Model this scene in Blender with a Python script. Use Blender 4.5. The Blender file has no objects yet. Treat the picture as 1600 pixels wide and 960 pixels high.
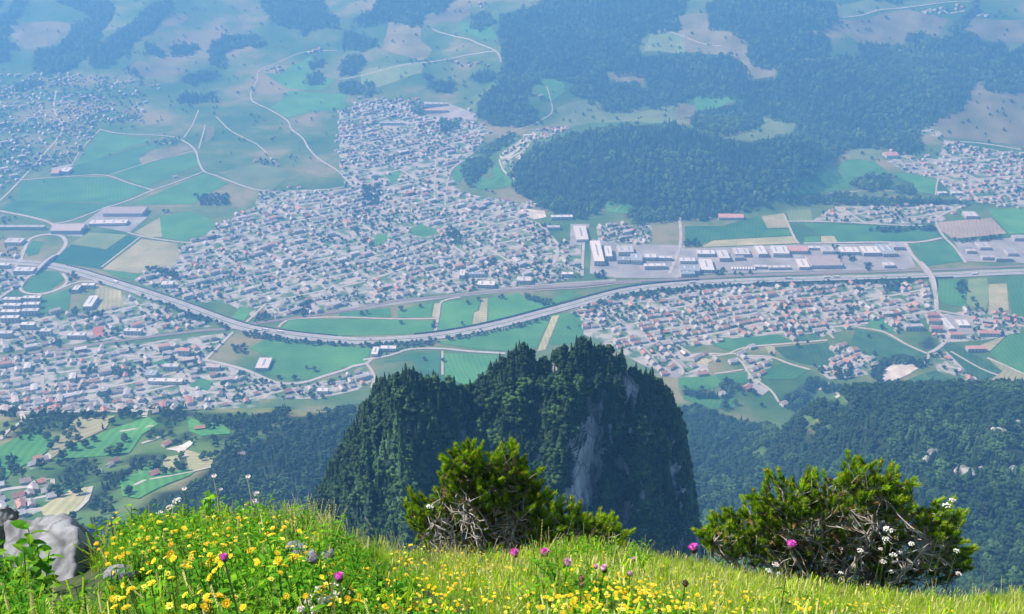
import bpy, bmesh, math, random
import numpy as np
from mathutils import Vector, Matrix

random.seed(11)
RNG = np.random.default_rng(11)
R = math.radians
SC = bpy.context.scene
COL = SC.collection

# ---------------------------------------------------------------- camera, sky, sun, exposure
PITCH = R(27.0)          # camera looks this far below the horizon
FPX = 1640.0             # focal length in pixels of the 1600 wide photograph
cam_d = bpy.data.cameras.new('camera')
cam_d.sensor_fit = 'HORIZONTAL'
cam_d.sensor_width = 36.0
cam_d.lens = 36.0 * FPX / 1600.0
cam_d.clip_start = 0.05
cam_d.clip_end = 30000.0
cam = bpy.data.objects.new('camera', cam_d)
COL.objects.link(cam)
cam.location = (0, 0, 0)
cam.rotation_euler = (math.pi / 2 - PITCH, 0, 0)
SC.camera = cam

SUN_DIR = Vector((-0.68, 0.12, 0.72)).normalized()
world = bpy.data.worlds.new('World')
SC.world = world
world.use_nodes = True
wn = world.node_tree
sky = wn.nodes.new('ShaderNodeTexSky')
sky.sky_type = 'NISHITA'
sky.sun_disc = False
sky.sun_elevation = math.asin(SUN_DIR.z)
sky.sun_rotation = math.atan2(SUN_DIR.x, SUN_DIR.y)
sky.altitude = 1000.0
wn.links.new(sky.outputs['Color'], wn.nodes['Background'].inputs['Color'])
wn.nodes['Background'].inputs['Strength'].default_value = 0.15
sun_d = bpy.data.lights.new('sun', 'SUN')
sun_d.energy = 5.0
sun_d.angle = R(0.5)
sun_d.color = (1.0, 0.96, 0.88)
sun = bpy.data.objects.new('sun', sun_d)
COL.objects.link(sun)
sun.rotation_euler = SUN_DIR.to_track_quat('Z', 'Y').to_euler()
SC.view_settings.view_transform = 'Standard'
SC.view_settings.look = 'None'
SC.view_settings.gamma = 1.0
SC.view_settings.use_curve_mapping = False
SC.view_settings.exposure = 0.69
HAZE_DENSITY = 3.05e-4
HAZE_COLOR = (0.145, 0.435, 0.87)
HAZE_ABSORB = (0.4, 0.3, 1.0)
HAZE_ANISO = 0.12
SC.cycles.max_bounces = 6
SC.cycles.diffuse_bounces = 3
SC.cycles.transmission_bounces = 3
SC.cycles.volume_bounces = 0

# ---------------------------------------------------------------- projection between the photograph and the place
FW = np.array([0, math.cos(PITCH), -math.sin(PITCH)])
UPV = np.array([0, math.sin(PITCH), math.cos(PITCH)])

def rays(u, v):
    u = np.asarray(u, float); v = np.asarray(v, float)
    a = (u - 800) / FPX; b = (480 - v) / FPX
    return np.stack([a, FW[1] + b * UPV[1], FW[2] + b * UPV[2]], -1)

def project(P):
    P = np.asarray(P, float)
    d = P @ FW
    d = np.where(d < 0.01, 0.01, d)
    return 800 + FPX * P[..., 0] / d, 480 - FPX * (P @ UPV) / d, d

# crops of the photograph used as tracing sheets: pixel (x, y) of a sheet -> pixel of the photograph
SHEET = {'A': (0, 0, 2.963), 'B': (530, 0, 2.963), 'C': (1060, 0, 2.963), 'D': (0, 320, 2.963), 'E': (530, 320, 2.963),
         'F': (1060, 320, 2.963), 'G': (0, 600, 2.667), 'H': (800, 600, 2.667), 'J': (1200, 600, 2.667),
         'K': (560, 500, 2.963), 'V': (900, 440, 4.706), 'P': (0, 0, 1.0)}

def px(sheet, pts):
    ox, oy, s = SHEET[sheet]
    return [(ox + x / s, oy + y / s) for x, y in pts]

def pxs(text):
    """'E 0,628 100,632 F 30,368' -> pixels of the photograph"""
    out = []; sh = 'P'
    for tok in text.split():
        if tok in SHEET: sh = tok
        else:
            x, y = tok.split(','); out += px(sh, [(float(x), float(y))])
    return out

def inside(poly, u, v):
    poly = np.asarray(poly, float)
    u = np.asarray(u, float); v = np.asarray(v, float)
    res = np.zeros(u.shape, bool)
    bb = (u >= poly[:, 0].min()) & (u <= poly[:, 0].max()) & (v >= poly[:, 1].min()) & (v <= poly[:, 1].max())
    if not bb.any(): return res
    uu = u[bb]; vv = v[bb]; r = np.zeros(uu.shape, bool)
    n = len(poly)
    for i in range(n):
        x0, y0 = poly[i]; x1, y1 = poly[(i + 1) % n]
        if y0 == y1: continue
        c = ((y0 > vv) != (y1 > vv)) & (uu < (x1 - x0) * (vv - y0) / (y1 - y0) + x0)
        r ^= c
    res[bb] = r
    return res

def inside_any(polys, u, v):
    m = np.zeros(np.shape(u), bool)
    for p in polys: m |= inside(p, u, v)
    return m

# ---------------------------------------------------------------- value noise
_NT = np.random.default_rng(5).random((256, 256))
def vnoise(x, y):
    x = np.asarray(x, float); y = np.asarray(y, float)
    xi = np.floor(x).astype(int); yi = np.floor(y).astype(int)
    fx = x - xi; fy = y - yi
    fx = fx * fx * (3 - 2 * fx); fy = fy * fy * (3 - 2 * fy)
    a = _NT[xi % 256, yi % 256]; b = _NT[(xi + 1) % 256, yi % 256]
    c = _NT[xi % 256, (yi + 1) % 256]; d = _NT[(xi + 1) % 256, (yi + 1) % 256]
    return (a * (1 - fx) + b * fx) * (1 - fy) + (c * (1 - fx) + d * fx) * fy - 0.5
def fbm(x, y, octv=4):
    s = 0; a = 1.0
    for k in range(octv):
        s = s + a * vnoise(x * 2 ** k + 17.3 * k, y * 2 ** k + 9.1 * k); a *= 0.5
    return s

# ---------------------------------------------------------------- terrain height
FLOOR = -1000.0
_py = np.array([-400, -100, 0, 8, 25, 60, 250, 500, 700, 900, 1200, 1480, 1640, 9000], float)
_pz = np.array([-60, -16, -9, -14, -32, -75, -265, -470, -618, -728, -862, -962, -1000, -1000], float)
_yy = np.arange(-400, 9000, 4.0)
_zz = np.interp(_yy, _py, _pz)
for _ in range(3):
    _k = np.ones(9) / 9
    _zs = np.convolve(np.pad(_zz, 4, mode='edge'), _k, 'valid')
    _w = np.clip((_yy - 60) / 200, 0, 1)
    _zz = _zz * (1 - _w) + _zs * _w

def _profile(pts):
    a = np.array(pts, float); z = np.interp(_yy, a[:, 0], a[:, 1])
    for _ in range(2): z = np.convolve(np.pad(z, 6, mode='edge'), np.ones(13) / 13, 'valid')
    return z
# two broad shoulders of the slope, left and right of the knoll, each falling away behind its brow
_zl = _profile([(-400, -60), (0, -9), (250, -265), (500, -470), (700, -572), (900, -632), (1020, -668), (1105, -703), (1200, -790), (1350, -905), (1500, -980), (1600, -1000), (9000, -1000)])
_zr = _profile([(-400, -60), (0, -9), (250, -265), (500, -470), (700, -566), (900, -612), (1020, -640), (1135, -690), (1250, -805), (1400, -935), (1540, -1000), (9000, -1000)])
def _foot_table():
    pts = [(-400, 110), (0, 130), (200, 140), (350, 128), (480, 150), (620, 175), (700, 185), (780, 200), (860, 196), (1000, 200), (1150, 215),
           (1280, 235), (1400, 236), (1600, 232), (2100, 230)]
    d = rays([p[0] for p in pts], [p[1] for p in pts])
    t = FLOOR / d[:, 2]
    X = d[:, 0] * t; Y = d[:, 1] * t
    o = np.argsort(X)
    return X[o], Y[o]
FOOTX, FOOTY = _foot_table()

def hill_at(x, y):
    # wooded hill that stands out of the valley floor
    ex = (x - 420) / 500.0; ey = (y - 2830) / 330.0
    r = np.sqrt(ex ** 2 + ey ** 2) + 0.16 * fbm(x / 240 + 3.1, y / 240 + 1.7, 2)
    b = np.clip(1 - r ** 2, 0, None) ** 0.8
    ex2 = (x - 40) / 170.0; ey2 = (y - 3330) / 150.0
    b2 = np.clip(1 - ex2 ** 2 - ey2 ** 2, 0, None)
    return 118 * b + 30 * b2

def height(x, y):
    x = np.asarray(x, float); y = np.asarray(y, float)
    # near slope below the viewpoint, its foot wandering
    sh = 70 * fbm(x / 420 + 2, y * 0 + 4.4, 2) * np.clip((y - 200) / 500, 0, 1)
    near = np.interp(y + sh, _yy, _zz)
    wl = np.clip((-40 - x) / 160, 0, 1); wl = wl * wl * (3 - 2 * wl)
    wr = np.clip((x - 270 - 0.05 * (y - 900)) / 150, 0, 1); wr = wr * wr * (3 - 2 * wr)
    on = np.clip((y - 260) / 200, 0, 1)
    yo = y + 14 * fbm(x / 200 + 6, y * 0 + 1.1, 2)
    near = near + on * (wl * (np.interp(yo, _yy, _zl) - near) + wr * (np.interp(yo, _yy, _zr) - near))
    amp = np.clip((near - FLOOR) / 160, 0, 1) * np.clip((y - 30) / 300, 0, 1)
    z = near + amp * (22 - 12 * np.clip((y - 800) / 200, 0, 1)) * fbm(x / 150, y / 150, 3)
    foot = np.interp(x, FOOTX, FOOTY)
    d = y - foot
    w = 130.0
    far = 0.285 * 0.5 * (np.sqrt(d * d + w * w) + d)
    far = np.where(far > 560, 560 + (far - 560) * 0.35, far)
    far = np.where(d < -500, far * np.clip((d + 800) / 300, 0, 1), far)
    am = np.clip(far / 90, 0, 1)
    far = far + am * (70 * fbm(x / 520 + 7, y / 520 + 3, 3) + 14 * fbm(x / 130, y / 130, 2))
    z = z + np.clip(far, 0, 900) + hill_at(x, y)
    return np.maximum(z, FLOOR)

def ground_at(u, v, ymin=620.0):
    """photograph pixel -> point on the terrain (first hit)"""
    u = np.atleast_1d(np.asarray(u, float)); v = np.atleast_1d(np.asarray(v, float))
    d = rays(u, v); d = d / d[:, 1:2]
    ys = np.concatenate([np.arange(ymin, 3000, 8), np.arange(3000, 8000, 14)])
    out = np.zeros((len(u), 3))
    for s in range(0, len(u), 400):
        dd = d[s:s + 400]
        X = dd[:, 0:1] * ys; Z = dd[:, 2:3] * ys
        below = Z < height(X, np.broadcast_to(ys, X.shape))
        k = np.argmax(below, 1); k = np.where(below.any(1), np.maximum(k, 1), len(ys) - 1)
        lo = ys[k - 1].copy(); hi = ys[k].copy()
        for _ in range(12):
            m = (lo + hi) / 2
            b = dd[:, 2] * m < height(dd[:, 0] * m, m)
            hi = np.where(b, m, hi); lo = np.where(b, lo, m)
        out[s:s + 400] = dd * hi[:, None]
    return out

# ---------------------------------------------------------------- materials
def new_mat(name):
    m = bpy.data.materials.new(name); m.use_nodes = True
    nt = m.node_tree; b = nt.nodes['Principled BSDF']
    return m, nt, b

def mat_noise(name, c1, c2, scale=1.0, rough=0.85, detail=4.0, rnd=0.0, bump=0.0, spec=0.25, contrast=(0.35, 0.65), trans=0.0, c3=None, bump_scale=None, metal=0.0):
    """two (or three) real colours mixed by noise in object space; rnd adds a per-object shift of brightness"""
    m, nt, b = new_mat(name)
    tc = nt.nodes.new('ShaderNodeTexCoord')
    n = nt.nodes.new('ShaderNodeTexNoise'); n.inputs['Scale'].default_value = scale; n.inputs['Detail'].default_value = detail
    nt.links.new(tc.outputs['Object'], n.inputs['Vector'])
    r = nt.nodes.new('ShaderNodeValToRGB')
    r.color_ramp.elements[0].position = contrast[0]; r.color_ramp.elements[0].color = (*c1, 1)
    r.color_ramp.elements[1].position = contrast[1]; r.color_ramp.elements[1].color = (*c2, 1)
    if c3 is not None:
        e = r.color_ramp.elements.new((contrast[0] + contrast[1]) / 2); e.color = (*c3, 1)
    nt.links.new(n.outputs['Fac'], r.inputs['Fac'])
    src = r.outputs['Color']
    if rnd:
        oi = nt.nodes.new('ShaderNodeObjectInfo')
        mr = nt.nodes.new('ShaderNodeMapRange'); mr.inputs['To Min'].default_value = 1 - rnd; mr.inputs['To Max'].default_value = 1 + rnd
        nt.links.new(oi.outputs['Random'], mr.inputs['Value'])
        mx = nt.nodes.new('ShaderNodeVectorMath'); mx.operation = 'SCALE'
        nt.links.new(src, mx.inputs[0]); nt.links.new(mr.outputs['Result'], mx.inputs['Scale'])
        src = mx.outputs['Vector']
    nt.links.new(src, b.inputs['Base Color'])
    b.inputs['Roughness'].default_value = rough
    b.inputs['Specular IOR Level'].default_value = spec
    b.inputs['Metallic'].default_value = metal
    if bump:
        n2 = nt.nodes.new('ShaderNodeTexNoise'); n2.inputs['Scale'].default_value = bump_scale or scale * 4; n2.inputs['Detail'].default_value = 6
        nt.links.new(tc.outputs['Object'], n2.inputs['Vector'])
        bp = nt.nodes.new('ShaderNodeBump'); bp.inputs['Strength'].default_value = bump
        nt.links.new(n2.outputs['Fac'], bp.inputs['Height']); nt.links.new(bp.outputs['Normal'], b.inputs['Normal'])
    if trans:
        t = nt.nodes.new('ShaderNodeBsdfTranslucent'); mixs = nt.nodes.new('ShaderNodeMixShader'); mixs.inputs['Fac'].default_value = trans
        g = nt.nodes.new('ShaderNodeVectorMath'); g.operation = 'MULTIPLY'; g.inputs[1].default_value = (1.25, 1.35, 0.5)
        nt.links.new(src, g.inputs[0]); nt.links.new(g.outputs['Vector'], t.inputs['Color'])
        out = nt.nodes['Material Output']
        nt.links.new(b.outputs['BSDF'], mixs.inputs[1]); nt.links.new(t.outputs['BSDF'], mixs.inputs[2])
        nt.links.new(mixs.outputs['Shader'], out.inputs['Surface'])
    return m

# ---------------------------------------------------------------- object helpers
def mesh_from(name, verts, faces, mats, midx=None, smooth=False):
    me = bpy.data.meshes.new(name)
    me.from_pydata([tuple(map(float, v)) for v in verts], [], [tuple(map(int, f)) for f in faces])
    for m in (mats if isinstance(mats, (list, tuple)) else [mats]): me.materials.append(m)
    if midx is not None: me.polygons.foreach_set('material_index', np.asarray(midx, dtype=np.int32))
    if smooth: me.polygons.foreach_set('use_smooth', np.ones(len(me.polygons), bool))
    me.update()
    return me

def tag(o, label=None, cat=None, group=None, kind=None):
    if label: o['label'] = label
    if cat: o['category'] = cat
    if group: o['group'] = group
    if kind: o['kind'] = kind
    return o

def link(name, data, parent=None, loc=None, rz=None, scale=None):
    o = bpy.data.objects.new(name, data); COL.objects.link(o)
    if parent is not None: o.parent = parent
    if loc is not None: o.location = loc
    if rz is not None: o.rotation_euler = (0, 0, rz)
    if scale is not None: o.scale = scale
    return o

def thing(name, loc, label, cat, group=None, rz=0.0, scale=None):
    o = link(name, None, None, loc, rz, scale)
    o.empty_display_size = 0.5
    return tag(o, label, cat, group)

class MB:
    """collects simple solids into one mesh"""
    def __init__(self): self.v = []; self.f = []; self.m = []
    def add(self, vs, fs, m=0):
        n = len(self.v); self.v += [tuple(p) for p in vs]
        self.f += [tuple(i + n for i in f) for f in fs]; self.m += [m] * len(fs)
    def box(self, c, s, m=0, rz=0.0):
        cx, cy, cz = c; sx, sy, sz = s[0] / 2, s[1] / 2, s[2] / 2
        ca, sa = math.cos(rz), math.sin(rz)
        P = [(x, y, z) for z in (-sz, sz) for x, y in ((-sx, -sy), (sx, -sy), (sx, sy), (-sx, sy))]
        P = [(cx + x * ca - y * sa, cy + x * sa + y * ca, cz + z) for x, y, z in P]
        self.add(P, [(3, 2, 1, 0), (4, 5, 6, 7), (0, 1, 5, 4), (1, 2, 6, 5), (2, 3, 7, 6), (3, 0, 4, 7)], m)
    def tube(self, pts, rads, n=6, m=0, cap=True):
        pts = [Vector(p) for p in pts]; vs = []; fs = []
        ref = Vector((0.31, 0.17, 0.93))
        for i, p in enumerate(pts):
            t = (pts[min(i + 1, len(pts) - 1)] - pts[max(i - 1, 0)])
            t = t.normalized() if t.length > 1e-9 else Vector((0, 0, 1))
            a = t.cross(ref)
            if a.length < 1e-3: a = t.cross(Vector((1, 0, 0)))
            a.normalize(); b = t.cross(a)
            for k in range(n):
                an = 2 * math.pi * k / n
                vs.append(p + (a * math.cos(an) + b * math.sin(an)) * rads[i])
        for i in range(len(pts) - 1):
            for k in range(n):
                k2 = (k + 1) % n
                fs.append((i * n + k, i * n + k2, (i + 1) * n + k2, (i + 1) * n + k))
        if cap:
            fs.append(tuple(range(n))[::-1]); fs.append(tuple((len(pts) - 1) * n + k for k in range(n)))
        self.add(vs, fs, m)
    def mesh(self, name, mats, smooth=False): return mesh_from(name, self.v, self.f, mats, self.m, smooth)

# ---------------------------------------------------------------- tracings of the photograph (land cover)
FOREST = [pxs(t) for t in [
 'A 70,0 140,0 90,60 50,110 40,190 75,210 40,280 -40,290 -40,130',
 'A 270,0 530,0 520,90 470,150 460,200 400,260 330,330 240,340 150,335 160,240 270,210 350,110 420,90 380,40 290,20',
 'A 700,10 790,0 790,40 740,80 720,140 620,200 560,270 490,310 430,310 420,270 490,180 560,130 640,90',
 'A 1200,-20 1500,-20 1520,50 1560,90 1550,125 1450,130 1400,165 1360,125 1260,110 1230,60',
 'A 990,190 1060,160 1200,170 1210,200 1120,225 1050,240 1030,300 980,300 970,240',
 'A 670,210 700,200 760,245 720,255 680,245', 'A 790,215 840,205 920,215 880,245 800,250',
 'A 830,370 870,345 960,325 1010,335 980,370 900,390 840,385', 'A 820,460 860,430 940,440 1000,425 1000,455 920,465 860,475',
 'A 1440,290 1490,270 1490,310 1450,325', 'A 1430,350 1490,340 1500,390 1440,390', 'A 70,390 130,370 210,375 150,410 80,410',
 'B 60,90 150,60 190,-20 560,-20 480,40 400,70 380,110 300,125 230,95 120,120',
 'B 610,80 650,50 705,60 700,110 650,150 615,120', 'B 10,150 50,140 100,170 170,180 180,215 110,230 30,225',
 'B 0,310 60,250 110,260 110,300 50,350 0,350', 'B 0,390 60,375 170,380 165,430 90,440 0,420',
 'B 390,345 430,345 440,375 520,370 545,420 460,430 410,410', 'B 610,355 660,330 720,335 725,375 660,390 620,380',
 'B 640,470 740,380 760,250 740,170 735,100 760,70 900,30 960,-20 1290,-20 1290,80 1390,190 1400,250 1420,350 1380,340 1250,330 1240,385 1130,390 1000,360 930,350 890,400 860,470 920,520 920,555 830,580 700,580 640,540',
 'B 1290,-20 1600,-20 1600,60 1540,90 1580,140 1500,150 1430,150 1390,190 1290,80',
 'B 1060,420 1120,385 1240,380 1390,385 1410,400 1410,480 1330,520 1220,510 1200,470 1140,465',
 'B 1400,260 1600,250 1600,470 1540,480 1440,505 1420,480 1420,390',
 'B 560,800 600,740 650,730 690,720 690,770 650,820 600,850', 'B 655,690 740,640 800,610 820,625 740,690 680,715',
 'B 330,500 390,480 400,530 350,540', 'B 450,575 500,550 550,580 500,610 450,600',
 'P 800,262 835,228 880,215 940,200 1000,196 1060,196 1110,210 1160,222 1210,215 1250,215 1283,250 1282,270 1220,305 1190,325 1100,340 1040,347 985,345 980,330 1000,325 975,315 945,313 940,330 905,340 870,335 830,315 800,290',
 'C 130,20 200,-20 600,-20 730,20 735,90 660,140 560,145 480,140 310,180 230,140 140,130',
 'C 320,190 480,145 560,140 700,170 710,250 640,260 480,310 350,310 325,260',
 'C 0,250 150,260 280,270 320,330 330,370 450,360 480,310 700,260 840,260 830,200 1050,210 1060,150 1150,150 1190,190 1300,150 1380,160 1400,190 1510,210 1500,260 1400,310 1380,380 1350,400 1330,490 1180,560 1110,600 1130,700 1000,700 960,680 780,680 770,710 690,740 640,720 600,670 540,600 550,550 430,545 310,460 180,440 80,440 0,470',
 'C 1390,340 1420,290 1600,210 1720,210 1720,420 1500,435 1400,390',
 'C 50,570 80,520 180,500 310,460 390,510 370,570 300,610 200,620 100,590',
 'C 1240,140 1280,100 1350,60 1380,-20 1400,-20 1375,60 1310,150',
 'C 800,860 820,820 980,810 985,870 880,880', 'C 1000,870 1100,850 1110,890 1010,890',
 'C 880,-20 1110,-20 1000,15', 'C 500,910 700,905 1000,920 1330,925 1330,940 1000,945 700,930 500,940',
 'A -30,-20 20,-20 10,20 -30,40', 'A 560,330 600,300 640,330 660,355 600,350',
]]
NEAR_FOREST = [pxs(t) for t in [
 'G 560,530 600,490 760,430 870,360 900,280 1010,250 1090,235 1200,150 1330,120 1480,90 1500,600 560,700',
 'P 1040,660 1062,640 1090,632 1130,652 1190,665 1225,672 1245,650 1250,625 1275,612 1310,625 1335,640 1345,606 1400,596 1480,600 1560,600 1700,602 1750,990 1040,990',
 'G 520,350 560,300 650,280 680,300 680,340 590,340 530,370 490,400 460,430 460,530 420,530 380,500 350,540 345,510 400,440 450,370',
 'G 240,380 270,330 380,305 420,330 350,370 340,400 280,420', 'G -60,290 70,290 70,350 0,400 -60,420',
 'G 90,130 170,95 270,110 440,105 440,135 330,140 330,170 270,225 245,200 250,150 150,200 90,230 55,210',
 'G 480,110 530,100 590,110 590,125 500,135', 'G 620,90 780,100 790,130 700,165 660,165',
 'G 800,120 1067,130 1200,95 1200,150 1067,210 980,220 970,180 860,170', 'G 590,210 620,175 670,185 730,190 720,210 640,215',
 'G 720,240 760,205 820,200 810,240', 'G 850,220 900,205 920,240 890,245', 'G 930,220 970,215 975,260 940,260', 'G 830,280 890,270 890,305 840,305',
 'G 705,290 760,285 770,330 720,330', 'G 0,70 80,90 60,130 0,120',
 'V 770,800 900,800 1030,830 1100,840 1090,790 1040,760 1120,720 1180,720 1190,790 1120,860 1010,850 900,840 780,825',
 'V 1190,880 1290,880 1360,830 1350,870 1270,900 1200,905', 'V 1060,890 1120,870 1130,910 1080,930',
 'F 890,760 960,700 1010,685 1090,700 1120,720 1150,700 1155,735 1110,750 1080,725 1000,730 950,765 940,810 900,800',
 'F 750,860 830,840 960,840 1200,850 1420,840 1500,830 1600,850 1600,960 1000,960 850,960 800,920',
 'F 560,830 620,800 700,830 760,840 720,870 640,850 610,860', 'F 490,890 560,860 620,880 640,920 560,960 490,930',
 'F 1090,470 1130,430 1170,440 1170,480 1110,500', 'F 1120,640 1160,600 1200,640 1180,680 1130,670',
 'F 700,770 800,750 800,790 720,800',
]]
# openings inside the near woods (small meadows)
CLEARING = [pxs(t) for t in ['H 990,270 1067,255 1060,300 1000,300', 'J 120,130 170,120 290,200 280,215 230,190 150,165', 'J 170,30 290,20 330,45 300,90 230,70 180,75',
                             'J 850,265 900,258 900,275', 'H 900,60 1067,40 1067,140 960,110']]
HEDGE = [pxs(t) for t in [   # belts of trees along roads
 'D 620,400 700,420 800,455 940,505 1060,560 1060,575 930,540 800,480 690,440', 'D 820,480 900,490 1000,540 1080,570 1060,575 1000,560 820,510',
 'D 1110,580 1200,590 1300,612 1420,625 1600,640 1600,655 1420,645 1260,628 1130,605',
 'E 30,640 200,638 350,632 430,620 430,640 330,660 150,655 30,650', 'E 1180,450 1300,415 1400,398 1600,380 1600,400 1420,425 1290,430 1210,470',
 'E 440,618 600,600 760,565 900,535 990,505 985,515 900,545 760,580 610,610 445,630',
 'F -20,372 200,368 500,362 800,352 1100,345 1110,352 800,362 500,372 200,380 0,395',
 'D 310,320 340,310 360,330 330,350', 'D 370,390 470,350 480,358 380,400 260,412',
 'D 670,285 740,290 830,310 820,340 700,310', 'D 1170,540 1200,500 1250,490 1250,520 1190,550', 'E 430,540 445,540 440,590 428,590',
 'E 840,410 900,420 980,440 1000,465 960,470 900,445 850,430', 'E 490,100 520,95 560,130 570,170 520,180 500,150', 'E 680,250 720,240 720,270 690,280',
 'E 780,300 820,290 830,310', 'E 1180,315 1230,305 1235,335 1190,340', 'F 240,312 360,312 360,322 240,325', 'F 1270,160 1500,145 1500,155 1275,172',
 'F 710,190 740,190 760,240 740,245', 'F 170,290 205,285 215,320 175,325', 'F 780,230 820,235 820,250 790,255', 'F 860,270 890,275 890,300 870,300',
 'F 30,165 90,155 100,190 30,190', 'F 1290,350 1330,345 1335,400 1290,410', 'F 960,360 1040,360 1010,400 970,400',
 'F 870,110 1190,100 1195,120 1090,110 1010,125 880,120', 'D 330,480 365,470 360,515 330,515', 'D 400,500 480,495 490,520 400,525',
 'D 370,760 450,750 450,790 380,790', 'D 520,760 640,750 640,780 530,790', 'D 460,870 520,850 520,910 470,910', 'D 1070,640 1150,650 1140,690 1080,680',
 'D 1380,470 1440,440 1440,510 1400,515', 'D 240,625 290,630 280,655 240,655', 'D 1120,800 1150,780 1170,810 1130,830', 'E 930,90 1030,92 1030,100 930,98',
 'A 640,560 700,555 710,610 660,610', 'A 330,600 380,590 370,640 320,640', 'A 900,900 1060,895 1060,948 930,948', 'A 1140,320 1200,290 1200,330',
 'B 110,860 190,860 190,948 110,948', 'F 480,450 510,460 500,500 465,495', 'F 770,470 815,470 810,520 780,520', 'V 1490,180 1560,170 1560,240 1490,240',
]]
TOWN = {   # name: (polygons, plot size m, street angle deg, share of plots built on, share of red roofs)
 'village': (['E 1010,545 1110,470 1250,440 1600,400 F 0,390 500,372 1150,355 1185,440 1185,500 1120,530 1010,600 850,560 700,600 600,640 450,600 330,640 150,650 0,660 E 1600,700 1560,790 1480,790 1400,740 1230,650 1130,600 1100,540'], 19, 18, 0.74, 0.36),
 'slope hamlet': (['F 650,690 750,650 920,680 930,740 880,790 700,810 640,770', 'F 290,700 430,700 440,740 360,840 320,830', 'F 0,690 140,690 140,800 0,800'], 18, 35, 0.66, 0.25),
 'crossroads village': (['F 1350,490 1600,500 1580,600 1400,630 1210,640 1140,520', 'F 1160,690 1250,680 1390,800 1380,840 1300,800 1200,770'], 20, -20, 0.6, 0.6),
 'main town': (['D 620,350 700,290 850,190 1000,100 1200,0 A 1180,948 1200,890 1600,870 B 0,780 0,520 100,470 330,490 600,560 690,590 640,700 520,780 510,850 600,900 900,948 E 860,70 960,100 1000,200 970,290 1130,340 900,370 500,412 0,480 D 1400,505 1200,535 1060,460 900,450 700,390'], 22, 33, 0.66, 0.13),
 'left town': (['A -200,340 330,340 650,360 680,430 650,560 460,600 330,770 250,770 100,825 -200,1100', 'D -200,20 60,60 220,95 190,130 100,150 80,250 -200,240'], 25, 40, 0.55, 0.08),
 'motorway quarter': (['D -300,280 150,300 95,380 -20,440 -300,470', 'D -300,450 190,440 185,510 330,515 430,505 560,480 570,420 690,445 830,510 980,565 600,620 -300,715'], 23, 32, 0.62, 0.12),
 'lower left town': (['D -300,740 700,635 1070,592 960,715 1280,825 1400,845 1500,815 1600,785 E 110,750 180,800 80,860 D 1500,900 1200,900 1000,948 -300,980', 'G 0,-10 760,60 900,90 780,95 440,95 80,80 -60,60'], 20, 22, 0.7, 0.17),
 'far right village': (['C 930,700 1000,710 1200,740 1230,650 1500,700 1800,740 1800,980 1300,930 1200,830 1060,800 950,740', 'F 620,75 720,10 1200,0 1330,0 1210,85 1000,90', 'C 1100,600 1240,610 1220,640 1130,620'], 24, 15, 0.6, 0.22),
 'valley edge quarter': (['E 1190,100 1450,95 1440,180 1200,180', 'E 1000,180 1120,150 1120,320 980,285', 'B 740,720 860,640 960,600 1060,590 1060,600 900,650 810,790 760,780'], 22, 20, 0.66, 0.2),
 'gravel hamlet': (['G -60,430 70,440 180,390 240,470 200,520 100,560 -60,590', 'G 110,340 200,290 215,320 130,365'], 13.5, 30, 0.7, 0.2),
 'hill hamlet': (['B 90,470 330,450 600,520 600,560 330,500', 'A 1180,740 1290,730 1280,775 1200,765', 'A 710,650 820,640 810,670 720,675', 'A 920,740 990,740 970,765', 'A 770,815 830,805 830,830', 'C 1080,45 1330,30 1330,55 1100,85',
    'B 900,440 1010,430 1010,460 940,470', 'A 1200,310 1270,300 1360,350 1300,350', 'A 1400,240 1500,230 1500,245 1400,260', 'B 330,290 420,280 420,310', 'B 540,290 680,290 680,310 550,310', 'B 200,200 240,190 240,240', 'C 150,240 270,205 270,225 180,255', 'C 790,150 890,155 880,175 790,170',
    'C 380,600 460,600 460,640 390,640', 'C 1350,60 1530,65 1530,85 1400,85', 'B 640,20 720,10 700,40 650,40', 'A 430,360 640,370 650,400 430,400', 'A 700,380 760,400 750,420 700,400'], 24, 25, 0.6, 0.25),
}
TOWN = {k: ([pxs(t) for t in v[0]],) + v[1:] for k, v in TOWN.items()}

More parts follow.
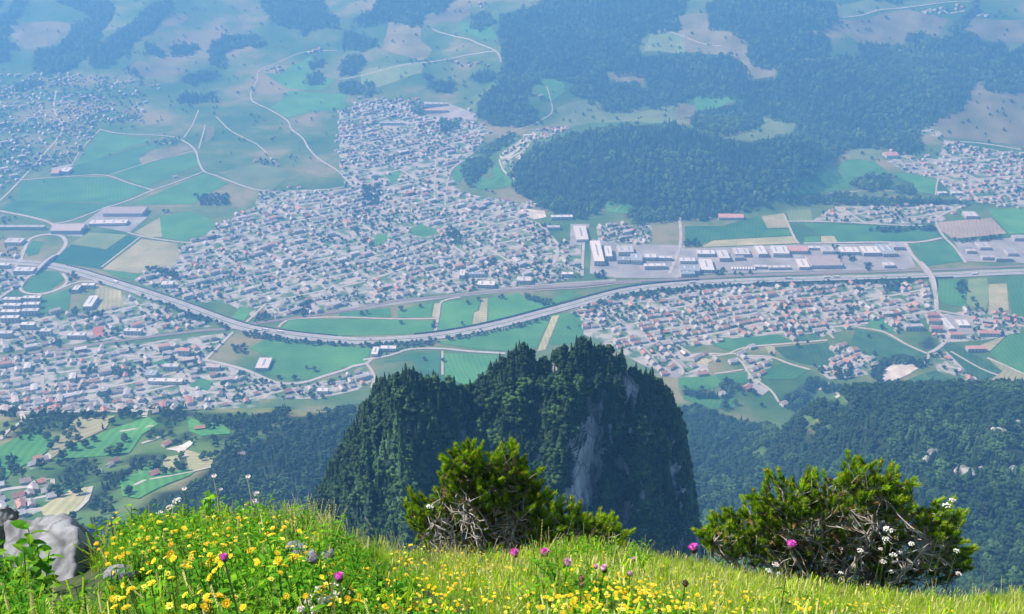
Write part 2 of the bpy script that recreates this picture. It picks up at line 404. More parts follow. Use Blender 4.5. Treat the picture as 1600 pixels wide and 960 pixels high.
FIELD = [  # (what it looks like, colour key, tracing)
 ('green meadow', 'g', 'A 460,612 700,650 440,740 340,770'), ('green meadow', 'd', 'A 440,740 700,665 740,672 640,735 660,765 520,808 340,812 340,770'),
 ('mown field', 't', 'A 640,735 850,660 890,690 700,750 660,765'), ('green meadow', 'g', 'A 520,808 660,765 700,755 890,710 925,760 720,850 690,870'),
 ('dark green meadow', 'd', 'A 110,840 300,825 480,820 690,880 540,940 60,930'), ('green meadow', 'g', 'A 740,890 945,805 1060,850 960,900 900,948 600,948'),
 ('pale meadow', 'p', 'A 1010,800 1190,760 1300,780 1330,830 1260,880 1130,860'),
 ('mown field', 't', 'A 945,660 960,590 995,580 990,630 960,660'), ('green meadow', 'g', 'A 1340,420 1600,440 1600,510 1430,520 1330,545 1250,505'),
 ('green meadow', 'g', 'A 1220,340 1300,345 1440,260 1440,340 1560,370 1480,420 1330,410'),
 ('mown field', 't', 'A 740,140 860,100 880,70 780,60 720,140'), ('mown field', 't', 'A 60,110 220,100 330,110 250,210 120,230 50,170'), ('mown field', 't', 'A 560,345 640,280 870,320 850,345 640,355'),
 ('mown field', 't', 'B 230,100 380,120 380,190 430,230 400,280 300,260 200,230'), ('mown field', 't', 'B 400,70 600,20 620,60 560,100 400,110'),
 ('green meadow', 'g', 'B 560,100 700,120 735,180 700,200 560,150'), ('pale meadow', 'p', 'B 100,320 400,290 380,340 200,400 100,440'),
 ('dark green meadow', 'd', 'A 60,930 540,945 D 300,70 200,65 60,40 0,25'), ('mown field', 't', 'D 620,130 740,60 800,70 750,150 690,150'), ('green meadow', 'g', 'D 740,60 880,30 960,60 1000,90 930,165 850,172 750,152'),
 ('dark green crop field', 'k', 'D 330,185 490,212 590,145 640,155 470,300 240,265'), ('pale meadow', 'p', 'D 330,180 410,130 590,140 490,208'),
 ('mown field', 't', 'D 655,160 820,180 830,240 810,290 640,320 475,300'), ('green meadow', 'g', 'D 470,303 640,322 660,310 620,350 560,340'),
 ('green motorway loop meadow', 'd', 'D 110,390 180,305 270,310 300,345 230,400 150,410'), ('green motorway loop meadow', 'd', 'D 115,215 150,168 200,172 175,230 130,240'),
 ('dark green meadow', 'd', 'D 200,430 330,385 320,480 190,510'), ('mown field', 't', 'D 445,370 560,400 575,470 430,500'), ('green lawn', 'g', 'D 1110,470 1165,490 1130,540 1075,525'),
 ('bright green meadow', 'g', 'D 1300,572 1345,532 1600,530 E 0,532 440,537 432,590 300,603 30,606 D 1600,608 1450,600'),
 ('bright green meadow', 'g', 'D 1150,665 1230,625 1600,660 E 150,658 125,735 0,758 D 1600,755 1480,795 1390,820 1310,808 1240,780 1280,720'),
 ('green lawn', 'd', 'D 870,850 920,800 990,820 960,865'), ('red sports court', 'r', 'D 430,570 480,560 480,610 430,615'), ('green lawn', 'd', 'D 700,735 760,715 800,735 690,745'),
 ('bright green meadow', 'g', 'E 480,452 640,438 655,445 640,490 622,500 615,562 450,588 470,520'), ('pale stubble field', 't', 'E 625,500 648,492 662,438 688,433 684,548 615,563'),
 ('bright green meadow', 'g', 'E 690,435 830,410 870,440 990,455 985,480 880,510 690,548'), ('bright green meadow', 'g', 'E 440,640 600,615 760,585 980,528 915,660 770,678 600,665'),
 ('pale stubble field', 't', 'E 985,518 1020,512 955,672 915,682'), ('bright green meadow', 'g', 'E 1022,510 1100,500 1130,560 1130,640 970,650'),
 ('bright green meadow', 'g', 'E 487,690 745,697 690,760 600,840 488,800'), ('green meadow', 'd', 'E 200,730 330,688 470,684 462,780 380,760 330,720'),
 ('green meadow', 'g', 'E 270,490 360,468 432,458 425,522 270,524'), ('pale stubble field', 't', 'E 440,460 475,455 455,525 430,522'), ('green meadow', 'd', 'E 0,505 110,490 235,480 240,522 0,520'),
 ('bright green meadow', 'g', 'E 1000,430 1090,395 1080,410 1120,420 990,462'), ('sports lawn', 'g', 'E 330,110 380,90 470,130 400,150 330,140'), ('sports lawn', 'g', 'E 150,170 190,135 225,140 205,185 150,190'),
 ('green meadow', 'g', 'B 620,860 660,820 700,830 720,770 770,790 820,840 760,870 650,880'), ('green meadow', 'g', 'B 520,800 560,760 650,740 600,780 560,850 530,840'), ('sports lawn', 'g', 'B 225,815 250,795 280,800 275,840 235,845'),
 ('green meadow', 'g', 'P 945,316 975,318 997,326 978,334 950,332'), ('pale meadow', 'p', 'B 1060,480 1140,465 1210,520 1330,530 1440,510 1600,470 1600,570 1440,575 1000,580 1010,500'),
 ('bright green meadow', 'g', 'B 930,360 1030,380 1060,420 980,480 930,440 905,400'), ('mown field', 't', 'B 1240,340 1330,330 1390,350 1390,385 1250,365'), ('pale meadow', 'p', 'B 1440,160 1500,130 1600,170 1600,245 1410,240'),
 ('mown field', 't', 'C 0,70 130,70 140,140 240,150 310,190 320,250 340,310 460,320 440,355 340,365 290,270 0,240'), ('mown field', 't', 'C 640,150 740,90 1060,45 1250,90 1200,185 1060,150 1040,200 830,200 780,160 700,160'),
 ('mown field', 't', 'C 1320,140 1370,80 1700,90 1700,200 1500,205'), ('pale meadow', 'p', 'C 730,20 880,0 1350,0 1100,30 740,75'), ('mown field', 't', 'C 1350,400 1700,440 1700,690 1230,640 1190,560 1330,490'),
 ('pale meadow', 'p', 'C 230,630 350,610 390,550 550,550 530,610 440,640 360,665'), ('mown field', 't', 'C 0,475 80,490 50,580 0,580'), ('bright green meadow', 'g', 'C 70,450 200,440 310,450 190,500 80,515'),
 ('bright green meadow', 'g', 'C 440,920 640,800 780,740 900,745 960,790 990,815 820,820 800,870 700,890 600,900'), ('bright green meadow', 'g', 'C 990,810 1060,800 1200,835 1180,900 1110,890 1080,850'), ('pale meadow', 'p', 'C 780,690 960,690 920,740 800,740'),
 ('bright green meadow', 'd', 'F 30,100 200,100 370,50 410,110 380,150 160,165 30,190'), ('bright green meadow', 'g', 'F 410,113 515,115 530,142 385,150'), ('pale stubble field', 't', 'F 160,168 540,146 550,180 100,198'),
 ('pale stubble field', 't', 'F 385,55 490,40 510,108 412,110'), ('pale meadow', 'p', 'F 500,30 610,20 625,75 515,80'), ('dark green meadow', 'd', 'F 580,90 880,97 1195,128 1205,152 1150,165 820,175 740,178 640,130'),
 ('bright green meadow', 'g', 'F 580,150 655,146 660,182 585,182'), ('pale stubble field', 't', 'F 660,146 720,146 738,178 662,182'), ('bare earth field', 'b', 'F 1200,82 1450,62 1520,135 1270,160 1215,120'),
 ('bright green meadow', 'g', 'F 1430,20 1700,15 1700,130 1530,137 1462,60'), ('bright green meadow', 'd', 'F 1070,185 1240,168 1320,260 1150,286'), ('bright green meadow', 'g', 'F 1195,352 1338,346 1328,460 1370,490 1230,460 1200,430'),
 ('pale meadow', 'p', 'F 1342,346 1430,341 1440,430 1418,495 1332,460'), ('pale stubble field', 't', 'F 1435,370 1520,366 1530,490 1440,510'), ('bright green meadow', 'g', 'F 1524,340 1800,328 1800,560 1542,510'),
 ('bright green meadow', 'g', 'F 1440,690 1530,600 1700,585 1700,840 1500,745'), ('pale stubble field', 't', 'F 1400,650 1520,605 1430,690'), ('dark green vineyard', 'v', 'F 1222,660 1260,635 1390,705 1495,772 1420,815 1350,790'),
 ('pale stubble field', 't', 'F 1500,773 1430,712 1600,792 1700,830 1700,860 1425,830'), ('dark green vineyard', 'v', 'F 820,575 940,595 1050,655 1150,692 1100,705 1020,690 940,730 880,700 800,640'),
 ('dark green vineyard', 'v', 'F 540,612 640,592 650,628 560,638'), ('dark green vineyard', 'v', 'F 440,662 690,640 725,700 690,750 580,740 500,715'), ('dark green vineyard', 'v', 'F 1040,820 1130,785 1170,820 1110,850'), ('dark green vineyard', 'v', 'F 1140,782 1190,768 1250,805 1175,820'),
 ('bright green meadow', 'g', 'F 1090,855 1250,815 1350,822 1260,865'), ('green meadow', 'd', 'F 150,652 230,622 460,602 530,635 330,655 260,680'), ('green meadow', 'd', 'F 385,770 500,735 605,765 540,810 400,810'),
 ('bright green meadow', 'g', 'F 0,805 170,790 200,830 100,855 0,850'), ('green meadow', 'd', 'F 170,790 320,775 320,825 200,830'), ('pale stubble field', 't', 'F 400,655 445,655 450,690 420,695'), ('green meadow', 'd', 'F 880,532 950,532 1010,598 890,580'),
 ('bright green meadow', 'g', 'V 760,740 1000,700 1100,730 1090,770 900,810 780,800'), ('bright green meadow', 'g', 'V 780,830 1000,850 1180,860 1200,920 1000,941 790,870'), ('pale stubble field', 't', 'V 900,560 1010,580 940,620 880,600'),
 ('pale grass field', 't', 'G 330,140 480,135 440,190 300,250 210,320 195,300 250,220'), ('pale grass field', 't', 'G 170,520 300,440 390,430 330,530 250,560 180,550'), ('pale grass field', 't', 'G 770,275 890,310 890,345 790,372'),
 ('bright green meadow', 'g', 'G 500,400 620,330 640,380 840,345 790,385 580,480 510,470'), ('bright green meadow', 'g', 'G 440,200 620,140 660,170 590,215 540,290 330,310 230,320 300,255'), ('bright green meadow', 'g', 'G 0,260 160,190 240,230 190,290 60,360 0,440'),
 ('pale grass field', 't', 'G 680,310 740,300 760,345 680,365'), ('bright green meadow', 'g', 'G 780,140 960,180 960,210 840,220 790,200'),
]
FIELD = [(a, 'h' if b == 't' and pxs(t)[0][1] < 260 else b, pxs(t)) for a, b, t in FIELD]
TOWN_GROUND = []

# ---------------------------------------------------------------- big structure: terrain sheet
M = {}
def mat_terrain():
    m, nt, b = new_mat('valley_meadow')
    tc = nt.nodes.new('ShaderNodeTexCoord')
    n1 = nt.nodes.new('ShaderNodeTexNoise'); n1.inputs['Scale'].default_value = 0.004; n1.inputs['Detail'].default_value = 7; n1.inputs['Roughness'].default_value = 0.6
    nt.links.new(tc.outputs['Object'], n1.inputs['Vector'])
    r1 = nt.nodes.new('ShaderNodeValToRGB')
    r1.color_ramp.elements[0].position = 0.38; r1.color_ramp.elements[0].color = (0.04, 0.11, 0.025, 1)
    r1.color_ramp.elements[1].position = 0.62; r1.color_ramp.elements[1].color = (0.23, 0.21, 0.10, 1)
    e = r1.color_ramp.elements.new(0.50); e.color = (0.09, 0.155, 0.04, 1)
    nt.links.new(n1.outputs['Fac'], r1.inputs['Fac'])
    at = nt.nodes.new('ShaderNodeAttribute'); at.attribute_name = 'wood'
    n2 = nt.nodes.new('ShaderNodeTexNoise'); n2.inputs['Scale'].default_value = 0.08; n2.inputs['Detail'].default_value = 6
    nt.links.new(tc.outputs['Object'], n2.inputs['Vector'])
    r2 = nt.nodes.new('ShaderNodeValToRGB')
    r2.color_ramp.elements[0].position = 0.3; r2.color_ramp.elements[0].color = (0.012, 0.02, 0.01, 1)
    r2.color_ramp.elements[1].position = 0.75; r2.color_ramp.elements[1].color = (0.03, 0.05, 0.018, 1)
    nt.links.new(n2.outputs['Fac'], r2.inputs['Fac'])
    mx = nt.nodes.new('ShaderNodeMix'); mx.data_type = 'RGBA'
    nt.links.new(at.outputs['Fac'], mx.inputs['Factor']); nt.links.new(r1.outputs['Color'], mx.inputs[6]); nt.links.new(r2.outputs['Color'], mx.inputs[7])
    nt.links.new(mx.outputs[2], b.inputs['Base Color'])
    b.inputs['Roughness'].default_value = 0.95; b.inputs['Specular IOR Level'].default_value = 0.1
    return m
M['terrain'] = mat_terrain()

def build_terrain():
    xs = np.concatenate([np.arange(-3600, -2600, 60), np.arange(-2600, 2600, 16), np.arange(2600, 3601, 60)]).astype(float)
    ys = np.concatenate([np.arange(-400, -20, 20), np.arange(-20, 60, 8), np.arange(60, 5000, 16), np.arange(5000, 7001, 80)]).astype(float)
    X, Y = np.meshgrid(xs, ys)
    Z = height(X, Y)
    V = np.stack([X, Y, Z], -1).reshape(-1, 3)
    ny, nx = X.shape
    idx = np.arange(nx * ny).reshape(ny, nx)
    F = np.stack([idx[:-1, :-1], idx[:-1, 1:], idx[1:, 1:], idx[1:, :-1]], -1).reshape(-1, 4)
    me = bpy.data.meshes.new('terrain')
    me.vertices.add(len(V)); me.vertices.foreach_set('co', V.astype(np.float32).ravel())
    me.loops.add(F.size); me.loops.foreach_set('vertex_index', F.astype(np.int32).ravel())
    me.polygons.add(len(F)); me.polygons.foreach_set('loop_start', np.arange(0, F.size, 4, dtype=np.int32))
    me.polygons.foreach_set('use_smooth', np.ones(len(F), bool))
    me.update(calc_edges=True); me.validate()
    u, v, d = project(V)
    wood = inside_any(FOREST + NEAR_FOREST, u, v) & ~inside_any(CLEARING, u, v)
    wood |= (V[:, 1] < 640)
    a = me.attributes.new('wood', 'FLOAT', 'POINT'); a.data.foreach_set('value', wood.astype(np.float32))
    me.materials.append(M['terrain'])
    o = link('terrain', me); tag(o, kind='structure')
    return o
build_terrain()

# ---------------------------------------------------------------- draped sheets: fields, paved ground, gravel
def field_mat(name, c1, c2, scale=0.02, **k):
    """field colour with faint working lines whose direction differs from field to field"""
    m = mat_noise(name, c1, c2, scale=scale, rough=0.95, detail=8, spec=0.1, rnd=0.16, **k)
    nt = m.node_tree; b = nt.nodes['Principled BSDF']; src = b.inputs['Base Color'].links[0].from_socket
    tc = nt.nodes.new('ShaderNodeTexCoord'); oi = nt.nodes.new('ShaderNodeObjectInfo'); rot = nt.nodes.new('ShaderNodeVectorRotate'); rot.rotation_type = 'Z_AXIS'
    ml = nt.nodes.new('ShaderNodeMath'); ml.operation = 'MULTIPLY'; ml.inputs[1].default_value = 3.1
    nt.links.new(oi.outputs['Random'], ml.inputs[0]); nt.links.new(ml.outputs[0], rot.inputs['Angle']); nt.links.new(tc.outputs['Object'], rot.inputs['Vector'])
    w = nt.nodes.new('ShaderNodeTexWave'); w.inputs['Scale'].default_value = 0.035; w.inputs['Distortion'].default_value = 3.5; w.inputs['Detail'].default_value = 3; w.inputs['Detail Scale'].default_value = 0.6
    nt.links.new(rot.outputs['Vector'], w.inputs['Vector'])
    n = nt.nodes.new('ShaderNodeTexNoise'); n.inputs['Scale'].default_value = 0.006; n.inputs['Detail'].default_value = 5; nt.links.new(tc.outputs['Object'], n.inputs['Vector'])
    ad = nt.nodes.new('ShaderNodeMath'); ad.operation = 'MULTIPLY_ADD'; ad.inputs[1].default_value = 0.22
    nt.links.new(w.outputs['Fac'], ad.inputs[0]); nt.links.new(n.outputs['Fac'], ad.inputs[2])
    mr = nt.nodes.new('ShaderNodeMapRange'); mr.inputs['From Min'].default_value = 0.38; mr.inputs['From Max'].default_value = 0.86; mr.inputs['To Min'].default_value = 0.76; mr.inputs['To Max'].default_value = 1.22
    nt.links.new(ad.outputs[0], mr.inputs['Value'])
    sc = nt.nodes.new('ShaderNodeVectorMath'); sc.operation = 'SCALE'; nt.links.new(src, sc.inputs[0]); nt.links.new(mr.outputs['Result'], sc.inputs['Scale'])
    nt.links.new(sc.outputs['Vector'], b.inputs['Base Color'])
    return m
FM = {'g': field_mat('meadow_green', (0.055, 0.19, 0.05), (0.085, 0.235, 0.06)), 'd': field_mat('meadow_deep_green', (0.04, 0.15, 0.05), (0.065, 0.19, 0.055)),
      'k': field_mat('crop_green', (0.02, 0.10, 0.05), (0.03, 0.125, 0.055)), 'p': field_mat('meadow_pale', (0.13, 0.205, 0.075), (0.19, 0.25, 0.10)),
      't': field_mat('stubble', (0.25, 0.26, 0.13), (0.36, 0.34, 0.19)), 'b': field_mat('bare_earth', (0.30, 0.25, 0.19), (0.38, 0.32, 0.25)), 'r': field_mat('court_red', (0.36, 0.13, 0.10), (0.42, 0.17, 0.13)),
      'h': field_mat('hay_meadow', (0.13, 0.135, 0.06), (0.20, 0.19, 0.10), scale=0.012),
      'v': field_mat('vineyard_green', (0.03, 0.105, 0.04), (0.06, 0.14, 0.05), scale=0.05)}
M['paved'] = mat_noise('town_ground', (0.075, 0.15, 0.055), (0.37, 0.36, 0.33), scale=0.035, rough=0.95, detail=7, contrast=(0.42, 0.58))
M['yard'] = mat_noise('yard_asphalt', (0.22, 0.22, 0.22), (0.34, 0.335, 0.32), scale=0.02, rough=0.95, detail=6)
M['gravel'] = mat_noise('gravel', (0.42, 0.39, 0.34), (0.62, 0.58, 0.5), scale=0.05, rough=0.98, detail=8, bump=0.4)

def drape(name, poly_px, mat, off, cut=24.0):
    P = ground_at([p[0] for p in poly_px], [p[1] for p in poly_px])
    bm = bmesh.new()
    vs = [bm.verts.new((p[0], p[1], 0)) for p in P]
    try: f = bm.faces.new(vs)
    except ValueError: bm.free(); return None
    x0, y0 = P[:, 0].min(), P[:, 1].min(); x1, y1 = P[:, 0].max(), P[:, 1].max()
    flat = np.abs(P[:, 2] - FLOOR).max() < 0.5
    bmesh.ops.triangulate(bm, faces=bm.faces[:])
    if not flat:
        for ax, a0, a1 in ((0, x0, x1), (1, y0, y1)):
            k = math.ceil(a0 / cut) * cut
            while k < a1:
                co = (k, 0, 0) if ax == 0 else (0, k, 0); no = (1, 0, 0) if ax == 0 else (0, 1, 0)
                bmesh.ops.bisect_plane(bm, geom=bm.verts[:] + bm.edges[:] + bm.faces[:], plane_co=co, plane_no=no)
                k += cut
    V = np.array([v.co[:] for v in bm.verts])
    Z = height(V[:, 0], V[:, 1]) + off
    for v, z in zip(bm.verts, Z): v.co.z = z
    bmesh.ops.recalc_face_normals(bm, faces=bm.faces[:])
    for f in bm.faces:
        if f.normal.z < 0: f.normal_flip()
    me = bpy.data.meshes.new(name); bm.to_mesh(me); bm.free()
    me.materials.append(mat)
    o = link(name, me); tag(o, kind='structure')
    return o

NAME_OF = {'h': 'hay_field', 'g': 'meadow_field', 'd': 'meadow_field', 'k': 'crop_field', 'p': 'meadow_field', 't': 'stubble_field', 'b': 'bare_field', 'r': 'sports_court', 'v': 'vineyard'}
for tname, (polys, *_r) in TOWN.items():
    if tname in ('left town', 'hill hamlet'): continue
    for poly in polys: drape('town_ground', poly, M['paved'], 0.30 + 0.03 * RNG.random())
YARDS = ['F 0,205 560,185 1050,180 1100,290 1050,300 0,325', 'E 1280,180 1600,190 1600,340 1280,340 1160,320 1170,160', 'F 1270,165 1700,150 1700,275 1330,262',
         'F 1210,510 1360,520 1370,600 1230,600', 'D 380,90 490,10 680,10 680,60 600,130', 'E 0,480 500,418 900,372 1280,345 1280,360 900,392 500,432 0,500', 'E 1070,90 1160,90 1120,190 1070,180', 'D 240,90 400,85 380,150 250,140',
         'A 240,780 330,760 330,805 240,812', 'B 390,470 510,480 640,530 640,560 400,540', 'V 700,570 760,570 830,640 740,720 640,680', 'V 1300,760 1370,760 1420,800 1370,840 1290,800']
for t in YARDS: drape('yard_pavement', pxs(t), M['yard'], 0.42 + 0.04 * RNG.random())
for i, (what, key, poly) in enumerate(FIELD): drape(NAME_OF[key], poly, FM[key], 0.55 + 0.002 * i)
drape('gravel_pit', pxs('F 950,770 1000,735 1080,730 1110,760 1060,790 970,830 945,810'), M['gravel'], 0.9)
for t in ['G 690,275 760,255 800,235 805,250 770,280 740,282', 'G 150,325 200,290 215,300 210,320 150,345', 'B 1185,600 1230,595 1225,625 1195,615', 'E 820,40 850,20 950,30 960,60 900,70', 'J 880,0 935,0 925,8 890,8']:
    drape('gravel_yard', pxs(t), M['gravel'], 0.9)

# ---------------------------------------------------------------- ribbons: motorway, roads, railway
M['asphalt'] = mat_noise('asphalt', (0.27, 0.27, 0.27), (0.36, 0.355, 0.35), scale=0.05, rough=0.9, detail=6)
M['road'] = mat_noise('road_surface', (0.33, 0.32, 0.30), (0.43, 0.41, 0.38), scale=0.05, rough=0.92, detail=6)
M['track'] = mat_noise('track_gravel', (0.34, 0.32, 0.26), (0.44, 0.41, 0.34), scale=0.08, rough=0.97, detail=6)
M['ballast'] = mat_noise('ballast', (0.20, 0.17, 0.15), (0.30, 0.26, 0.23), scale=0.4, rough=0.97, detail=6)
M['steel'] = mat_noise('rail_steel', (0.25, 0.22, 0.2), (0.35, 0.33, 0.31), scale=0.5, rough=0.4, metal=0.7)
M['white'] = mat_noise('road_paint', (0.75, 0.75, 0.73), (0.82, 0.82, 0.8), scale=0.5, rough=0.7)
M['concrete'] = mat_noise('concrete', (0.36, 0.36, 0.34), (0.48, 0.47, 0.45), scale=0.3, rough=0.9, detail=6)
M['barrier'] = mat_noise('noise_barrier', (0.05, 0.06, 0.05), (0.09, 0.1, 0.085), scale=0.4, rough=0.85)
M['hedge_green'] = mat_noise('verge_green', (0.03, 0.085, 0.025), (0.06, 0.13, 0.035), scale=0.15, rough=0.95)

def catmull(P, step):
    P = np.asarray(P); n = len(P); out = []
    for i in range(n - 1):
        p0 = P[max(i - 1, 0)]; p1 = P[i]; p2 = P[i + 1]; p3 = P[min(i + 2, n - 1)]
        k = max(1, int(np.linalg.norm(p2 - p1) / step))
        for j in range(k):
            t = j / k
            out.append(0.5 * ((2 * p1) + (-p0 + p2) * t + (2 * p0 - 5 * p1 + 4 * p2 - p3) * t * t + (-p0 + 3 * p1 - 3 * p2 + p3) * t ** 3))
    out.append(P[-1])
    return np.array(out)

def path_world(text, step=12.0):
    q = pxs(text) if isinstance(text, str) else text
    P = ground_at([p[0] for p in q], [p[1] for p in q])[:, :2]
    return catmull(P, step)

def side_of(C):
    T = np.gradient(C, axis=0); T /= np.linalg.norm(T, axis=1)[:, None] + 1e-9
    return np.stack([-T[:, 1], T[:, 0]], -1)

def ribbon_mesh(name, C, a, b, off, mat, depth=0.6, lift=None):
    N = side_of(C); n = len(C)
    L = C + N * a; Rr = C + N * b
    zl = height(L[:, 0], L[:, 1]) + off; zr = height(Rr[:, 0], Rr[:, 1]) + off
    if lift is not None: zl = lift; zr = lift
    V = np.concatenate([np.c_[L, zl], np.c_[Rr, zr], np.c_[L, zl - depth], np.c_[Rr, zr - depth]])
    F = []
    for i in range(n - 1):
        F += [(i + 1, i, n + i, n + i + 1), (i, i + 1, 2 * n + i + 1, 2 * n + i), (n + i + 1, n + i, 3 * n + i, 3 * n + i + 1)]
    return mesh_from(name, V, F, mat)

ALL_ROADS = []   # (centre line, half width) used to keep houses and trees off them
def ribbon(name, text, width, off, mat, step=12.0, keep=True):
    C = path_world(text, step)
    o = link(name, ribbon_mesh(name, C, width / 2, -width / 2, off, mat)); tag(o, kind='structure')
    if keep: ALL_ROADS.append((C, width / 2))
    return C

MOTORWAY = 'D -300,240 -60,255 0,262 100,270 200,278 330,305 450,340 560,375 700,420 820,460 930,500 1050,545 1150,575 1250,592 1380,610 1500,622 1600,630 E 100,633 200,630 350,621 500,603 650,576 800,541 950,501 1080,466 1200,432 1300,407 1400,390 1500,379 1600,371 F 200,361 400,353 600,348 800,342 1000,336 1150,331 1300,325 1450,317 1600,312 1800,304'
MW = ribbon('motorway', MOTORWAY, 27.0, 1.3, M['asphalt'], 10)
for a, b in ((1.4, -1.4),): tag(link('median_strip', ribbon_mesh('median_strip', MW, a, b, 1.36, M['hedge_green'], 0.05)), kind='structure')
for k in (12.2, 2.4, -2.4, -12.2): tag(link('lane_line', ribbon_mesh('lane_line', MW, k + 0.15, k - 0.15, 1.32, M['white'], 0.01)), kind='structure')
RAIL = 'D -300,745 0,705 300,668 600,625 800,600 950,583 1080,574 1200,549 1400,521 1600,491 E 100,478 250,449 500,424 700,404 900,388 1100,377 1300,358 1500,350 1600,346 F 30,345 300,331 600,322 900,312 1150,304 1400,294 1600,285 1800,276'
RW = ribbon('railway', RAIL, 9.5, 0.95, M['ballast'], 12)
for c in (2.0, -2.0):
    for s in (0.72, -0.72): tag(link('rail', ribbon_mesh('rail', RW, c + s + 0.06, c + s - 0.06, 1.12, M['steel'], 0.15)), kind='structure')
for t in ['E 900,400 1000,393 1150,384 1300,366 1400,360', 'E 850,380 1000,372 1150,362 1250,358', 'F 0,338 300,326 600,317 900,307']:
    ribbon('railway_siding', t, 5.0, 0.93, M['ballast'])

ROADS = [(7, 'A -60,960 0,930 100,830 200,720 290,600 250,510 260,420'), (6, 'A 100,835 300,820 480,812 600,850 710,882'), (7, 'A 460,600 560,620 780,632 860,660 905,700 920,750 945,795 1000,815 1150,870 1260,890 1400,890 1600,865 B 60,840'),
 (7, 'A 945,795 830,840 710,882 620,920 540,948 D 500,10 330,75 240,90'), (5, 'A 850,640 890,580 920,510'), (5, 'A 460,605 380,690 330,770'), (7, 'A 1160,430 1170,470 1250,510 1330,560 1350,600 1400,640 1430,690 1480,740 1560,790 1620,850 B 100,900'),
 (5, 'A 1000,540 1060,600 1130,640 1190,670 1240,715'), (4, 'A 510,810 700,750 900,700'), (5, 'A 920,690 940,620 950,580'), (5, 'A 1160,430 1190,370 1200,330 1290,290 1400,245 1560,235'),
 (7, 'B 0,370 110,350 220,320 340,295 480,280 600,255 720,238'), (6, 'B 430,135 560,175 720,235 750,290'), (5, 'B 960,400 975,450 985,520 930,560 830,600 740,640'), (5, 'B 740,740 760,790 810,830'), (5, 'B 510,790 560,755 650,720 740,685 800,650'),
 (6, 'C 740,80 900,55 1100,30 1350,8'), (7, 'C 1230,655 1400,665 1600,695 1750,700'), (6, 'C 1190,905 1210,820 1300,760'), (5, 'C 700,895 900,885 1100,890'), (5, 'C -60,150 0,160 100,200 200,215'), (5, 'B 440,950 445,800 450,700 490,640'), (5, 'B 490,950 500,850 520,790 560,755'),
 (8, 'D -60,360 0,330 80,280 110,215 140,160 210,140 280,145 305,180 270,230 190,290 120,345 0,430 -60,455'), (6, 'D 290,320 310,360 250,400 160,415 100,400 105,365 150,320'), (6, 'D -60,450 0,440 150,425 250,402 350,362 440,358 560,385 700,440'),
 (7, 'D -60,15 0,30 150,60 240,90 250,130'), (5, 'D 590,130 700,155 850,175 1000,180'), (4, 'D 650,150 470,290'), (7, 'D 560,700 650,705 850,710 950,720 1130,765 1280,825 1400,825 1500,795 1600,765 E 60,750 130,735 160,700'), (6, 'D 950,720 1010,660 1080,590'), (6, 'D 1220,900 1310,830'),
 (5, 'D 1290,570 1330,535 1450,525 1600,522 E 250,530 455,528'), (5, 'E 445,590 460,510 475,450 560,430'), (6, 'E 110,720 230,700 330,670 480,668 600,680 770,690'), (4, 'E 478,680 478,790'), (5, 'E 130,740 160,790 150,850'),
 (8, 'E 720,40 850,70 930,95 980,150 1010,190 1000,260 960,285 800,320'), (6, 'E 1140,100 1130,200 1125,330'), (7, 'E 1575,60 1580,180 1530,320'), (6, 'E 1200,450 1270,500 1330,520'), (5, 'E 500,320 520,210 560,130'), (5, 'D 700,600 740,530 800,505'), (5, 'D 1140,545 1200,490 1330,350 1500,180'), (5, 'E 560,130 700,210 830,290 900,330'),
 (8, 'F 1050,180 1080,230 1130,290 1170,350 1190,420 1195,490'), (7, 'F 1195,490 1250,560 1230,640 1160,690'), (6, 'F 500,78 700,80 1000,95 1200,100'), (6, 'F 1330,0 1200,60 1200,100 1230,150 1280,200 1330,270'), (7, 'F 580,180 900,175 1100,175 1220,155'), (5, 'F 490,50 540,160 560,180'), (5, 'F 830,570 950,590 1060,650 1150,690'),
 (5, 'F 100,690 270,690 330,660 500,645 690,628'), (5, 'F 270,700 420,705 520,740 610,765'), (5, 'F 1430,710 1500,740 1600,785 1750,840'), (5, 'F 1160,690 1150,720 1110,755'), (5, 'F 650,860 740,880 790,910'), (4, 'F 600,915 740,895'), (6, 'F 0,450 300,445 560,440 760,470 830,500'), (6, 'F 850,450 950,520 1050,515 1195,490'), (6, 'F 1195,490 1350,520 1500,550 1650,570'),
 (5, 'V 460,260 540,390 640,460 740,470 840,530'), (4, 'V 880,530 1000,545 1100,540 1230,490 1450,465 1600,455'), (4, 'V 1020,410 1250,400 1400,380 1480,370'), (4, 'V 1180,560 1230,610 1290,700 1430,800 1490,890'), (4, 'V 1020,680 1100,670 1230,650'), (4, 'V 160,180 280,250 360,300'), (4, 'V 780,690 780,640 700,570'), (5, 'V 500,250 540,150 640,80'), (5, 'V 850,60 870,140 840,200'), (4, 'F 1260,680 1400,760 1480,790'), (4, 'F 640,540 690,590 720,620'),
 (4, 'G 590,250 640,235 690,212'), (4, 'G 560,425 600,405 740,380 890,345'), (5, 'G 740,270 780,310'), (5, 'G 70,110 100,150 160,145'), (4, 'G 0,235 60,180 100,150'), (4, 'G 190,400 220,400 215,430'), (4, 'G 300,540 360,490 380,430'), (5, 'G 620,60 610,110 590,125'), (4, 'G 500,200 640,175'), (6, 'G 760,10 900,40 1000,20')]
for w, t in ROADS: ribbon('road' if w > 5 else 'lane', t, w * (1.1 if min(q[1] for q in pxs(t)) > 300 else 0.75), (0.98 if w > 5 else 0.84) + 0.012 * RNG.random(), M['road'] if w > 5 else M['track'])

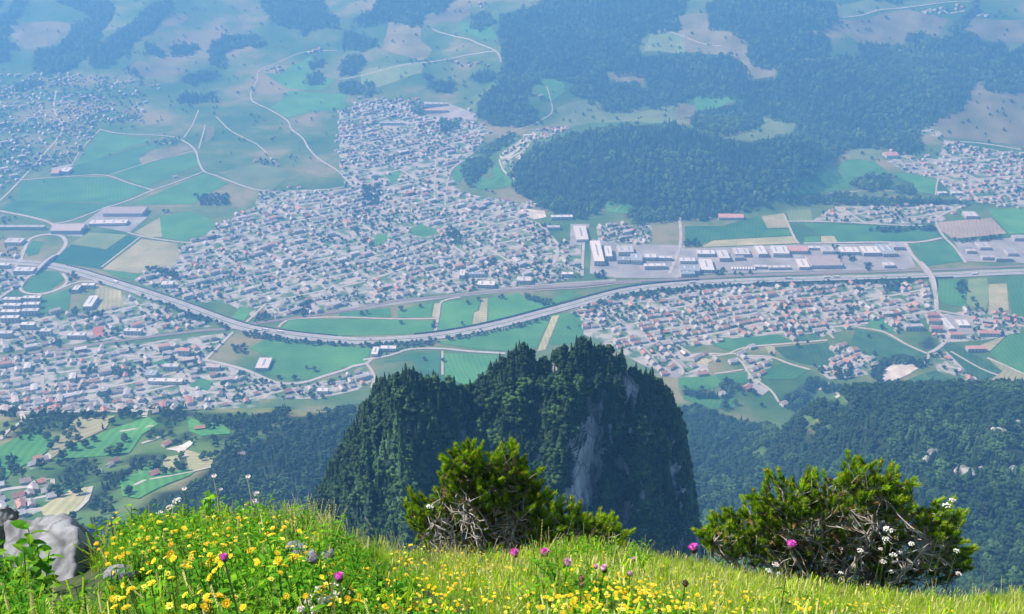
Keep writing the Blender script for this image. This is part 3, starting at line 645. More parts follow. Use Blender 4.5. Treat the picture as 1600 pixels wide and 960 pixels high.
def barrier(text_or_C, off_side, h, label, name='noise_barrier'):
    C = text_or_C; N = side_of(C); c = C + N * off_side
    z = height(c[:, 0], c[:, 1])
    mb = MB(); pm = MB()
    for i in range(len(c) - 1):
        a = c[i]; b = c[i + 1]; L = np.linalg.norm(b - a); an = math.atan2(b[1] - a[1], b[0] - a[0])
        mb.box((*(a + b) / 2, (z[i] + z[i + 1]) / 2 + 0.8 + h / 2), (L * 0.985, 0.35, h), 0, an)
        pm.box((a[0], a[1], z[i] + 0.8 + h / 2 + 0.1), (0.5, 0.5, h + 0.2), 0, an)
    o = thing(name, (0, 0, 0), label, 'noise barrier')
    link('panel_run', mb.mesh('panel_run', M['barrier']), o)['kind'] = 'stuff'
    link('post_run', pm.mesh('post_run', M['concrete']), o)['kind'] = 'stuff'
n0 = int(len(MW) * 0.455); n1 = int(len(MW) * 0.70)
barrier(MW[n0:n1:2], 15.0, 4.2, 'dark noise barrier along the valley side of the motorway bend')
barrier(MW[int(len(MW) * .12):int(len(MW) * .40):2], 15.0, 2.6, 'low dark barrier along the town side of the motorway west of the bend')
barrier(MW[int(len(MW) * .74):int(len(MW) * .90):2], -15.0, 3.4, 'dark noise barrier between the motorway and the red roofed village')

# ---------------------------------------------------------------- rocky wooded knoll
def mat_rock(name, hi, lo, moss, scale, moss_amt=0.55, bump=0.8, crack=2.2, crack_dark=0.35):
    m, nt, b = new_mat(name)
    tc = nt.nodes.new('ShaderNodeTexCoord')
    mp = nt.nodes.new('ShaderNodeMapping'); mp.inputs['Scale'].default_value = (1, 1, 0.35); mp.inputs['Rotation'].default_value = (0.15, 0.35, 0)
    nt.links.new(tc.outputs['Object'], mp.inputs['Vector'])
    n = nt.nodes.new('ShaderNodeTexNoise'); n.inputs['Scale'].default_value = scale; n.inputs['Detail'].default_value = 9; n.inputs['Roughness'].default_value = 0.68
    nt.links.new(mp.outputs['Vector'], n.inputs['Vector'])
    r = nt.nodes.new('ShaderNodeValToRGB')
    r.color_ramp.elements[0].position = 0.38; r.color_ramp.elements[0].color = (*lo, 1)
    r.color_ramp.elements[1].position = 0.6; r.color_ramp.elements[1].color = (*hi, 1)
    nt.links.new(n.outputs['Fac'], r.inputs['Fac'])
    ge = nt.nodes.new('ShaderNodeNewGeometry'); sp = nt.nodes.new('ShaderNodeSeparateXYZ')
    nt.links.new(ge.outputs['Normal'], sp.inputs['Vector'])
    ad = nt.nodes.new('ShaderNodeMath'); ad.operation = 'MULTIPLY_ADD'; ad.inputs[1].default_value = 0.7; ad.inputs[2].default_value = 0.0
    nt.links.new(n.outputs['Fac'], ad.inputs[0])
    ad2 = nt.nodes.new('ShaderNodeMath'); ad2.operation = 'ADD'
    nt.links.new(ad.outputs[0], ad2.inputs[0]); nt.links.new(sp.outputs['Z'], ad2.inputs[1])
    mr = nt.nodes.new('ShaderNodeMapRange'); mr.inputs['From Min'].default_value = moss_amt + 0.25; mr.inputs['From Max'].default_value = moss_amt + 0.5
    nt.links.new(ad2.outputs[0], mr.inputs['Value'])
    mx = nt.nodes.new('ShaderNodeMix'); mx.data_type = 'RGBA'; mx.inputs[7].default_value = (*moss, 1)
    nt.links.new(mr.outputs['Result'], mx.inputs['Factor']); nt.links.new(r.outputs['Color'], mx.inputs[6])
    vo = nt.nodes.new('ShaderNodeTexVoronoi'); vo.feature = 'DISTANCE_TO_EDGE'; vo.inputs['Scale'].default_value = scale * crack
    wz = nt.nodes.new('ShaderNodeVectorMath'); wz.operation = 'MULTIPLY_ADD'; wz.inputs[1].default_value = (1.2 / scale * .35,) * 3
    nt.links.new(n.outputs['Color'], wz.inputs[0]); nt.links.new(mp.outputs['Vector'], wz.inputs[2]); nt.links.new(wz.outputs['Vector'], vo.inputs['Vector'])
    cr = nt.nodes.new('ShaderNodeMapRange'); cr.inputs['From Max'].default_value = 0.07; cr.inputs['To Min'].default_value = crack_dark; nt.links.new(vo.outputs['Distance'], cr.inputs['Value'])
    cm = nt.nodes.new('ShaderNodeVectorMath'); cm.operation = 'SCALE'; nt.links.new(mx.outputs[2], cm.inputs[0]); nt.links.new(cr.outputs['Result'], cm.inputs['Scale'])
    nt.links.new(cm.outputs['Vector'], b.inputs['Base Color'])
    b.inputs['Roughness'].default_value = 0.95; b.inputs['Specular IOR Level'].default_value = 0.15
    bp = nt.nodes.new('ShaderNodeBump'); bp.inputs['Strength'].default_value = bump; bp.inputs['Distance'].default_value = 0.6 / scale * 0.1
    nt.links.new(n.outputs['Fac'], bp.inputs['Height']); nt.links.new(bp.outputs['Normal'], b.inputs['Normal'])
    return m
M['cliff'] = mat_rock('limestone_cliff', (0.62, 0.62, 0.64), (0.17, 0.17, 0.18), (0.028, 0.045, 0.018), 0.13)

# crest line: pixel of the tree tops and distance
CREST = [(425, 905, 775), (455, 850, 768), (488, 788, 760), (528, 712, 750), (562, 650, 742), (594, 596, 735), (628, 560, 732), (656, 573, 734), (696, 591, 738), (722, 606, 743), (738, 601, 748),
         (760, 575, 753), (788, 547, 756), (815, 527, 756), (836, 542, 756), (852, 549, 756), (876, 533, 756), (908, 523, 757), (956, 540, 762), (1000, 568, 772), (1035, 594, 786), (1056, 622, 800), (1068, 670, 814), (1078, 735, 826), (1088, 800, 836), (1100, 860, 844)]
KN = {}
KS = 0.46     # the knoll stands at this share of the distances listed in CREST
def build_knoll():
    cu = np.array([c[0] for c in CREST], float); cv = np.array([c[1] for c in CREST], float) + 20; cy = np.array([c[2] for c in CREST], float)
    nu = 300
    u = np.linspace(cu[0], cu[-1], nu)
    v = np.interp(u, cu, cv); yy = np.interp(u, cu, cy)
    # more columns where the crest is steep
    s = np.concatenate([[0], np.cumsum(np.hypot(np.diff(u), np.diff(v) * 0.6))]); q = np.linspace(0, s[-1], nu)
    u = np.interp(q, s, u); v = np.interp(u, cu, cv); yy = np.interp(u, cu, cy)
    d = rays(u, v); d /= d[:, 1:2]
    C = d * yy[:, None]
    nf, nb = 130, 26
    V = []
    # relief of the face: named buttresses (pixel column, reach in metres, width px)
    butt = [(560, 20, 22), (600, 10, 20), (640, 30, 28), (690, 12, 22), (740, 2, 26), (800, 26, 34), (850, 12, 28), (890, 10, 22), (925, -22, 20), (965, -14, 14), (1003, 30, 20), (1040, -6, 16), (1062, 12, 12)]
    for j in range(nf + nb + 1):
        if j <= nf:
            t = j / nf                       # 0 crest .. 1 foot of the camera-side face
            base = height(KS * C[:, 0], KS * (C[:, 1] - 95)) / KS - 16
            cz = np.convolve(np.pad(C[:, 2], 20, mode='edge'), np.ones(41) / 41, 'valid')
            z = C[:, 2] + (base - C[:, 2]) * t + (cz - C[:, 2]) * np.clip(t * 3, 0, 1) * (1 - t)
            drop = C[:, 2] - z
            run = drop * 0.36 + 14 * np.sin(np.clip(t * 6, 0, 1) * math.pi / 2)
            b = sum(a * np.exp(-((u - c - 25 * (t - .3)) / w) ** 2) for c, a, w in butt)
            b = b * np.clip(t * 2.6, 0.12, 1)
            x = C[:, 0] + 0
            nz = 26 * fbm(x / 46 + 5, z / 70, 4) + 9 * fbm(x / 12, z / 26, 3) + 3.0 * np.abs(fbm(x / 5 + z / 24, z / 15, 3))
            y = C[:, 1] - run - b + nz * np.clip(t * 5, 0.15, 1)
            V.append(np.stack([x + 6 * fbm(z / 30, x / 30, 2) * min(1, t * 6), y, z], -1))
        else:
            t = (j - nf) / nb
            z0 = C[:, 2]
            y = C[:, 1] + 8 * t + 190 * t * t
            base = height(KS * C[:, 0], KS * y) / KS - 12
            z = z0 + (base - z0) * (t ** 0.8)
            V.append(np.stack([C[:, 0] + 6 * fbm(z / 30, y / 30, 2), y, z + 6 * fbm(C[:, 0] / 25, y / 25, 3) * (1 - t)], -1))
    G = np.array(V) * KS
    order = list(range(nf, -1, -1)) + list(range(nf + 1, nf + nb + 1))   # foot -> crest -> back
    G = G[order]
    nv = G.shape[0]
    idx = np.arange(nv * nu).reshape(nv, nu)
    F = np.stack([idx[:-1, :-1], idx[:-1, 1:], idx[1:, 1:], idx[1:, :-1]], -1).reshape(-1, 4)
    me = mesh_from('rocky_knoll', G.reshape(-1, 3), F, M['cliff'])
    o = link('rocky_knoll', me); tag(o, kind='structure')
    KN['G'] = G; KN['nf'] = nf
build_knoll()

CLIFF = [pxs(t) for t in ['K 1070,340 1125,390 1155,560 1130,620 1125,720 1105,850 1040,850 935,870 970,700 1010,600 1000,530 1025,480 1055,450', 'K 1190,250 1250,200 1330,330 1320,385 1260,330',
         'K 1150,560 1180,560 1240,660 1255,730 1210,745 1190,640', 'K 1460,640 1490,640 1490,740 1450,760', 'K 470,495 520,500 540,560 480,560', 'K 0,520 40,500 20,570 -10,580', 'K 1230,820 1300,850 1260,980 1200,980', 'K 850,520 880,505 890,545 860,560']]
KNOLL_SIL = [(c[0], c[1] - 4) for c in CREST] + [(1110, 960), (430, 960)]
LIP_IMG = [(-50, 800), (130, 800), (180, 790), (300, 765), (480, 800), (520, 832), (640, 850), (680, 700), (850, 700), (970, 830), (1080, 860), (1110, 790), (1300, 700), (1430, 730), (1500, 790), (1520, 900), (1700, 925)]
def in_view(P, up=0.0, hidden_by_knoll=True):
    Q = np.array(P, float).copy(); Q[..., 2] += up
    u, v, d = project(Q)
    ok = (u > -10) & (u < 1610) & (v > -12) & (v < np.interp(u, [p[0] for p in LIP_IMG], [p[1] for p in LIP_IMG]))
    if hidden_by_knoll: ok &= ~(inside(KNOLL_SIL, u, v) & (d > 860 * KS))
    return ok

# ---------------------------------------------------------------- trees: leaf and branch geometry
M['bark'] = mat_noise('bark', (0.09, 0.07, 0.055), (0.16, 0.13, 0.10), scale=2.0, rough=0.95)
M['leaf_a'] = mat_noise('leaf_canopy', (0.008, 0.026, 0.008), (0.034, 0.082, 0.018), scale=0.22, rough=0.8, rnd=0.4, detail=6)
M['leaf_b'] = mat_noise('leaf_canopy_fresh', (0.025, 0.065, 0.014), (0.07, 0.135, 0.026), scale=0.22, rough=0.8, rnd=0.35, detail=6)
M['needle'] = mat_noise('spruce_needles', (0.010, 0.034, 0.010), (0.035, 0.078, 0.02), scale=0.3, rough=0.8, rnd=0.45, detail=6)
M['needle_b'] = mat_noise('spruce_needles_light', (0.03, 0.075, 0.02), (0.07, 0.13, 0.035), scale=0.3, rough=0.8, rnd=0.4, detail=6)

def ico(sub):
    bm = bmesh.new(); bmesh.ops.create_icosphere(bm, subdivisions=sub, radius=1.0)
    v = [x.co.copy() for x in bm.verts]; f = [tuple(x.index for x in q.verts) for q in bm.faces]; bm.free()
    return v, f
ICO1 = ico(1)

def crown_broad(seed, h=1.0, w=0.42, clumps=30, leaves=220):
    """uneven crown: clumps of foliage with ragged leaf blades around them, unit tree height"""
    r = random.Random(seed); mb = MB()
    cs = []
    for i in range(clumps):
        while True:
            p = Vector((r.uniform(-1, 1), r.uniform(-1, 1), r.uniform(-1, 1)))
            if 0.3 < p.length < 1: break
        zz = 0.60 + p.z * 0.36
        ww = w * (1.0 - 0.35 * max(0, p.z)) * (1 - 0.25 * max(0, -p.z))
        c = Vector((p.x * ww * 0.86, p.y * ww * 0.86, zz)); s = r.uniform(0.08, 0.15)
        cs.append((c, s))
        sx, sy, sz = s * r.uniform(.8, 1.25), s * r.uniform(.8, 1.25), s * r.uniform(.6, 0.95)
        vs = [c + Vector((v.x * sx * r.uniform(.7, 1.25), v.y * sy * r.uniform(.7, 1.25), v.z * sz * r.uniform(.7, 1.25))) for v in ICO1[0]]
        mb.add(vs, ICO1[1])
    for i in range(leaves):
        c, s = r.choice(cs)
        d = Vector((r.gauss(0, 1), r.gauss(0, 1), r.gauss(0.3, 1))).normalized()
        p = c + d * s * r.uniform(0.9, 1.4)
        a = d.cross(Vector((r.gauss(0, 1), r.gauss(0, 1), r.gauss(0, 1)))).normalized(); b = (d.cross(a) + d * r.uniform(-.5, .5)).normalized()
        k = r.uniform(0.02, 0.045)
        mb.add([p - a * k, p - b * k * .8, p + a * k, p + b * k], [(0, 1, 2, 3)])
    return mb

def trunk_broad(seed):
    r = random.Random(seed + 99); mb = MB()
    mb.tube([(0, 0, -0.04), (0.01, 0, .2), (-0.01, .01, .45), (0, 0, .75)], [.034, .026, .02, .006], 6)
    for k in range(5):
        a = r.uniform(0, 6.28); z = r.uniform(.25, .5)
        mb.tube([(0, 0, z), (math.cos(a) * .13, math.sin(a) * .13, z + .14), (math.cos(a) * .24, math.sin(a) * .24, z + .25)], [.014, .009, .004], 5)
    return mb

def crown_spruce(seed, layers=13, w=0.17, base=0.1, ragged=0.35):
    r = random.Random(seed); mb = MB()
    for i in range(layers):
        t = i / (layers - 1)
        z = base + (1 - base) * (t ** 0.92) * 0.97
        rad = w * (1 - t) ** 0.8 * r.uniform(.85, 1.12) + 0.012
        n = max(4, int(9 - 4 * t))
        a0 = r.uniform(0, 6.28)
        for k in range(n):
            a = a0 + 6.283 * k / n + r.uniform(-.25, .25)
            L = rad * r.uniform(1 - ragged, 1 + ragged * .5)
            dx, dy = math.cos(a), math.sin(a)
            wd = L * r.uniform(.34, .5); dr = L * r.uniform(.25, .6)
            th = 0.018 + .02 * (1 - t)
            p0 = Vector((0, 0, z + .035)); tip = Vector((dx * L, dy * L, z - dr))
            mid = Vector((dx * L * .6, dy * L * .6, z - dr * .3))
            s = Vector((-dy, dx, 0)) * wd
            mb.add([p0, mid + s - Vector((0, 0, th)), tip, mid - s - Vector((0, 0, th)), mid + Vector((0, 0, th)), mid - Vector((0, 0, th * 1.6))],
                   [(0, 1, 4), (1, 2, 4), (2, 3, 4), (3, 0, 4), (1, 0, 5), (2, 1, 5), (3, 2, 5), (0, 3, 5)])
    n = 6
    vs = [(math.cos(6.283 * k / n) * w * .42, math.sin(6.283 * k / n) * w * .42, base + .03) for k in range(n)] + [(0, 0, 1.0)]
    mb.add(vs, [(k, (k + 1) % n, n) for k in range(n)])
    return mb

def trunk_spruce():
    mb = MB(); mb.tube([(0, 0, -0.05), (0, 0, .3), (0, 0, .9)], [.018, .013, .003], 6); return mb

CROWNS_B = [crown_broad(s, w=w).mesh('crown', M['leaf_a'] if k % 3 else M['leaf_b']) for k, (s, w) in enumerate([(1, .44), (2, .40), (3, .48), (4, .36)])]
TRUNK_B = [trunk_broad(s).mesh('trunk', M['bark']) for s in (1, 2)]
CROWNS_S = [crown_spruce(s, w=w, layers=l).mesh('crown', M['needle'] if k != 2 else M['needle_b']) for k, (s, w, l) in enumerate([(11, .17, 14), (12, .14, 15), (13, .2, 12), (14, .12, 16)])]
TRUNK_S = [trunk_spruce().mesh('trunk', M['bark'])]

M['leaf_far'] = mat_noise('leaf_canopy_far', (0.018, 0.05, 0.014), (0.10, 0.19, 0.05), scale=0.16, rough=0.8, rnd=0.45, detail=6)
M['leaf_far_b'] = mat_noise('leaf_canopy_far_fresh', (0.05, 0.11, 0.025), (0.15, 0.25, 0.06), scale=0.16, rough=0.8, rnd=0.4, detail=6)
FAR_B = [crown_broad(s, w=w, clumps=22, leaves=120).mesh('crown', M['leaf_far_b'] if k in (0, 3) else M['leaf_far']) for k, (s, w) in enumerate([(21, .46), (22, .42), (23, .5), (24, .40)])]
PROTO_COL = {}
def proto_collection(name, entries):
    """instances for the woods: each entry is a list of meshes joined into one tree; not linked to the scene"""
    c = bpy.data.collections.new(name)
    for i, mesh in enumerate(entries):
        o = bpy.data.objects.new('%s_%02d' % (name, i), mesh); c.objects.link(o)
    PROTO_COL[name] = c
    return c

def join_meshes(name, parts):
    V = []; F = []; Mi = []; mats = []
    for me in parts:
        n = len(V); V += [v.co[:] for v in me.vertices]
        k0 = len(mats); mats += list(me.materials)
        for p in me.polygons: F.append(tuple(i + n for i in p.vertices)); Mi.append(k0 + p.material_index)
    return mesh_from(name, V, F, mats, Mi)

proto_collection('wood_tree', [join_meshes('wood_tree', [CROWNS_B[i], TRUNK_B[i % 2]]) for i in range(4)] + [join_meshes('wood_spruce', [CROWNS_S[i], TRUNK_S[0]]) for i in range(4)])

proto_collection('far_wood_tree', [join_meshes('far_tree', [FAR_B[i], TRUNK_B[i % 2]]) for i in range(4)] + [join_meshes('far_spruce', [CROWNS_S[i], TRUNK_S[0]]) for i in range(4)])

GN_CACHE = {}
def scatter_tree(coll):
    if coll.name in GN_CACHE: return GN_CACHE[coll.name]
    ng = bpy.data.node_groups.new('scatter_' + coll.name, 'GeometryNodeTree')
    ng.interface.new_socket('Geometry', in_out='INPUT', socket_type='NodeSocketGeometry')
    ng.interface.new_socket('Geometry', in_out='OUTPUT', socket_type='NodeSocketGeometry')
    N = ng.nodes.new
    gi = N('NodeGroupInput'); go = N('NodeGroupOutput'); ip = N('GeometryNodeInstanceOnPoints'); ci = N('GeometryNodeCollectionInfo')
    ci.inputs['Collection'].default_value = coll; ci.inputs['Separate Children'].default_value = True; ci.inputs['Reset Children'].default_value = True
    def attr(nm, ty):
        a = N('GeometryNodeInputNamedAttribute'); a.data_type = ty; a.inputs['Name'].default_value = nm; return a
    ai = attr('pick', 'INT'); ar = attr('turn', 'FLOAT_VECTOR'); as_ = attr('size', 'FLOAT_VECTOR')
    er = N('FunctionNodeEulerToRotation')
    L = ng.links.new
    L(gi.outputs[0], ip.inputs['Points']); L(ci.outputs[0], ip.inputs['Instance']); ip.inputs['Pick Instance'].default_value = True
    L(ai.outputs['Attribute'], ip.inputs['Instance Index']); L(ar.outputs['Attribute'], er.inputs[0]); L(er.outputs[0], ip.inputs['Rotation'])
    L(as_.outputs['Attribute'], ip.inputs['Scale']); L(ip.outputs[0], go.inputs[0])
    GN_CACHE[coll.name] = ng
    return ng

def scatter(name, P, pick, turn, size, coll, parent=None, cat=None, label=None):
    P = np.asarray(P, float)
    me = bpy.data.meshes.new(name)
    me.vertices.add(len(P)); me.vertices.foreach_set('co', P.astype(np.float32).ravel())
    a = me.attributes.new('pick', 'INT', 'POINT'); a.data.foreach_set('value', np.asarray(pick, np.int32))
    a = me.attributes.new('turn', 'FLOAT_VECTOR', 'POINT'); a.data.foreach_set('vector', np.asarray(turn, np.float32).ravel())
    a = me.attributes.new('size', 'FLOAT_VECTOR', 'POINT'); a.data.foreach_set('vector', np.asarray(size, np.float32).ravel())
    o = link(name, me, parent)
    md = o.modifiers.new('scatter', 'NODES'); md.node_group = scatter_tree(coll)
    tag(o, label, cat, None, 'stuff')
    return o

def jitter_grid(x0, x1, y0, y1, sp):
    xs = np.arange(x0, x1, sp); ys = np.arange(y0, y1, sp)
    X, Y = np.meshgrid(xs, ys)
    X = X + RNG.uniform(-.45, .45, X.shape) * sp; Y = Y + RNG.uniform(-.45, .45, Y.shape) * sp
    return X.ravel(), Y.ravel()

SEG = None
def road_distance(x, y, chunk=4000):
    """distance to the nearest road centre minus its half width"""
    global SEG
    if SEG is None:
        SEG = np.concatenate([np.c_[C[::2], np.full(len(C[::2]), w)] for C, w in ALL_ROADS + [(MW, 13.0), (RW, 6.0)]])
    out = np.empty(len(x))
    # bucket the road points in 60 m cells
    cell = 60.0
    d = {}
    for i, (a, b) in enumerate(np.floor(SEG[:, :2] / cell).astype(int)): d.setdefault((a, b), []).append(i)
    qa = np.floor(np.asarray(x) / cell).astype(int); qb = np.floor(np.asarray(y) / cell).astype(int)
    out[:] = 99.0
    groups = {}
    for i, k in enumerate(zip(qa, qb)): groups.setdefault(k, []).append(i)
    for (a, b), ids in groups.items():
        cand = [j for da in (-1, 0, 1) for db in (-1, 0, 1) for j in d.get((a + da, b + db), ())]
        if not cand: continue
        S = SEG[cand]; ids = np.array(ids)
        dd = np.hypot(x[ids, None] - S[None, :, 0], y[ids, None] - S[None, :, 1]) - S[None, :, 2]
        out[ids] = dd.min(1)
    return out

TREES = []   # arrays: x, y, z, height, width factor, kind (0 broadleaf, 1 conifer), place code
def add_trees(x, y, h, wf, kind, place, z=None):
    if z is None: z = height(x, y)
    TREES.append(np.c_[x, y, z, h, wf, kind, np.full(len(x), place)])

def plant_woods():
    # far woods
    X, Y = jitter_grid(-2600, 2600, 2050, 4900, 11.5)
    Z = height(X, Y)
    u, v, d = project(np.c_[X, Y, Z + 7])
    off = (u < -15) | (u > 1615) | (v < -15)
    wild = off & (fbm(X / 260 + 11, Y / 260, 3) > 0.02) & (Y > np.interp(X, FOOTX, FOOTY) + 60)
    ju = 13 * fbm(X / 40, Y / 40, 3); jv = 8 * fbm(X / 40 + 50, Y / 40, 3)
    m = (inside_any(FOREST, u + ju, v + jv) & ~off) | (wild & (np.abs(u - 800) < 1050) & (v > -120))
    X, Y = X[m], Y[m]; n = len(X)
    con = RNG.random(n) < np.clip(0.30 + 0.9 * fbm(X / 150, Y / 150, 3), 0.03, .8)
    h = np.where(con, RNG.uniform(11, 25, n), RNG.uniform(9, 20, n))
    add_trees(X, Y, h, np.where(con, RNG.uniform(1.2, 1.6, n), RNG.uniform(.95, 1.25, n)), con, 0)
    # near woods and tree belts on the slopes below
    X, Y = jitter_grid(-1100, 1100, 230, 1750, 7.6)
    Z = height(X, Y)
    u, v, d = project(np.c_[X, Y, Z + 6])
    m = inside_any(NEAR_FOREST, u, v) & ~inside_any(CLEARING, u, v) | ((Y < 700) & (np.abs(X) < 0.8 * Y))
    m &= (v < 1100) & (np.abs(u - 800) < 1000) & ((fbm(X / 13 + 8, Y / 13, 2) > -0.36) | (Y < 600))
    rocky = fbm(X / 60 + 3, Y / 40, 2)
    m &= ~((u > 1400) & (v > 670) & (v < 790) & (rocky > 0.34))
    X, Y = X[m], Y[m]; n = len(X)
    uu = u[m]; vv = v[m]
    pc = np.clip(0.12 + 0.5 * fbm(X / 90, Y / 90, 2) + np.where((uu > 330) & (uu < 640) & (vv > 640), 0.12, 0), 0.02, .8)
    con = RNG.random(n) < pc
    h = np.where(con, RNG.uniform(10, 19, n), RNG.uniform(6, 15, n)) * np.where((uu < 560) & (vv < 830) & (Y < 1250), np.where(uu < 340, .58, .72), 1)
    add_trees(X, Y, h, np.where(con, RNG.uniform(1.1, 1.5, n), RNG.uniform(.95, 1.25, n)), con, 1)
    # belts by the motorway, in town and among fields
    X, Y = jitter_grid(-1900, 1900, 1350, 3000, 8.0)
    Z = height(X, Y); u, v, d = project(np.c_[X, Y, Z + 4])
    m = inside_any(HEDGE, u, v)
    X, Y = X[m], Y[m]
    k = road_distance(X, Y) > 1.5; X, Y = X[k], Y[k]; n = len(X)
    add_trees(X, Y, RNG.uniform(6, 11, n), RNG.uniform(1.0, 1.3, n), RNG.random(n) < .1, 2)
plant_woods()

LONE = pxs('G 170,200 270,178 330,455 535,460 765,360 690,375 540,450 230,455 250,465 410,380 430,185 470,165 520,225 522,238 500,270 460,290 240,240 200,230 330,235 395,235 360,260 300,270 290,262 345,345 265,310 250,335 215,265 490,290 1010,235 1060,250 275,430 310,560 640,355 720,368 175,345 95,380 30,180 15,215 60,195 '
 'F 1310,360 1300,395 1315,430 1360,440 1380,470 925,110 960,108 1012,118 730,60 780,75 870,70 1100,100 1160,100 940,570 1340,480 550,655 430,690 630,745 905,690 245,820 290,570 400,580 880,610 1490,490 1555,590 1370,580 150,400 190,440 480,470 110,470 30,440 640,440 690,400 760,380 850,400 960,400 1140,450 '
 'E 285,545 570,550 435,565 375,470 285,485 645,440 740,430 755,430 130,500 105,505 595,455 220,690 395,715 1090,510 1060,570 1110,560 480,720 '
 'D 1420,755 1455,765 1290,800 1365,805 410,545 345,490 690,300 410,510 455,505 440,510 760,30 780,30 1120,780 1210,820 1090,850 380,850 550,860 890,740 '
 'A 880,490 890,495 745,540 865,520 990,500 1020,460 1165,535 1305,570 1260,650 1350,720 1345,730 1020,750 205,840 50,920 820,655 830,640 1110,650 1130,650 890,40 855,60 1000,130 640,240 625,245 1060,370 1130,300 1180,295 1460,270 1080,260 910,435 790,490 '
 'B 115,150 355,160 540,160 455,220 330,280 390,300 425,270 500,280 520,285 660,285 545,235 210,510 240,470 130,560 160,570 370,560 935,570 975,385 1130,530 1175,545 1165,510 1285,550 1510,510 1385,550 1530,180 1000,515 790,125 700,770 710,890 680,880 200,840 '
 'C 720,755 765,735 850,710 895,735 615,870 740,110 780,120 850,100 880,100 920,35 960,80 1540,470 1430,500 1475,515 1440,530 1510,535 1340,560 1250,545 1200,600 1380,590 1420,620 1435,655 1590,500 1520,140 380,610 340,630 110,455 195,455 1005,820 1075,800 990,870 1185,165 1380,165 1290,680 '
 'H 790,20 720,15 830,45 900,50 870,10 930,80 1010,40 1040,90 960,40')
def plant_singles():
    P = ground_at([p[0] for p in LONE], [p[1] + 2 for p in LONE])
    n = len(P)
    add_trees(P[:, 0], P[:, 1], RNG.uniform(7.5, 12, n), RNG.uniform(1.0, 1.35, n), RNG.random(n) < .06, 3)
    # loose trees over the far meadows
    X, Y = jitter_grid(-2500, 2500, 2700, 4700, 42.0)
    Z = height(X, Y); u, v, d = project(np.c_[X, Y, Z + 4])
    keep = (RNG.random(len(X)) < .2 + .5 * np.clip(fbm(X / 200, Y / 200, 2), 0, 1)) & ~inside_any(FOREST, u, v) & (v < 260) & (np.abs(u - 800) < 860) & (v > -20)
    keep &= ~inside_any([f for _a, _b, f in FIELD if f[0][1] > 180], u, v)
    X, Y = X[keep], Y[keep]; k = road_distance(X, Y) > 5; X, Y = X[k], Y[k]; n = len(X)
    add_trees(X, Y, RNG.uniform(7, 13, n), RNG.uniform(1.0, 1.4, n), RNG.random(n) < .15, 4)
plant_singles()

def plant_knoll():
    G = KN['G']; nv, nu, _ = G.shape
    a = G[:-1, :-1]; b = G[:-1, 1:]; c = G[1:, :-1]; dd = G[1:, 1:]
    nrm = np.cross(b - a, c - a); area = np.linalg.norm(nrm, axis=-1); nrm = nrm / (area[..., None] + 1e-9)
    nrm = np.where(nrm[..., 2:3] < 0, nrm, nrm)
    w = area.copy()
    w[KN['nf']:] *= 0.4; w[KN['nf'] - 10:KN['nf'] + 6] *= 2.2
    tot = w.sum(); n = 9000
    pick = RNG.choice(w.size, n, p=(w / tot).ravel())
    i, j = np.unravel_index(pick, w.shape)
    s = RNG.random((n, 1)); t = RNG.random((n, 1))
    P = a[i, j] * (1 - s) * (1 - t) + b[i, j] * s * (1 - t) + c[i, j] * (1 - s) * t + dd[i, j] * s * t
    u, v, d = project(P + np.array([0, 0, 3.0]))
    front = i < KN['nf']
    bare = inside_any(CLIFF, u, v) | inside_any(CLIFF[:2], u, v - 11) | inside_any(CLIFF[:1], u + 4, v - 20)
    # forested shaded gully: fewer trees at the darkest part beside the cliff
    patch = fbm(P[:, 0] / 14 + 9, P[:, 2] / 17, 3)
    keep = ~(front & bare) & ((patch > -0.62) | (np.abs(i - KN['nf']) < 12))
    keep &= ~(front & (u > 1045) & (v > 720) & (patch < -0.25))
    P, u, v, patch = P[keep], u[keep], v[keep], patch[keep]; n = len(P)
    broad_zone = (u > 690) & (u < 920) & (v > 590) | (u > 985) & (u < 1030) & (v > 660)
    con = RNG.random(n) < np.where(broad_zone, 0.38, np.where(v < 610, .4, 0.62))
    h = np.where(con, RNG.uniform(8, 19, n), RNG.uniform(6, 13, n)) * np.where(v < 600, .66, 1) * KS * 1.5
    edge = np.minimum(u - 500, 1075 - u)
    h = h * np.where((u > 1040), .7, 1)
    add_trees(P[:, 0], P[:, 1], h, np.where(con, RNG.uniform(.9, 1.5, n), RNG.uniform(.75, 1.1, n)), con, 5, P[:, 2] - 0.4)
plant_knoll()

# ---------------------------------------------------------------- houses
def wallmat(n, c, k=.1): return mat_noise(n, tuple(x * (1 - k) for x in c), c, scale=0.6, rough=0.9, rnd=0.08)
M['wall_white'] = wallmat('render_white', (0.52, 0.51, 0.49)); M['wall_cream'] = wallmat('render_cream', (0.46, 0.42, 0.34)); M['wall_wood'] = wallmat('timber_brown', (0.20, 0.13, 0.085), .4)
M['wall_grey'] = wallmat('render_grey', (0.48, 0.48, 0.47)); M['roof_red'] = mat_noise('roof_tiles_red', (0.34, 0.17, 0.13), (0.48, 0.27, 0.21), scale=0.5, rough=0.85, rnd=0.25)
M['roof_brown'] = mat_noise('roof_tiles_brown', (0.30, 0.255, 0.24), (0.45, 0.40, 0.38), scale=0.5, rough=0.85, rnd=0.25)
M['roof_grey'] = mat_noise('roof_slates_grey', (0.31, 0.31, 0.32), (0.50, 0.495, 0.50), scale=0.5, rough=0.8, rnd=0.25); M['roof_pale'] = mat_noise('roof_gravel_pale', (0.45, 0.44, 0.42), (0.62, 0.6, 0.57), scale=0.4, rough=0.9, rnd=0.15)
M['roof_white'] = mat_noise('roof_sheet_white', (0.50, 0.50, 0.50), (0.62, 0.62, 0.61), scale=0.2, rough=0.6, rnd=0.06)
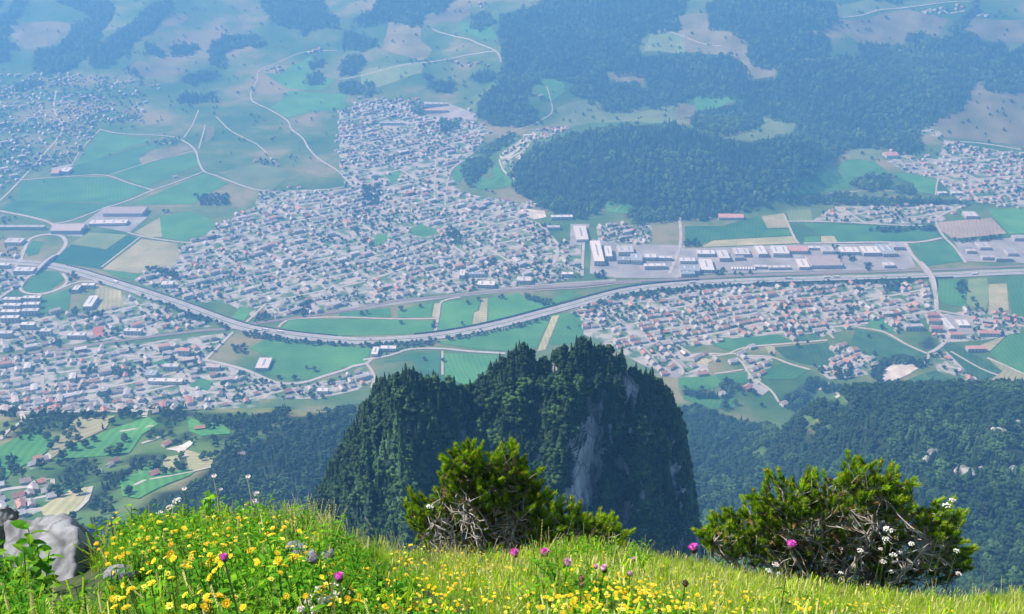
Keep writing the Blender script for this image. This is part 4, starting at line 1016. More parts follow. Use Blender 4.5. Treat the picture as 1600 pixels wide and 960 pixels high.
M['roof_blue'] = mat_noise('roof_sheet_bluegrey', (0.22, 0.27, 0.31), (0.32, 0.36, 0.40), scale=0.2, rough=0.5, rnd=0.1); M['roof_pink'] = mat_noise('roof_tiles_pale_red', (0.42, 0.22, 0.19), (0.54, 0.32, 0.27), scale=0.3, rough=0.85, rnd=0.1)
M['window'] = mat_noise('window_glass', (0.03, 0.04, 0.05), (0.07, 0.08, 0.09), scale=0.5, rough=0.25, spec=0.5)
WALLN = {'white': 'wall_white', 'cream': 'wall_cream', 'brown timber': 'wall_wood', 'grey': 'wall_grey'}
ROOFN = {'red tiled': 'roof_red', 'brown tiled': 'roof_brown', 'grey slated': 'roof_grey'}

def house_wall(w, d, h, rh, mat):
    """gabled walls, ridge along x, with window panes standing in the walls"""
    mb = MB(); x, y = w / 2, d / 2
    mb.add([(-x, -y, -1.5), (x, -y, -1.5), (x, y, -1.5), (-x, y, -1.5), (-x, -y, h), (x, -y, h), (x, y, h), (-x, y, h), (-x, 0, h + rh), (x, 0, h + rh)],
           [(0, 1, 5, 4), (2, 3, 7, 6), (1, 2, 6, 9, 5), (3, 0, 4, 8, 7)])
    for st in range(2 if h > 4.5 else 1):
        z = 1.5 + st * 2.7
        for k in (-1, 0, 1):
            for s in (-1, 1): mb.box((k * w * .3, s * (y + .01), z), (1.15, .08, 1.3), 1)
        for k in (-1, 1):
            for s in (-1, 1): mb.box((s * (x + .01), k * d * .24, z), (.08, 1.15, 1.3), 1)
    return mb.mesh('wall', [mat, M['window']])

def house_roof(w, d, h, rh, mat, ov=0.7, th=0.28):
    mb = MB(); x = w / 2 + ov; y = d / 2 + ov; ez = h - ov * rh / (d / 2)
    for s in (-1, 1):
        a = [(-x, s * y, ez), (x, s * y, ez), (x, 0, h + rh), (-x, 0, h + rh)]
        up = th
        b = [(p[0], p[1], p[2] + up) for p in a]
        f = [(0, 1, 2, 3), (7, 6, 5, 4), (0, 4, 5, 1), (1, 5, 6, 2), (3, 7, 4, 0)]
        if s > 0: f = [q[::-1] for q in f]
        mb.add(a + b, [q[::-1] for q in f])
    return mb.mesh('roof', mat)

def chimney_mesh(w, d, h, rh):
    mb = MB(); mb.box((w * .18, d * .12, h + rh + .2), (.8, .8, 2.0)); mb.box((w * .18, d * .12, h + rh + 1.25), (1.0, 1.0, .14))
    return mb.mesh('chimney', M['wall_grey'])

HOUSE_SHAPES = [('small', 10.5, 8.5, 4.8, 2.9), ('square', 11.5, 10.5, 5.4, 3.2), ('long', 17, 9.5, 5.6, 3.2), ('broad', 14, 12, 6.0, 3.8), ('tall', 12.5, 10.5, 8.2, 3.4), ('block', 25, 12.5, 9.2, 1.6)]
HOUSE_CACHE = {}
def house_set(shape, wall, roof):
    k = (shape, wall, roof)
    if k not in HOUSE_CACHE:
        nm, w, d, h, rh = [s for s in HOUSE_SHAPES if s[0] == shape][0]
        HOUSE_CACHE[k] = (house_wall(w, d, h, rh, M[WALLN[wall]]), house_roof(w, d, h, rh, M[ROOFN[roof]]), chimney_mesh(w, d, h, rh))
    return HOUSE_CACHE[k]

HOUSES = []     # x, y, z, angle, shape index, wall key, roof key, town
HALL_PX = []
def hs(y): return .68 if y < 1250 else .86
STREET_ROWS = []
def plan_houses():
    for tname, (polys, plot, ang, share, red) in TOWN.items():
        plot = plot * .93
        for poly in polys:
            B = ground_at([p[0] for p in poly], [p[1] for p in poly])
            x0, y0 = B[:, :2].min(0) - 10; x1, y1 = B[:, :2].max(0) + 10
            a = R(ang); ca, sa = math.cos(a), math.sin(a)
            cx, cy = (x0 + x1) / 2, (y0 + y1) / 2; L = math.hypot(x1 - x0, y1 - y0) / 2
            rows = []
            r = -L
            k = 0
            while r < L:
                rows.append(r); r += plot * (1.0 if k % 2 == 0 else 1.45); k += 1
            S = np.arange(-L, L, plot * 1.02)
            Rr, Ss = np.meshgrid(np.array(rows), S, indexing='ij')
            wob = 26 * fbm(Ss / 170 + len(tname) % 7, Rr / 170, 2)
            STREET_ROWS.append((tname, poly, cx, cy, ca, sa, rows, L))
            Rr = Rr + wob + RNG.uniform(-1.6, 1.6, Rr.shape); Ss = Ss + RNG.uniform(-3, 3, Ss.shape)
            X = (cx + Ss * ca - Rr * sa).ravel(); Y = (cy + Ss * sa + Rr * ca).ravel()
            Z = height(X, Y)
            u, v, d = project(np.c_[X, Y, Z])
            m = inside(poly, u + 16 * fbm(X / 75, Y / 75, 3), v + 9 * fbm(X / 75 + 30, Y / 75, 3)) & (RNG.random(len(X)) < share * np.clip(1.05 + 1.3 * fbm(X / 120, Y / 120, 2), 0, 1.15))
            m &= (u > -120) & (u < 1720)
            X, Y, Z, u, v = X[m], Y[m], Z[m], u[m], v[m]
            if not len(X): continue
            m = (road_distance(X, Y) > 5.5) & ~inside_any(YARD_POLY, u, v) & ~inside_any(FIELD_KEEP, u, v)
            X, Y, Z = X[m], Y[m], Z[m]
            for x, y, z in zip(X, Y, Z):
                q = RNG.random()
                roof = 'roof_red' if q < red else ('roof_brown' if q < red + (1 - red) * .55 else 'roof_grey')
                q = RNG.random(); wall = 'white' if q < .55 else 'cream' if q < .8 else 'grey' if q < .92 else 'brown timber'
                HOUSES.append([x, y, z, a + (math.pi / 2 if RNG.random() < .35 else 0) + RNG.normal(0, .09), int(RNG.choice(6, p=[.25, .27, .14, .16, .09, .09] if tname in ('main town', 'motorway quarter', 'lower left town', 'left town') else [.28, .3, .14, .18, .09, .01])), wall,
                               {'roof_red': 'red tiled', 'roof_brown': 'brown tiled', 'roof_grey': 'grey slated'}[roof], tname])
YARD_POLY = [pxs(t) for t in YARDS]
FIELD_KEEP = [f for _w, k, f in FIELD]
plan_houses()
def streets():
    """pale residential streets between every second row of plots, with cross streets"""
    per = {}
    for tname, poly, cx, cy, ca, sa, rows, L in STREET_ROWS:
        off = len(tname) % 7
        lines = []
        for k in range(1, len(rows) - 1, 2):
            r = (rows[k] + rows[k + 1]) / 2; S = np.arange(-L, L, 12.0); lines.append((S, np.full(len(S), r)))
        s = -L
        while s < L:
            Rr = np.arange(-L, L, 12.0); lines.append((np.full(len(Rr), s), Rr)); s += RNG.uniform(85, 150)
        for S, Rr in lines:
            wob = 26 * fbm(S / 170 + off, Rr / 170, 2); Rw = Rr + wob
            X = cx + S * ca - Rw * sa; Y = cy + S * sa + Rw * ca
            u, v, d = project(np.c_[X, Y, height(X, Y)])
            ok = inside(poly, u, v) & ~inside_any(YARD_POLY, u, v) & ~inside_any(FIELD_KEEP, u, v) & (u > -60) & (u < 1660)
            i = 0
            while i < len(ok):
                if not ok[i]: i += 1; continue
                j = i
                while j < len(ok) and ok[j]: j += 1
                if j - i >= 4: per.setdefault(tname, []).append(np.c_[X[i:j], Y[i:j]])
                i = j
    per.pop('left town', None)
    for tname, runs in per.items():
        V = []; F = []
        for C in runs:
            N = side_of(C); n = len(C); b = len(V)
            for sgn in (1, -1):
                Q = C + N * 3.0 * sgn; V += list(np.c_[Q, height(Q[:, 0], Q[:, 1]) + .66])
            F += [(b + i + 1, b + i, b + n + i, b + n + i + 1) for i in range(n - 1)]
        tag(link('street', mesh_from('street', V, F, M['road'])), kind='structure')
        for C in runs: ALL_ROADS.append((np.repeat(C, 1, 0), 2.0))
streets()

# farmsteads and chalets traced one by one on the near slope
FARM = [('G 835,190', 'long', 12, 'brown timber', 'red tiled', 'lone timber chalet with red roof high on the green slope between hedges'), ('G 695,258', 'broad', 50, 'white', 'red tiled', 'farmhouse with red roof beside the pale gravel yard'),
        ('G 645,382', 'broad', 40, 'brown timber', 'red tiled', 'timber farmhouse at the bend of the meadow track'), ('G 475,330', 'long', 35, 'cream', 'red tiled', 'long farmhouse with pale red roof at the end of the tree belt'),
        ('G 410,375', 'square', 20, 'grey', 'grey slated', 'grey roofed house in front of the tree belt'), ('G 460,345', 'small', 60, 'white', 'brown tiled', 'small brown roofed barn beside the long farmhouse'),
        ('G 1008,300', 'small', 30, 'white', 'brown tiled', 'tiny white hut at the edge of the near wood'), ('G 160,318', 'broad', 30, 'white', 'red tiled', 'broad farmhouse on the rubble strip at far left'),
        ('V 1255,795', 'broad', 40, 'brown timber', 'red tiled', 'barn with two red roofs beside the bare gravel square'), ('V 1070,840', 'square', 20, 'grey', 'grey slated', 'grey house hidden among the hedge trees right of the knoll'),
        ('V 700,640', 'long', 45, 'white', 'red tiled', 'long red roofed barn on the pale farm yard behind the knoll'), ('V 925,690', 'long', 12, 'white', 'red tiled', 'long red roofed house below the farm yard behind the knoll'),
        ('V 1025,580', 'small', -60, 'white', 'grey slated', 'narrow pale house standing alone at the vineyard corner'), ('V 1290,490', 'square', 25, 'grey', 'grey slated', 'grey house at the meeting of two vineyard lanes'), ('V 1210,540', 'long', 35, 'grey', 'grey slated', 'long grey roofed house below the vineyard lane'),
        ('V 1150,600', 'broad', 15, 'white', 'grey slated', 'white walled grey roofed house in the vineyard'), ('J 65,90', 'square', 30, 'white', 'brown tiled', 'white house at the top of the right hand wood')]
FARM_OBJ = []

# halls, blocks and sheds traced one by one: sheet, x0, y0, x1, y1, height, roof, wall, label
HALLS = [('F 85,210 165,243', 8, 'roof_white', 'pale hall by the railway west of the paved lots'), ('F 5,245 75,275', 7, 'roof_white', 'white flat shed beside the dark roofed hall'), ('F 5,280 95,325', 10, 'roof_blue', 'blue grey hall with pale front beside the railway'),
 ('F 100,250 160,318', 8, 'roof_white', 'white hall beside the blue grey hall'), ('F 182,210 230,265', 9, 'roof_grey', 'narrow grey hall between white sheds'), ('F 255,200 325,245', 8, 'roof_grey', 'grey hall with paved yard behind the truck park'), ('F 258,243 300,260', 8, 'roof_brown', 'dark low annex in front of the grey hall'),
 ('F 360,190 402,245', 9, 'roof_white', 'narrow white hall in the works quarter'), ('F 432,190 505,245', 10, 'roof_white', 'biggest white hall of the works quarter'), ('F 508,192 590,230', 9, 'roof_pink', 'pale red hall right of the white halls'),
 ('F 602,236 745,298', 9, 'roof_brown', 'great dark brown hall with ridged roof by the railway'), ('F 552,250 600,303', 7, 'roof_pale', 'pale sheds left of the dark brown hall'), ('F 600,192 655,212', 6, 'roof_white', 'low white shed above the dark brown hall'), ('F 660,190 715,230', 7, 'roof_grey', 'grey shed above the dark brown hall'),
 ('F 745,195 830,235', 8, 'roof_pale', 'pale sand coloured hall right of the tree row'), ('F 845,192 925,240', 9, 'roof_pale', 'broad pale hall with beige roof'), ('F 930,180 995,243', 8, 'roof_blue', 'long striped blue grey hall near the flyover'), ('F 985,172 1035,212', 8, 'roof_grey', 'grey block near the flyover road'),
 ('F 415,285 515,303', 6, 'roof_pale', 'long low pale shed beside the railway'), ('F 350,288 410,300', 6, 'roof_grey', 'low grey shed beside the truck park'), ('F 945,265 995,295', 7, 'roof_grey', 'grey hall between lawns at the flyover'),
 ('F 1545,140 1640,170', 8, 'roof_grey', 'grey hall at the far right beyond the tree row'), ('F 1400,232 1460,258', 7, 'roof_grey', 'grey roofed works in the right hand yard'), ('F 1465,243 1540,266', 8, 'roof_grey', 'long grey works with white front in the right hand yard'), ('F 1330,205 1370,228', 7, 'roof_grey', 'small grey works at the yard corner'),
 ('F 1385,172 1435,212', 7, 'roof_grey', 'grey works among yard trees'), ('F 1515,205 1560,240', 7, 'roof_grey', 'slanted grey works at the yard rear'), ('F 185,42 298,72', 7, 'roof_pink', 'long pale red works at the foot of the wooded hill'), ('F 1322,32 1378,68', 8, 'roof_grey', 'grey farm block beside the bare earth field'),
 ('F 1232,522 1262,588', 6, 'roof_white', 'white narrow hall on the pale square'), ('F 1290,530 1340,570', 5, 'roof_white', 'low white hall on the pale square'), ('F 1045,555 1125,585', 10, 'roof_grey', 'large grey school building by the flyover road'), ('F 1147,512 1203,530', 9, 'roof_red', 'uppermost of three red roofed blocks beside the pale square'),
 ('F 1155,540 1210,556', 9, 'roof_red', 'middle of three red roofed blocks beside the pale square'), ('F 1165,570 1218,592', 9, 'roof_red', 'lowest of three red roofed blocks beside the pale square'), ('F 1252,596 1308,620', 9, 'roof_red', 'red roofed block at the foot of the pale square'), ('F 1388,585 1480,612', 8, 'roof_red', 'long red roofed barn right of the pale square'),
 ('F 1330,652 1412,684', 8, 'roof_pink', 'long brown pink hall beside the vineyard'), ('E 1288,190 1358,238', 10, 'roof_grey', 'grey hall left in the works quarter'), ('E 1350,226 1400,278', 10, 'roof_blue', 'blue roofed hall in the works quarter'), ('E 1286,240 1344,275', 9, 'roof_blue', 'pale blue hall below the grey hall'),
 ('E 1412,227 1465,262', 9, 'roof_white', 'square white hall in the works quarter'), ('E 1477,237 1538,262', 8, 'roof_white', 'white flat hall near the works road'), ('E 1410,272 1508,302', 9, 'roof_white', 'long white hall in front of the works road'), ('E 1172,168 1218,285', 12, 'roof_pale', 'long white apartment block end on to the motorway'),
 ('E 1230,192 1260,262', 12, 'roof_pale', 'second long apartment block right of the white one'), ('E 1092,97 1148,175', 7, 'roof_pale', 'pale flat roofed store at the foot of the wooded hill'), ('E 962,96 1020,120', 8, 'roof_grey', 'grey block at the bend of the hill road'), ('E 980,48 1080,72', 8, 'roof_white', 'long white plant at the edge of the wooded hill'),
 ('E 1577,290 1640,338', 9, 'roof_blue', 'blue hall beside the works road'), ('E 600,312 672,338', 8, 'roof_blue', 'long blue grey block in town by the railway'), ('E 642,352 720,388', 8, 'roof_pale', 'pale flat block beside the railway'), ('E 822,332 888,370', 9, 'roof_pale', 'pale pointed works by the station'), ('E 152,655 182,708', 7, 'roof_white', 'narrow white farm building beside the motorway bend'),
 ('E 192,655 264,682', 7, 'roof_white', 'long white farm building beside the motorway bend'), ('E 1030,312 1082,338', 8, 'roof_pale', 'pale block by the station'), ('E 558,300 582,345', 9, 'roof_pale', 'narrow pale block in town'), ('D 752,352 805,388', 9, 'roof_white', 'white hall above the motorway curve'), ('D 398,420 440,490', 9, 'roof_white', 'long white school hall below the motorway'),
 ('D 345,372 372,410', 8, 'roof_white', 'small white school hall below the motorway'), ('D 380,368 440,390', 8, 'roof_pale', 'flat pale school wing below the motorway'), ('D 490,12 672,56', 9, 'roof_brown', 'vast dark brown hall at the left crossroads'), ('D 420,70 590,100', 7, 'roof_pale', 'pale sheds in front of the vast dark hall'), ('D 250,92 388,138', 10, 'roof_brown', 'dark brown works by the motorway junction'),
 ('D -20,275 48,298', 9, 'roof_white', 'white hall at the far left by the motorway'), ('D 72,288 165,325', 9, 'roof_grey', 'dark works left of the motorway junction'), ('D 0,95 210,118', 8, 'roof_grey', 'long grey works at the far left crossroads'), ('D 30,155 110,190', 8, 'roof_pale', 'pale works inside the left junction'), ('D 832,662 885,702', 12, 'roof_pink', 'square cream block by the railway in the lower town'),
 ('D 760,740 830,770', 9, 'roof_pale', 'pale school building beside the yellow court'), ('D 680,760 730,810', 9, 'roof_blue', 'grey school building beside the pale one'), ('D 320,590 400,625', 9, 'roof_white', 'white bent school building beside the red court'), ('D 580,570 660,605', 9, 'roof_pale', 'pale block above the lower railway'), ('D 960,745 1020,770', 8, 'roof_brown', 'brown works in the lower town'),
 ('A 245,790 280,815', 8, 'roof_pink', 'pale red hall at the left village edge'), ('A 285,778 328,808', 8, 'roof_white', 'white hall at the left village edge'), ('B 398,482 500,497', 10, 'roof_white', 'upper of two long white halls at the hill foot'), ('B 398,512 500,526', 10, 'roof_pink', 'lower of two long halls at the hill foot'), ('B 190,570 300,582', 8, 'roof_grey', 'long grey mill at the town edge'),
 ('D 690,800 850,835', 7, 'roof_pale', 'low pale stores in the lower town'), ('D 1470,850 1520,880', 7, 'roof_white', 'white shed near the wood below the town'), ('D 1190,705 1250,770', 6, 'roof_pale', 'farm block on the meadow edge below the motorway'), ('C 1200,890 1240,905', 6, 'roof_white', 'white hall at the right village edge'), ('C 1260,890 1310,905', 6, 'roof_white', 'second white hall at the right village edge'),
 ('C 955,705 1010,735', 9, 'roof_pink', 'big pale red farm at the forest edge')]

HALL_FOOT = []
def hall(spec, h, roof, label):
    q = pxs(spec); (x0, y0), (x1, y1) = q
    hv = 0
    P = ground_at([x0, x1, x0, x1], [y1, y1, y0 + 1, y0 + 1])
    dist = P[0, 1] / math.cos(0.45)
    c = (P[0] + P[1] + P[2] + P[3]) / 4
    w = abs(P[1, 0] - P[0, 0] + P[3, 0] - P[2, 0]) / 2
    d = max(12.0, (P[2, 1] + P[3, 1] - P[0, 1] - P[1, 1]) / 2 - h * 1.9)
    cy = (P[0, 1] + P[1, 1]) / 2 + d / 2; cx = (P[0, 0] + P[1, 0]) / 2 + (c[0] - (P[0, 0] + P[1, 0]) / 2) * .6
    z = float(height(cx, cy))
    HALL_FOOT.append((cx, cy, math.hypot(w, d) / 2 + 4))
    pitched = roof in ('roof_red', 'roof_pink') or (roof == 'roof_brown')
    rz = R(RNG.uniform(-3, 3))
    block = 'block' in label or 'school' in label or 'building' in label
    cat = 'apartment block' if 'apartment' in label else 'building' if block or 'farm' in label or 'mill' in label else 'hall'
    o = thing({'apartment block': 'apartment_block', 'building': 'large_building', 'hall': 'works_hall'}[cat], (cx, cy, z), label, cat, None, rz)
    mb = MB(); mb.box((0, 0, h / 2 - 1), (w, d, h + 2), 0)
    n = max(2, int(w / 6)); st = max(1, int(h / 3.6))
    for s in range(st):
        for k in range(n): mb.box((-w / 2 + (k + .5) * w / n, -d / 2 - .02, 1.9 + s * 3.1), (w / n * .6, .1, 1.4), 1)
    n = max(2, int(d / 6))
    for s in range(st):
        for k in range(n):
            for sd in (-1, 1): mb.box((sd * (w / 2 + .02), -d / 2 + (k + .5) * d / n, 1.9 + s * 3.1), (.1, d / n * .6, 1.4), 1)
    wall = M['wall_white'] if roof in ('roof_white', 'roof_red', 'roof_pale', 'roof_pink') else M['wall_grey']
    link('wall', mb.mesh('wall', [wall, M['window']]), o)
    if pitched:
        rb = MB(); nr = 1 if roof != 'roof_brown' else max(2, int(d / 14)); dd = d / nr
        for k in range(nr):
            yc = -d / 2 + (k + .5) * dd; rh = min(4.5, dd * .22)
            X = w / 2 + .6; Yh = dd / 2 + (.6 if nr == 1 else -0.02)
            rb.add([(-X, yc - Yh, h), (X, yc - Yh, h), (X, yc + Yh, h), (-X, yc + Yh, h), (-X, yc, h + rh), (X, yc, h + rh)], [(0, 1, 5, 4), (2, 3, 4, 5), (1, 2, 5), (3, 0, 4), (3, 2, 1, 0)])
        link('roof', rb.mesh('roof', M[roof]), o)
    else:
        rb = MB(); rb.box((0, 0, h + .17), (w + .5, d + .5, .3)); ro = link('roof', rb.mesh('roof', M[roof]), o)
        pb = MB()
        for (px_, py, sx, sy) in ((0, -d / 2 - .15, w + .9, .35), (0, d / 2 + .15, w + .9, .35), (-w / 2 - .15, 0, .35, d - .1), (w / 2 + .15, 0, .35, d - .1)): pb.box((px_, py, h + .25), (sx, sy, .9))
        link('parapet', pb.mesh('parapet', M['concrete']), o)
        k = max(1, int(w / 16))
        for i in range(min(k, 4)):
            sb = MB(); sb.box((0, 0, 0), (min(3.0, w * .12), d * .55, .8)); s_ = link('skylight', sb.mesh('skylight', M['roof_blue'] if roof != 'roof_blue' else M['roof_white']), ro, (-w / 2 + (i + .5) * w / min(k, 4), d * .05, h + .7))
    return o
for spec, h, roof, label in HALLS: hall(spec, h, roof, label)

# rows of white apartment blocks left of the railway
def apartments():
    rows = ['D 20,445 100,462', 'D 20,470 100,490', 'D 10,500 95,520', 'D 10,530 90,548', 'D 110,440 190,455', 'D 110,470 185,485', 'D 105,500 180,515', 'D 100,560 165,580', 'D 190,590 240,610', 'D 0,600 60,620']
    for k, t in enumerate(rows):
        hall(t, 11, 'roof_pale', ['topmost left', 'second left', 'third left', 'lowest left', 'topmost right', 'middle right', 'lower right', 'lone lower', 'small detached', 'far left lowest'][k] + ' apartment row of the pale blocks left of the dark meadow')
apartments()

# take houses off halls
HF = np.array(HALL_FOOT)
HX = np.array([h[0] for h in HOUSES]); HY = np.array([h[1] for h in HOUSES])
okh = np.ones(len(HX), bool)
for cx, cy, r in HALL_FOOT: okh &= np.hypot(HX - cx, HY - cy) > r + 6
HOUSES = [h for h, k in zip(HOUSES, okh) if k]

PLACE_H = {'village': 'in the village right of the knoll', 'slope hamlet': 'in the vineyard hamlet', 'crossroads village': 'in the village by the pale square', 'lower left town': 'in the lower left town', 'motorway quarter': 'between railway and motorway at left',
           'main town': 'in the main town', 'gravel hamlet': 'in the left slope hamlet', 'left town': 'in the far left town', 'far right village': 'in the far right village', 'valley edge quarter': 'at the wooded hill foot', 'hill hamlet': 'in a far slope hamlet'}
def put_house(ms, o):
    link('wall', ms[0], o); r = link('roof', ms[1], o); link('chimney', ms[2], r)
LAND = [(px(s, [(x, y)])[0], t) for s, x, y, t in [('V', 860, 400, 'near the red row houses'), ('V', 640, 480, 'behind the knoll'), ('V', 300, 200, 'near the motorway bend'), ('V', 900, 140, 'below the noise barrier'), ('F', 480, 450, 'above the vineyard lane'), ('F', 750, 420, 'in the village middle'),
    ('F', 1000, 400, 'near the flyover'), ('F', 1080, 560, 'by the school'), ('F', 1300, 640, 'below the pale square'), ('F', 1500, 560, 'on the right country road'), ('F', 1250, 760, 'beside the striped vineyard'), ('F', 850, 700, 'above the gravel pit'), ('F', 700, 660, 'amid the vineyards'), ('F', 330, 740, 'below the vineyard lane'), ('F', 80, 740, 'by the farm yard'),
    ('D', 1350, 830, 'under the big meadow'), ('D', 1000, 880, 'at the lower town edge'), ('D', 700, 860, 'by the school court'), ('D', 350, 800, 'below the railway'), ('D', 150, 880, 'at the far left'), ('D', 1000, 650, 'near the railway underpass'), ('G', 30, 500, 'on the steep left slope'), ('G', 150, 340, 'on the rubble strip'), ('E', 300, 400, 'above the railway'), ('E', 800, 300, 'near the station')]]
def landmark(u, v): return min(LAND, key=lambda l: (l[0][0] - u) ** 2 + (1.6 * (l[0][1] - v)) ** 2)[1]
def house_label(i, size, wall, roof, tn, ang, u, v):
    t = '%s %s house with %s roof %s' % (size, wall, roof, landmark(u, v))
    if len(t.split()) < 15: t += ' gable on' if abs(math.sin(ang)) > .75 else ' side on' if abs(math.sin(ang)) < .4 else ''
    return t
def place_houses():
    P = np.array([[h[0], h[1], h[2] + 4] for h in HOUSES])
    vis = in_view(P); u, v, d = project(P)
    sizes = np.array([HOUSE_SHAPES[h[4]][1] for h in HOUSES])
    score = np.where(vis, sizes / d, 0)
    order = np.argsort(-score)
    singles = set(order[:282].tolist())
    for spec, shape, ang, wall, roof, label in FARM:
        p = ground_at(*[[c] for c in pxs(spec)[0]])[0]
        ms = house_set(shape, wall, roof)
        fs = .62 if spec[0] == 'G' else .8 if p[1] < 1250 else 1.0; o = thing('farmhouse', p, label, 'house', None, R(ang), (fs,) * 3); FARM_OBJ.append(p)
        put_house(ms, o)
    size_word = {'small': 'small', 'square': 'square', 'long': 'long', 'broad': 'broad', 'tall': 'tall', 'block': 'large low roofed'}
    for i in sorted(singles):
        x, y, z, a, si, wall, roof, tn = HOUSES[i]
        sh = HOUSE_SHAPES[si][0]
        ms = house_set(sh, wall, roof)
        o = thing('house', (x, y, z), house_label(i, size_word[sh], wall, roof, tn, a, u[i], v[i]), 'house', 'houses ' + PLACE_H[tn], a, (hs(y),) * 3)
        put_house(ms, o)
    # the rest of the town: joined, too small to pick apart
    V = []; F = []; Mi = []
    mats = [M['wall_white'], M['wall_cream'], M['wall_grey'], M['wall_wood'], M['roof_red'], M['roof_brown'], M['roof_grey'], M['window']]
    wi = {'white': 0, 'cream': 1, 'grey': 2, 'brown timber': 3}; ri = {'red tiled': 4, 'brown tiled': 5, 'grey slated': 6}
    for i, (x, y, z, a, si, wall, roof, tn) in enumerate(HOUSES):
        if i in singles: continue
        _n, w, d, h, rh = HOUSE_SHAPES[si]
        ca, sa = math.cos(a), math.sin(a); X, Yh = w / 2, d / 2; ov = .6
        pts = [(-X, -Yh, -1.5), (X, -Yh, -1.5), (X, Yh, -1.5), (-X, Yh, -1.5), (-X, -Yh, h), (X, -Yh, h), (X, Yh, h), (-X, Yh, h), (-X, 0, h + rh - .3), (X, 0, h + rh - .3),
               (-X - ov, -Yh - ov, h - .3), (X + ov, -Yh - ov, h - .3), (X + ov, Yh + ov, h - .3), (-X - ov, Yh + ov, h - .3), (-X - ov, 0, h + rh), (X + ov, 0, h + rh)]
        n = len(V); k_ = hs(y); pts = [(p[0] * k_, p[1] * k_, p[2] * k_) for p in pts]
        V += [(x + p[0] * ca - p[1] * sa, y + p[0] * sa + p[1] * ca, z + p[2]) for p in pts]
        fs = [(0, 1, 5, 4), (2, 3, 7, 6), (1, 2, 6, 9, 5), (3, 0, 4, 8, 7), (10, 11, 15, 14), (12, 13, 14, 15)]
        F += [tuple(q + n for q in f) for f in fs]; Mi += [wi[wall]] * 4 + [ri[roof]] * 2
    if V:
        me = mesh_from('town_houses', V, F, mats, Mi); o = link('town_houses', me); tag(o, 'pale houses with red brown and grey roofs packed across the valley towns', 'houses', None, 'stuff')
place_houses()

def town_trees():
    P = np.array([[h[0], h[1]] for h in HOUSES] + [p[:2] for p in FARM_OBJ])
    polys = [p for v in TOWN.values() for p in v[0]]
    X, Y = jitter_grid(-1900, 1900, 1450, 4300, 12.0)
    Z = height(X, Y); u, v, d = project(np.c_[X, Y, Z])
    m = inside_any(polys, u, v) & (u > -60) & (u < 1660) & ~inside_any(YARD_POLY, u, v) & ~inside_any(FIELD_KEEP, u, v)
    m &= RNG.random(len(X)) < np.clip(0.36 + 1.3 * fbm(X / 80 + 31, Y / 80, 3), 0.06, 1)
    X, Y = X[m], Y[m]
    # keep off houses: 24 m grid hash
    cell = 12.0; occ = {}
    for i, (a, b) in enumerate(np.floor(P / cell).astype(int)): occ.setdefault((a, b), []).append(i)
    keep = road_distance(X, Y) > 2.0
    for i in range(len(X)):
        if not keep[i]: continue
        a, b = int(math.floor(X[i] / cell)), int(math.floor(Y[i] / cell))
        for da in (-1, 0, 1):
            for db in (-1, 0, 1):
                for j in occ.get((a + da, b + db), ()):
                    if (P[j, 0] - X[i]) ** 2 + (P[j, 1] - Y[i]) ** 2 < 81: keep[i] = False
        
    for cx, cy, r in HALL_FOOT: keep &= np.hypot(X - cx, Y - cy) > r
    X, Y = X[keep], Y[keep]; n = len(X)
    add_trees(X, Y, RNG.uniform(3.5, 10, n), RNG.uniform(1.0, 1.4, n), RNG.random(n) < .1, 6)
town_trees()

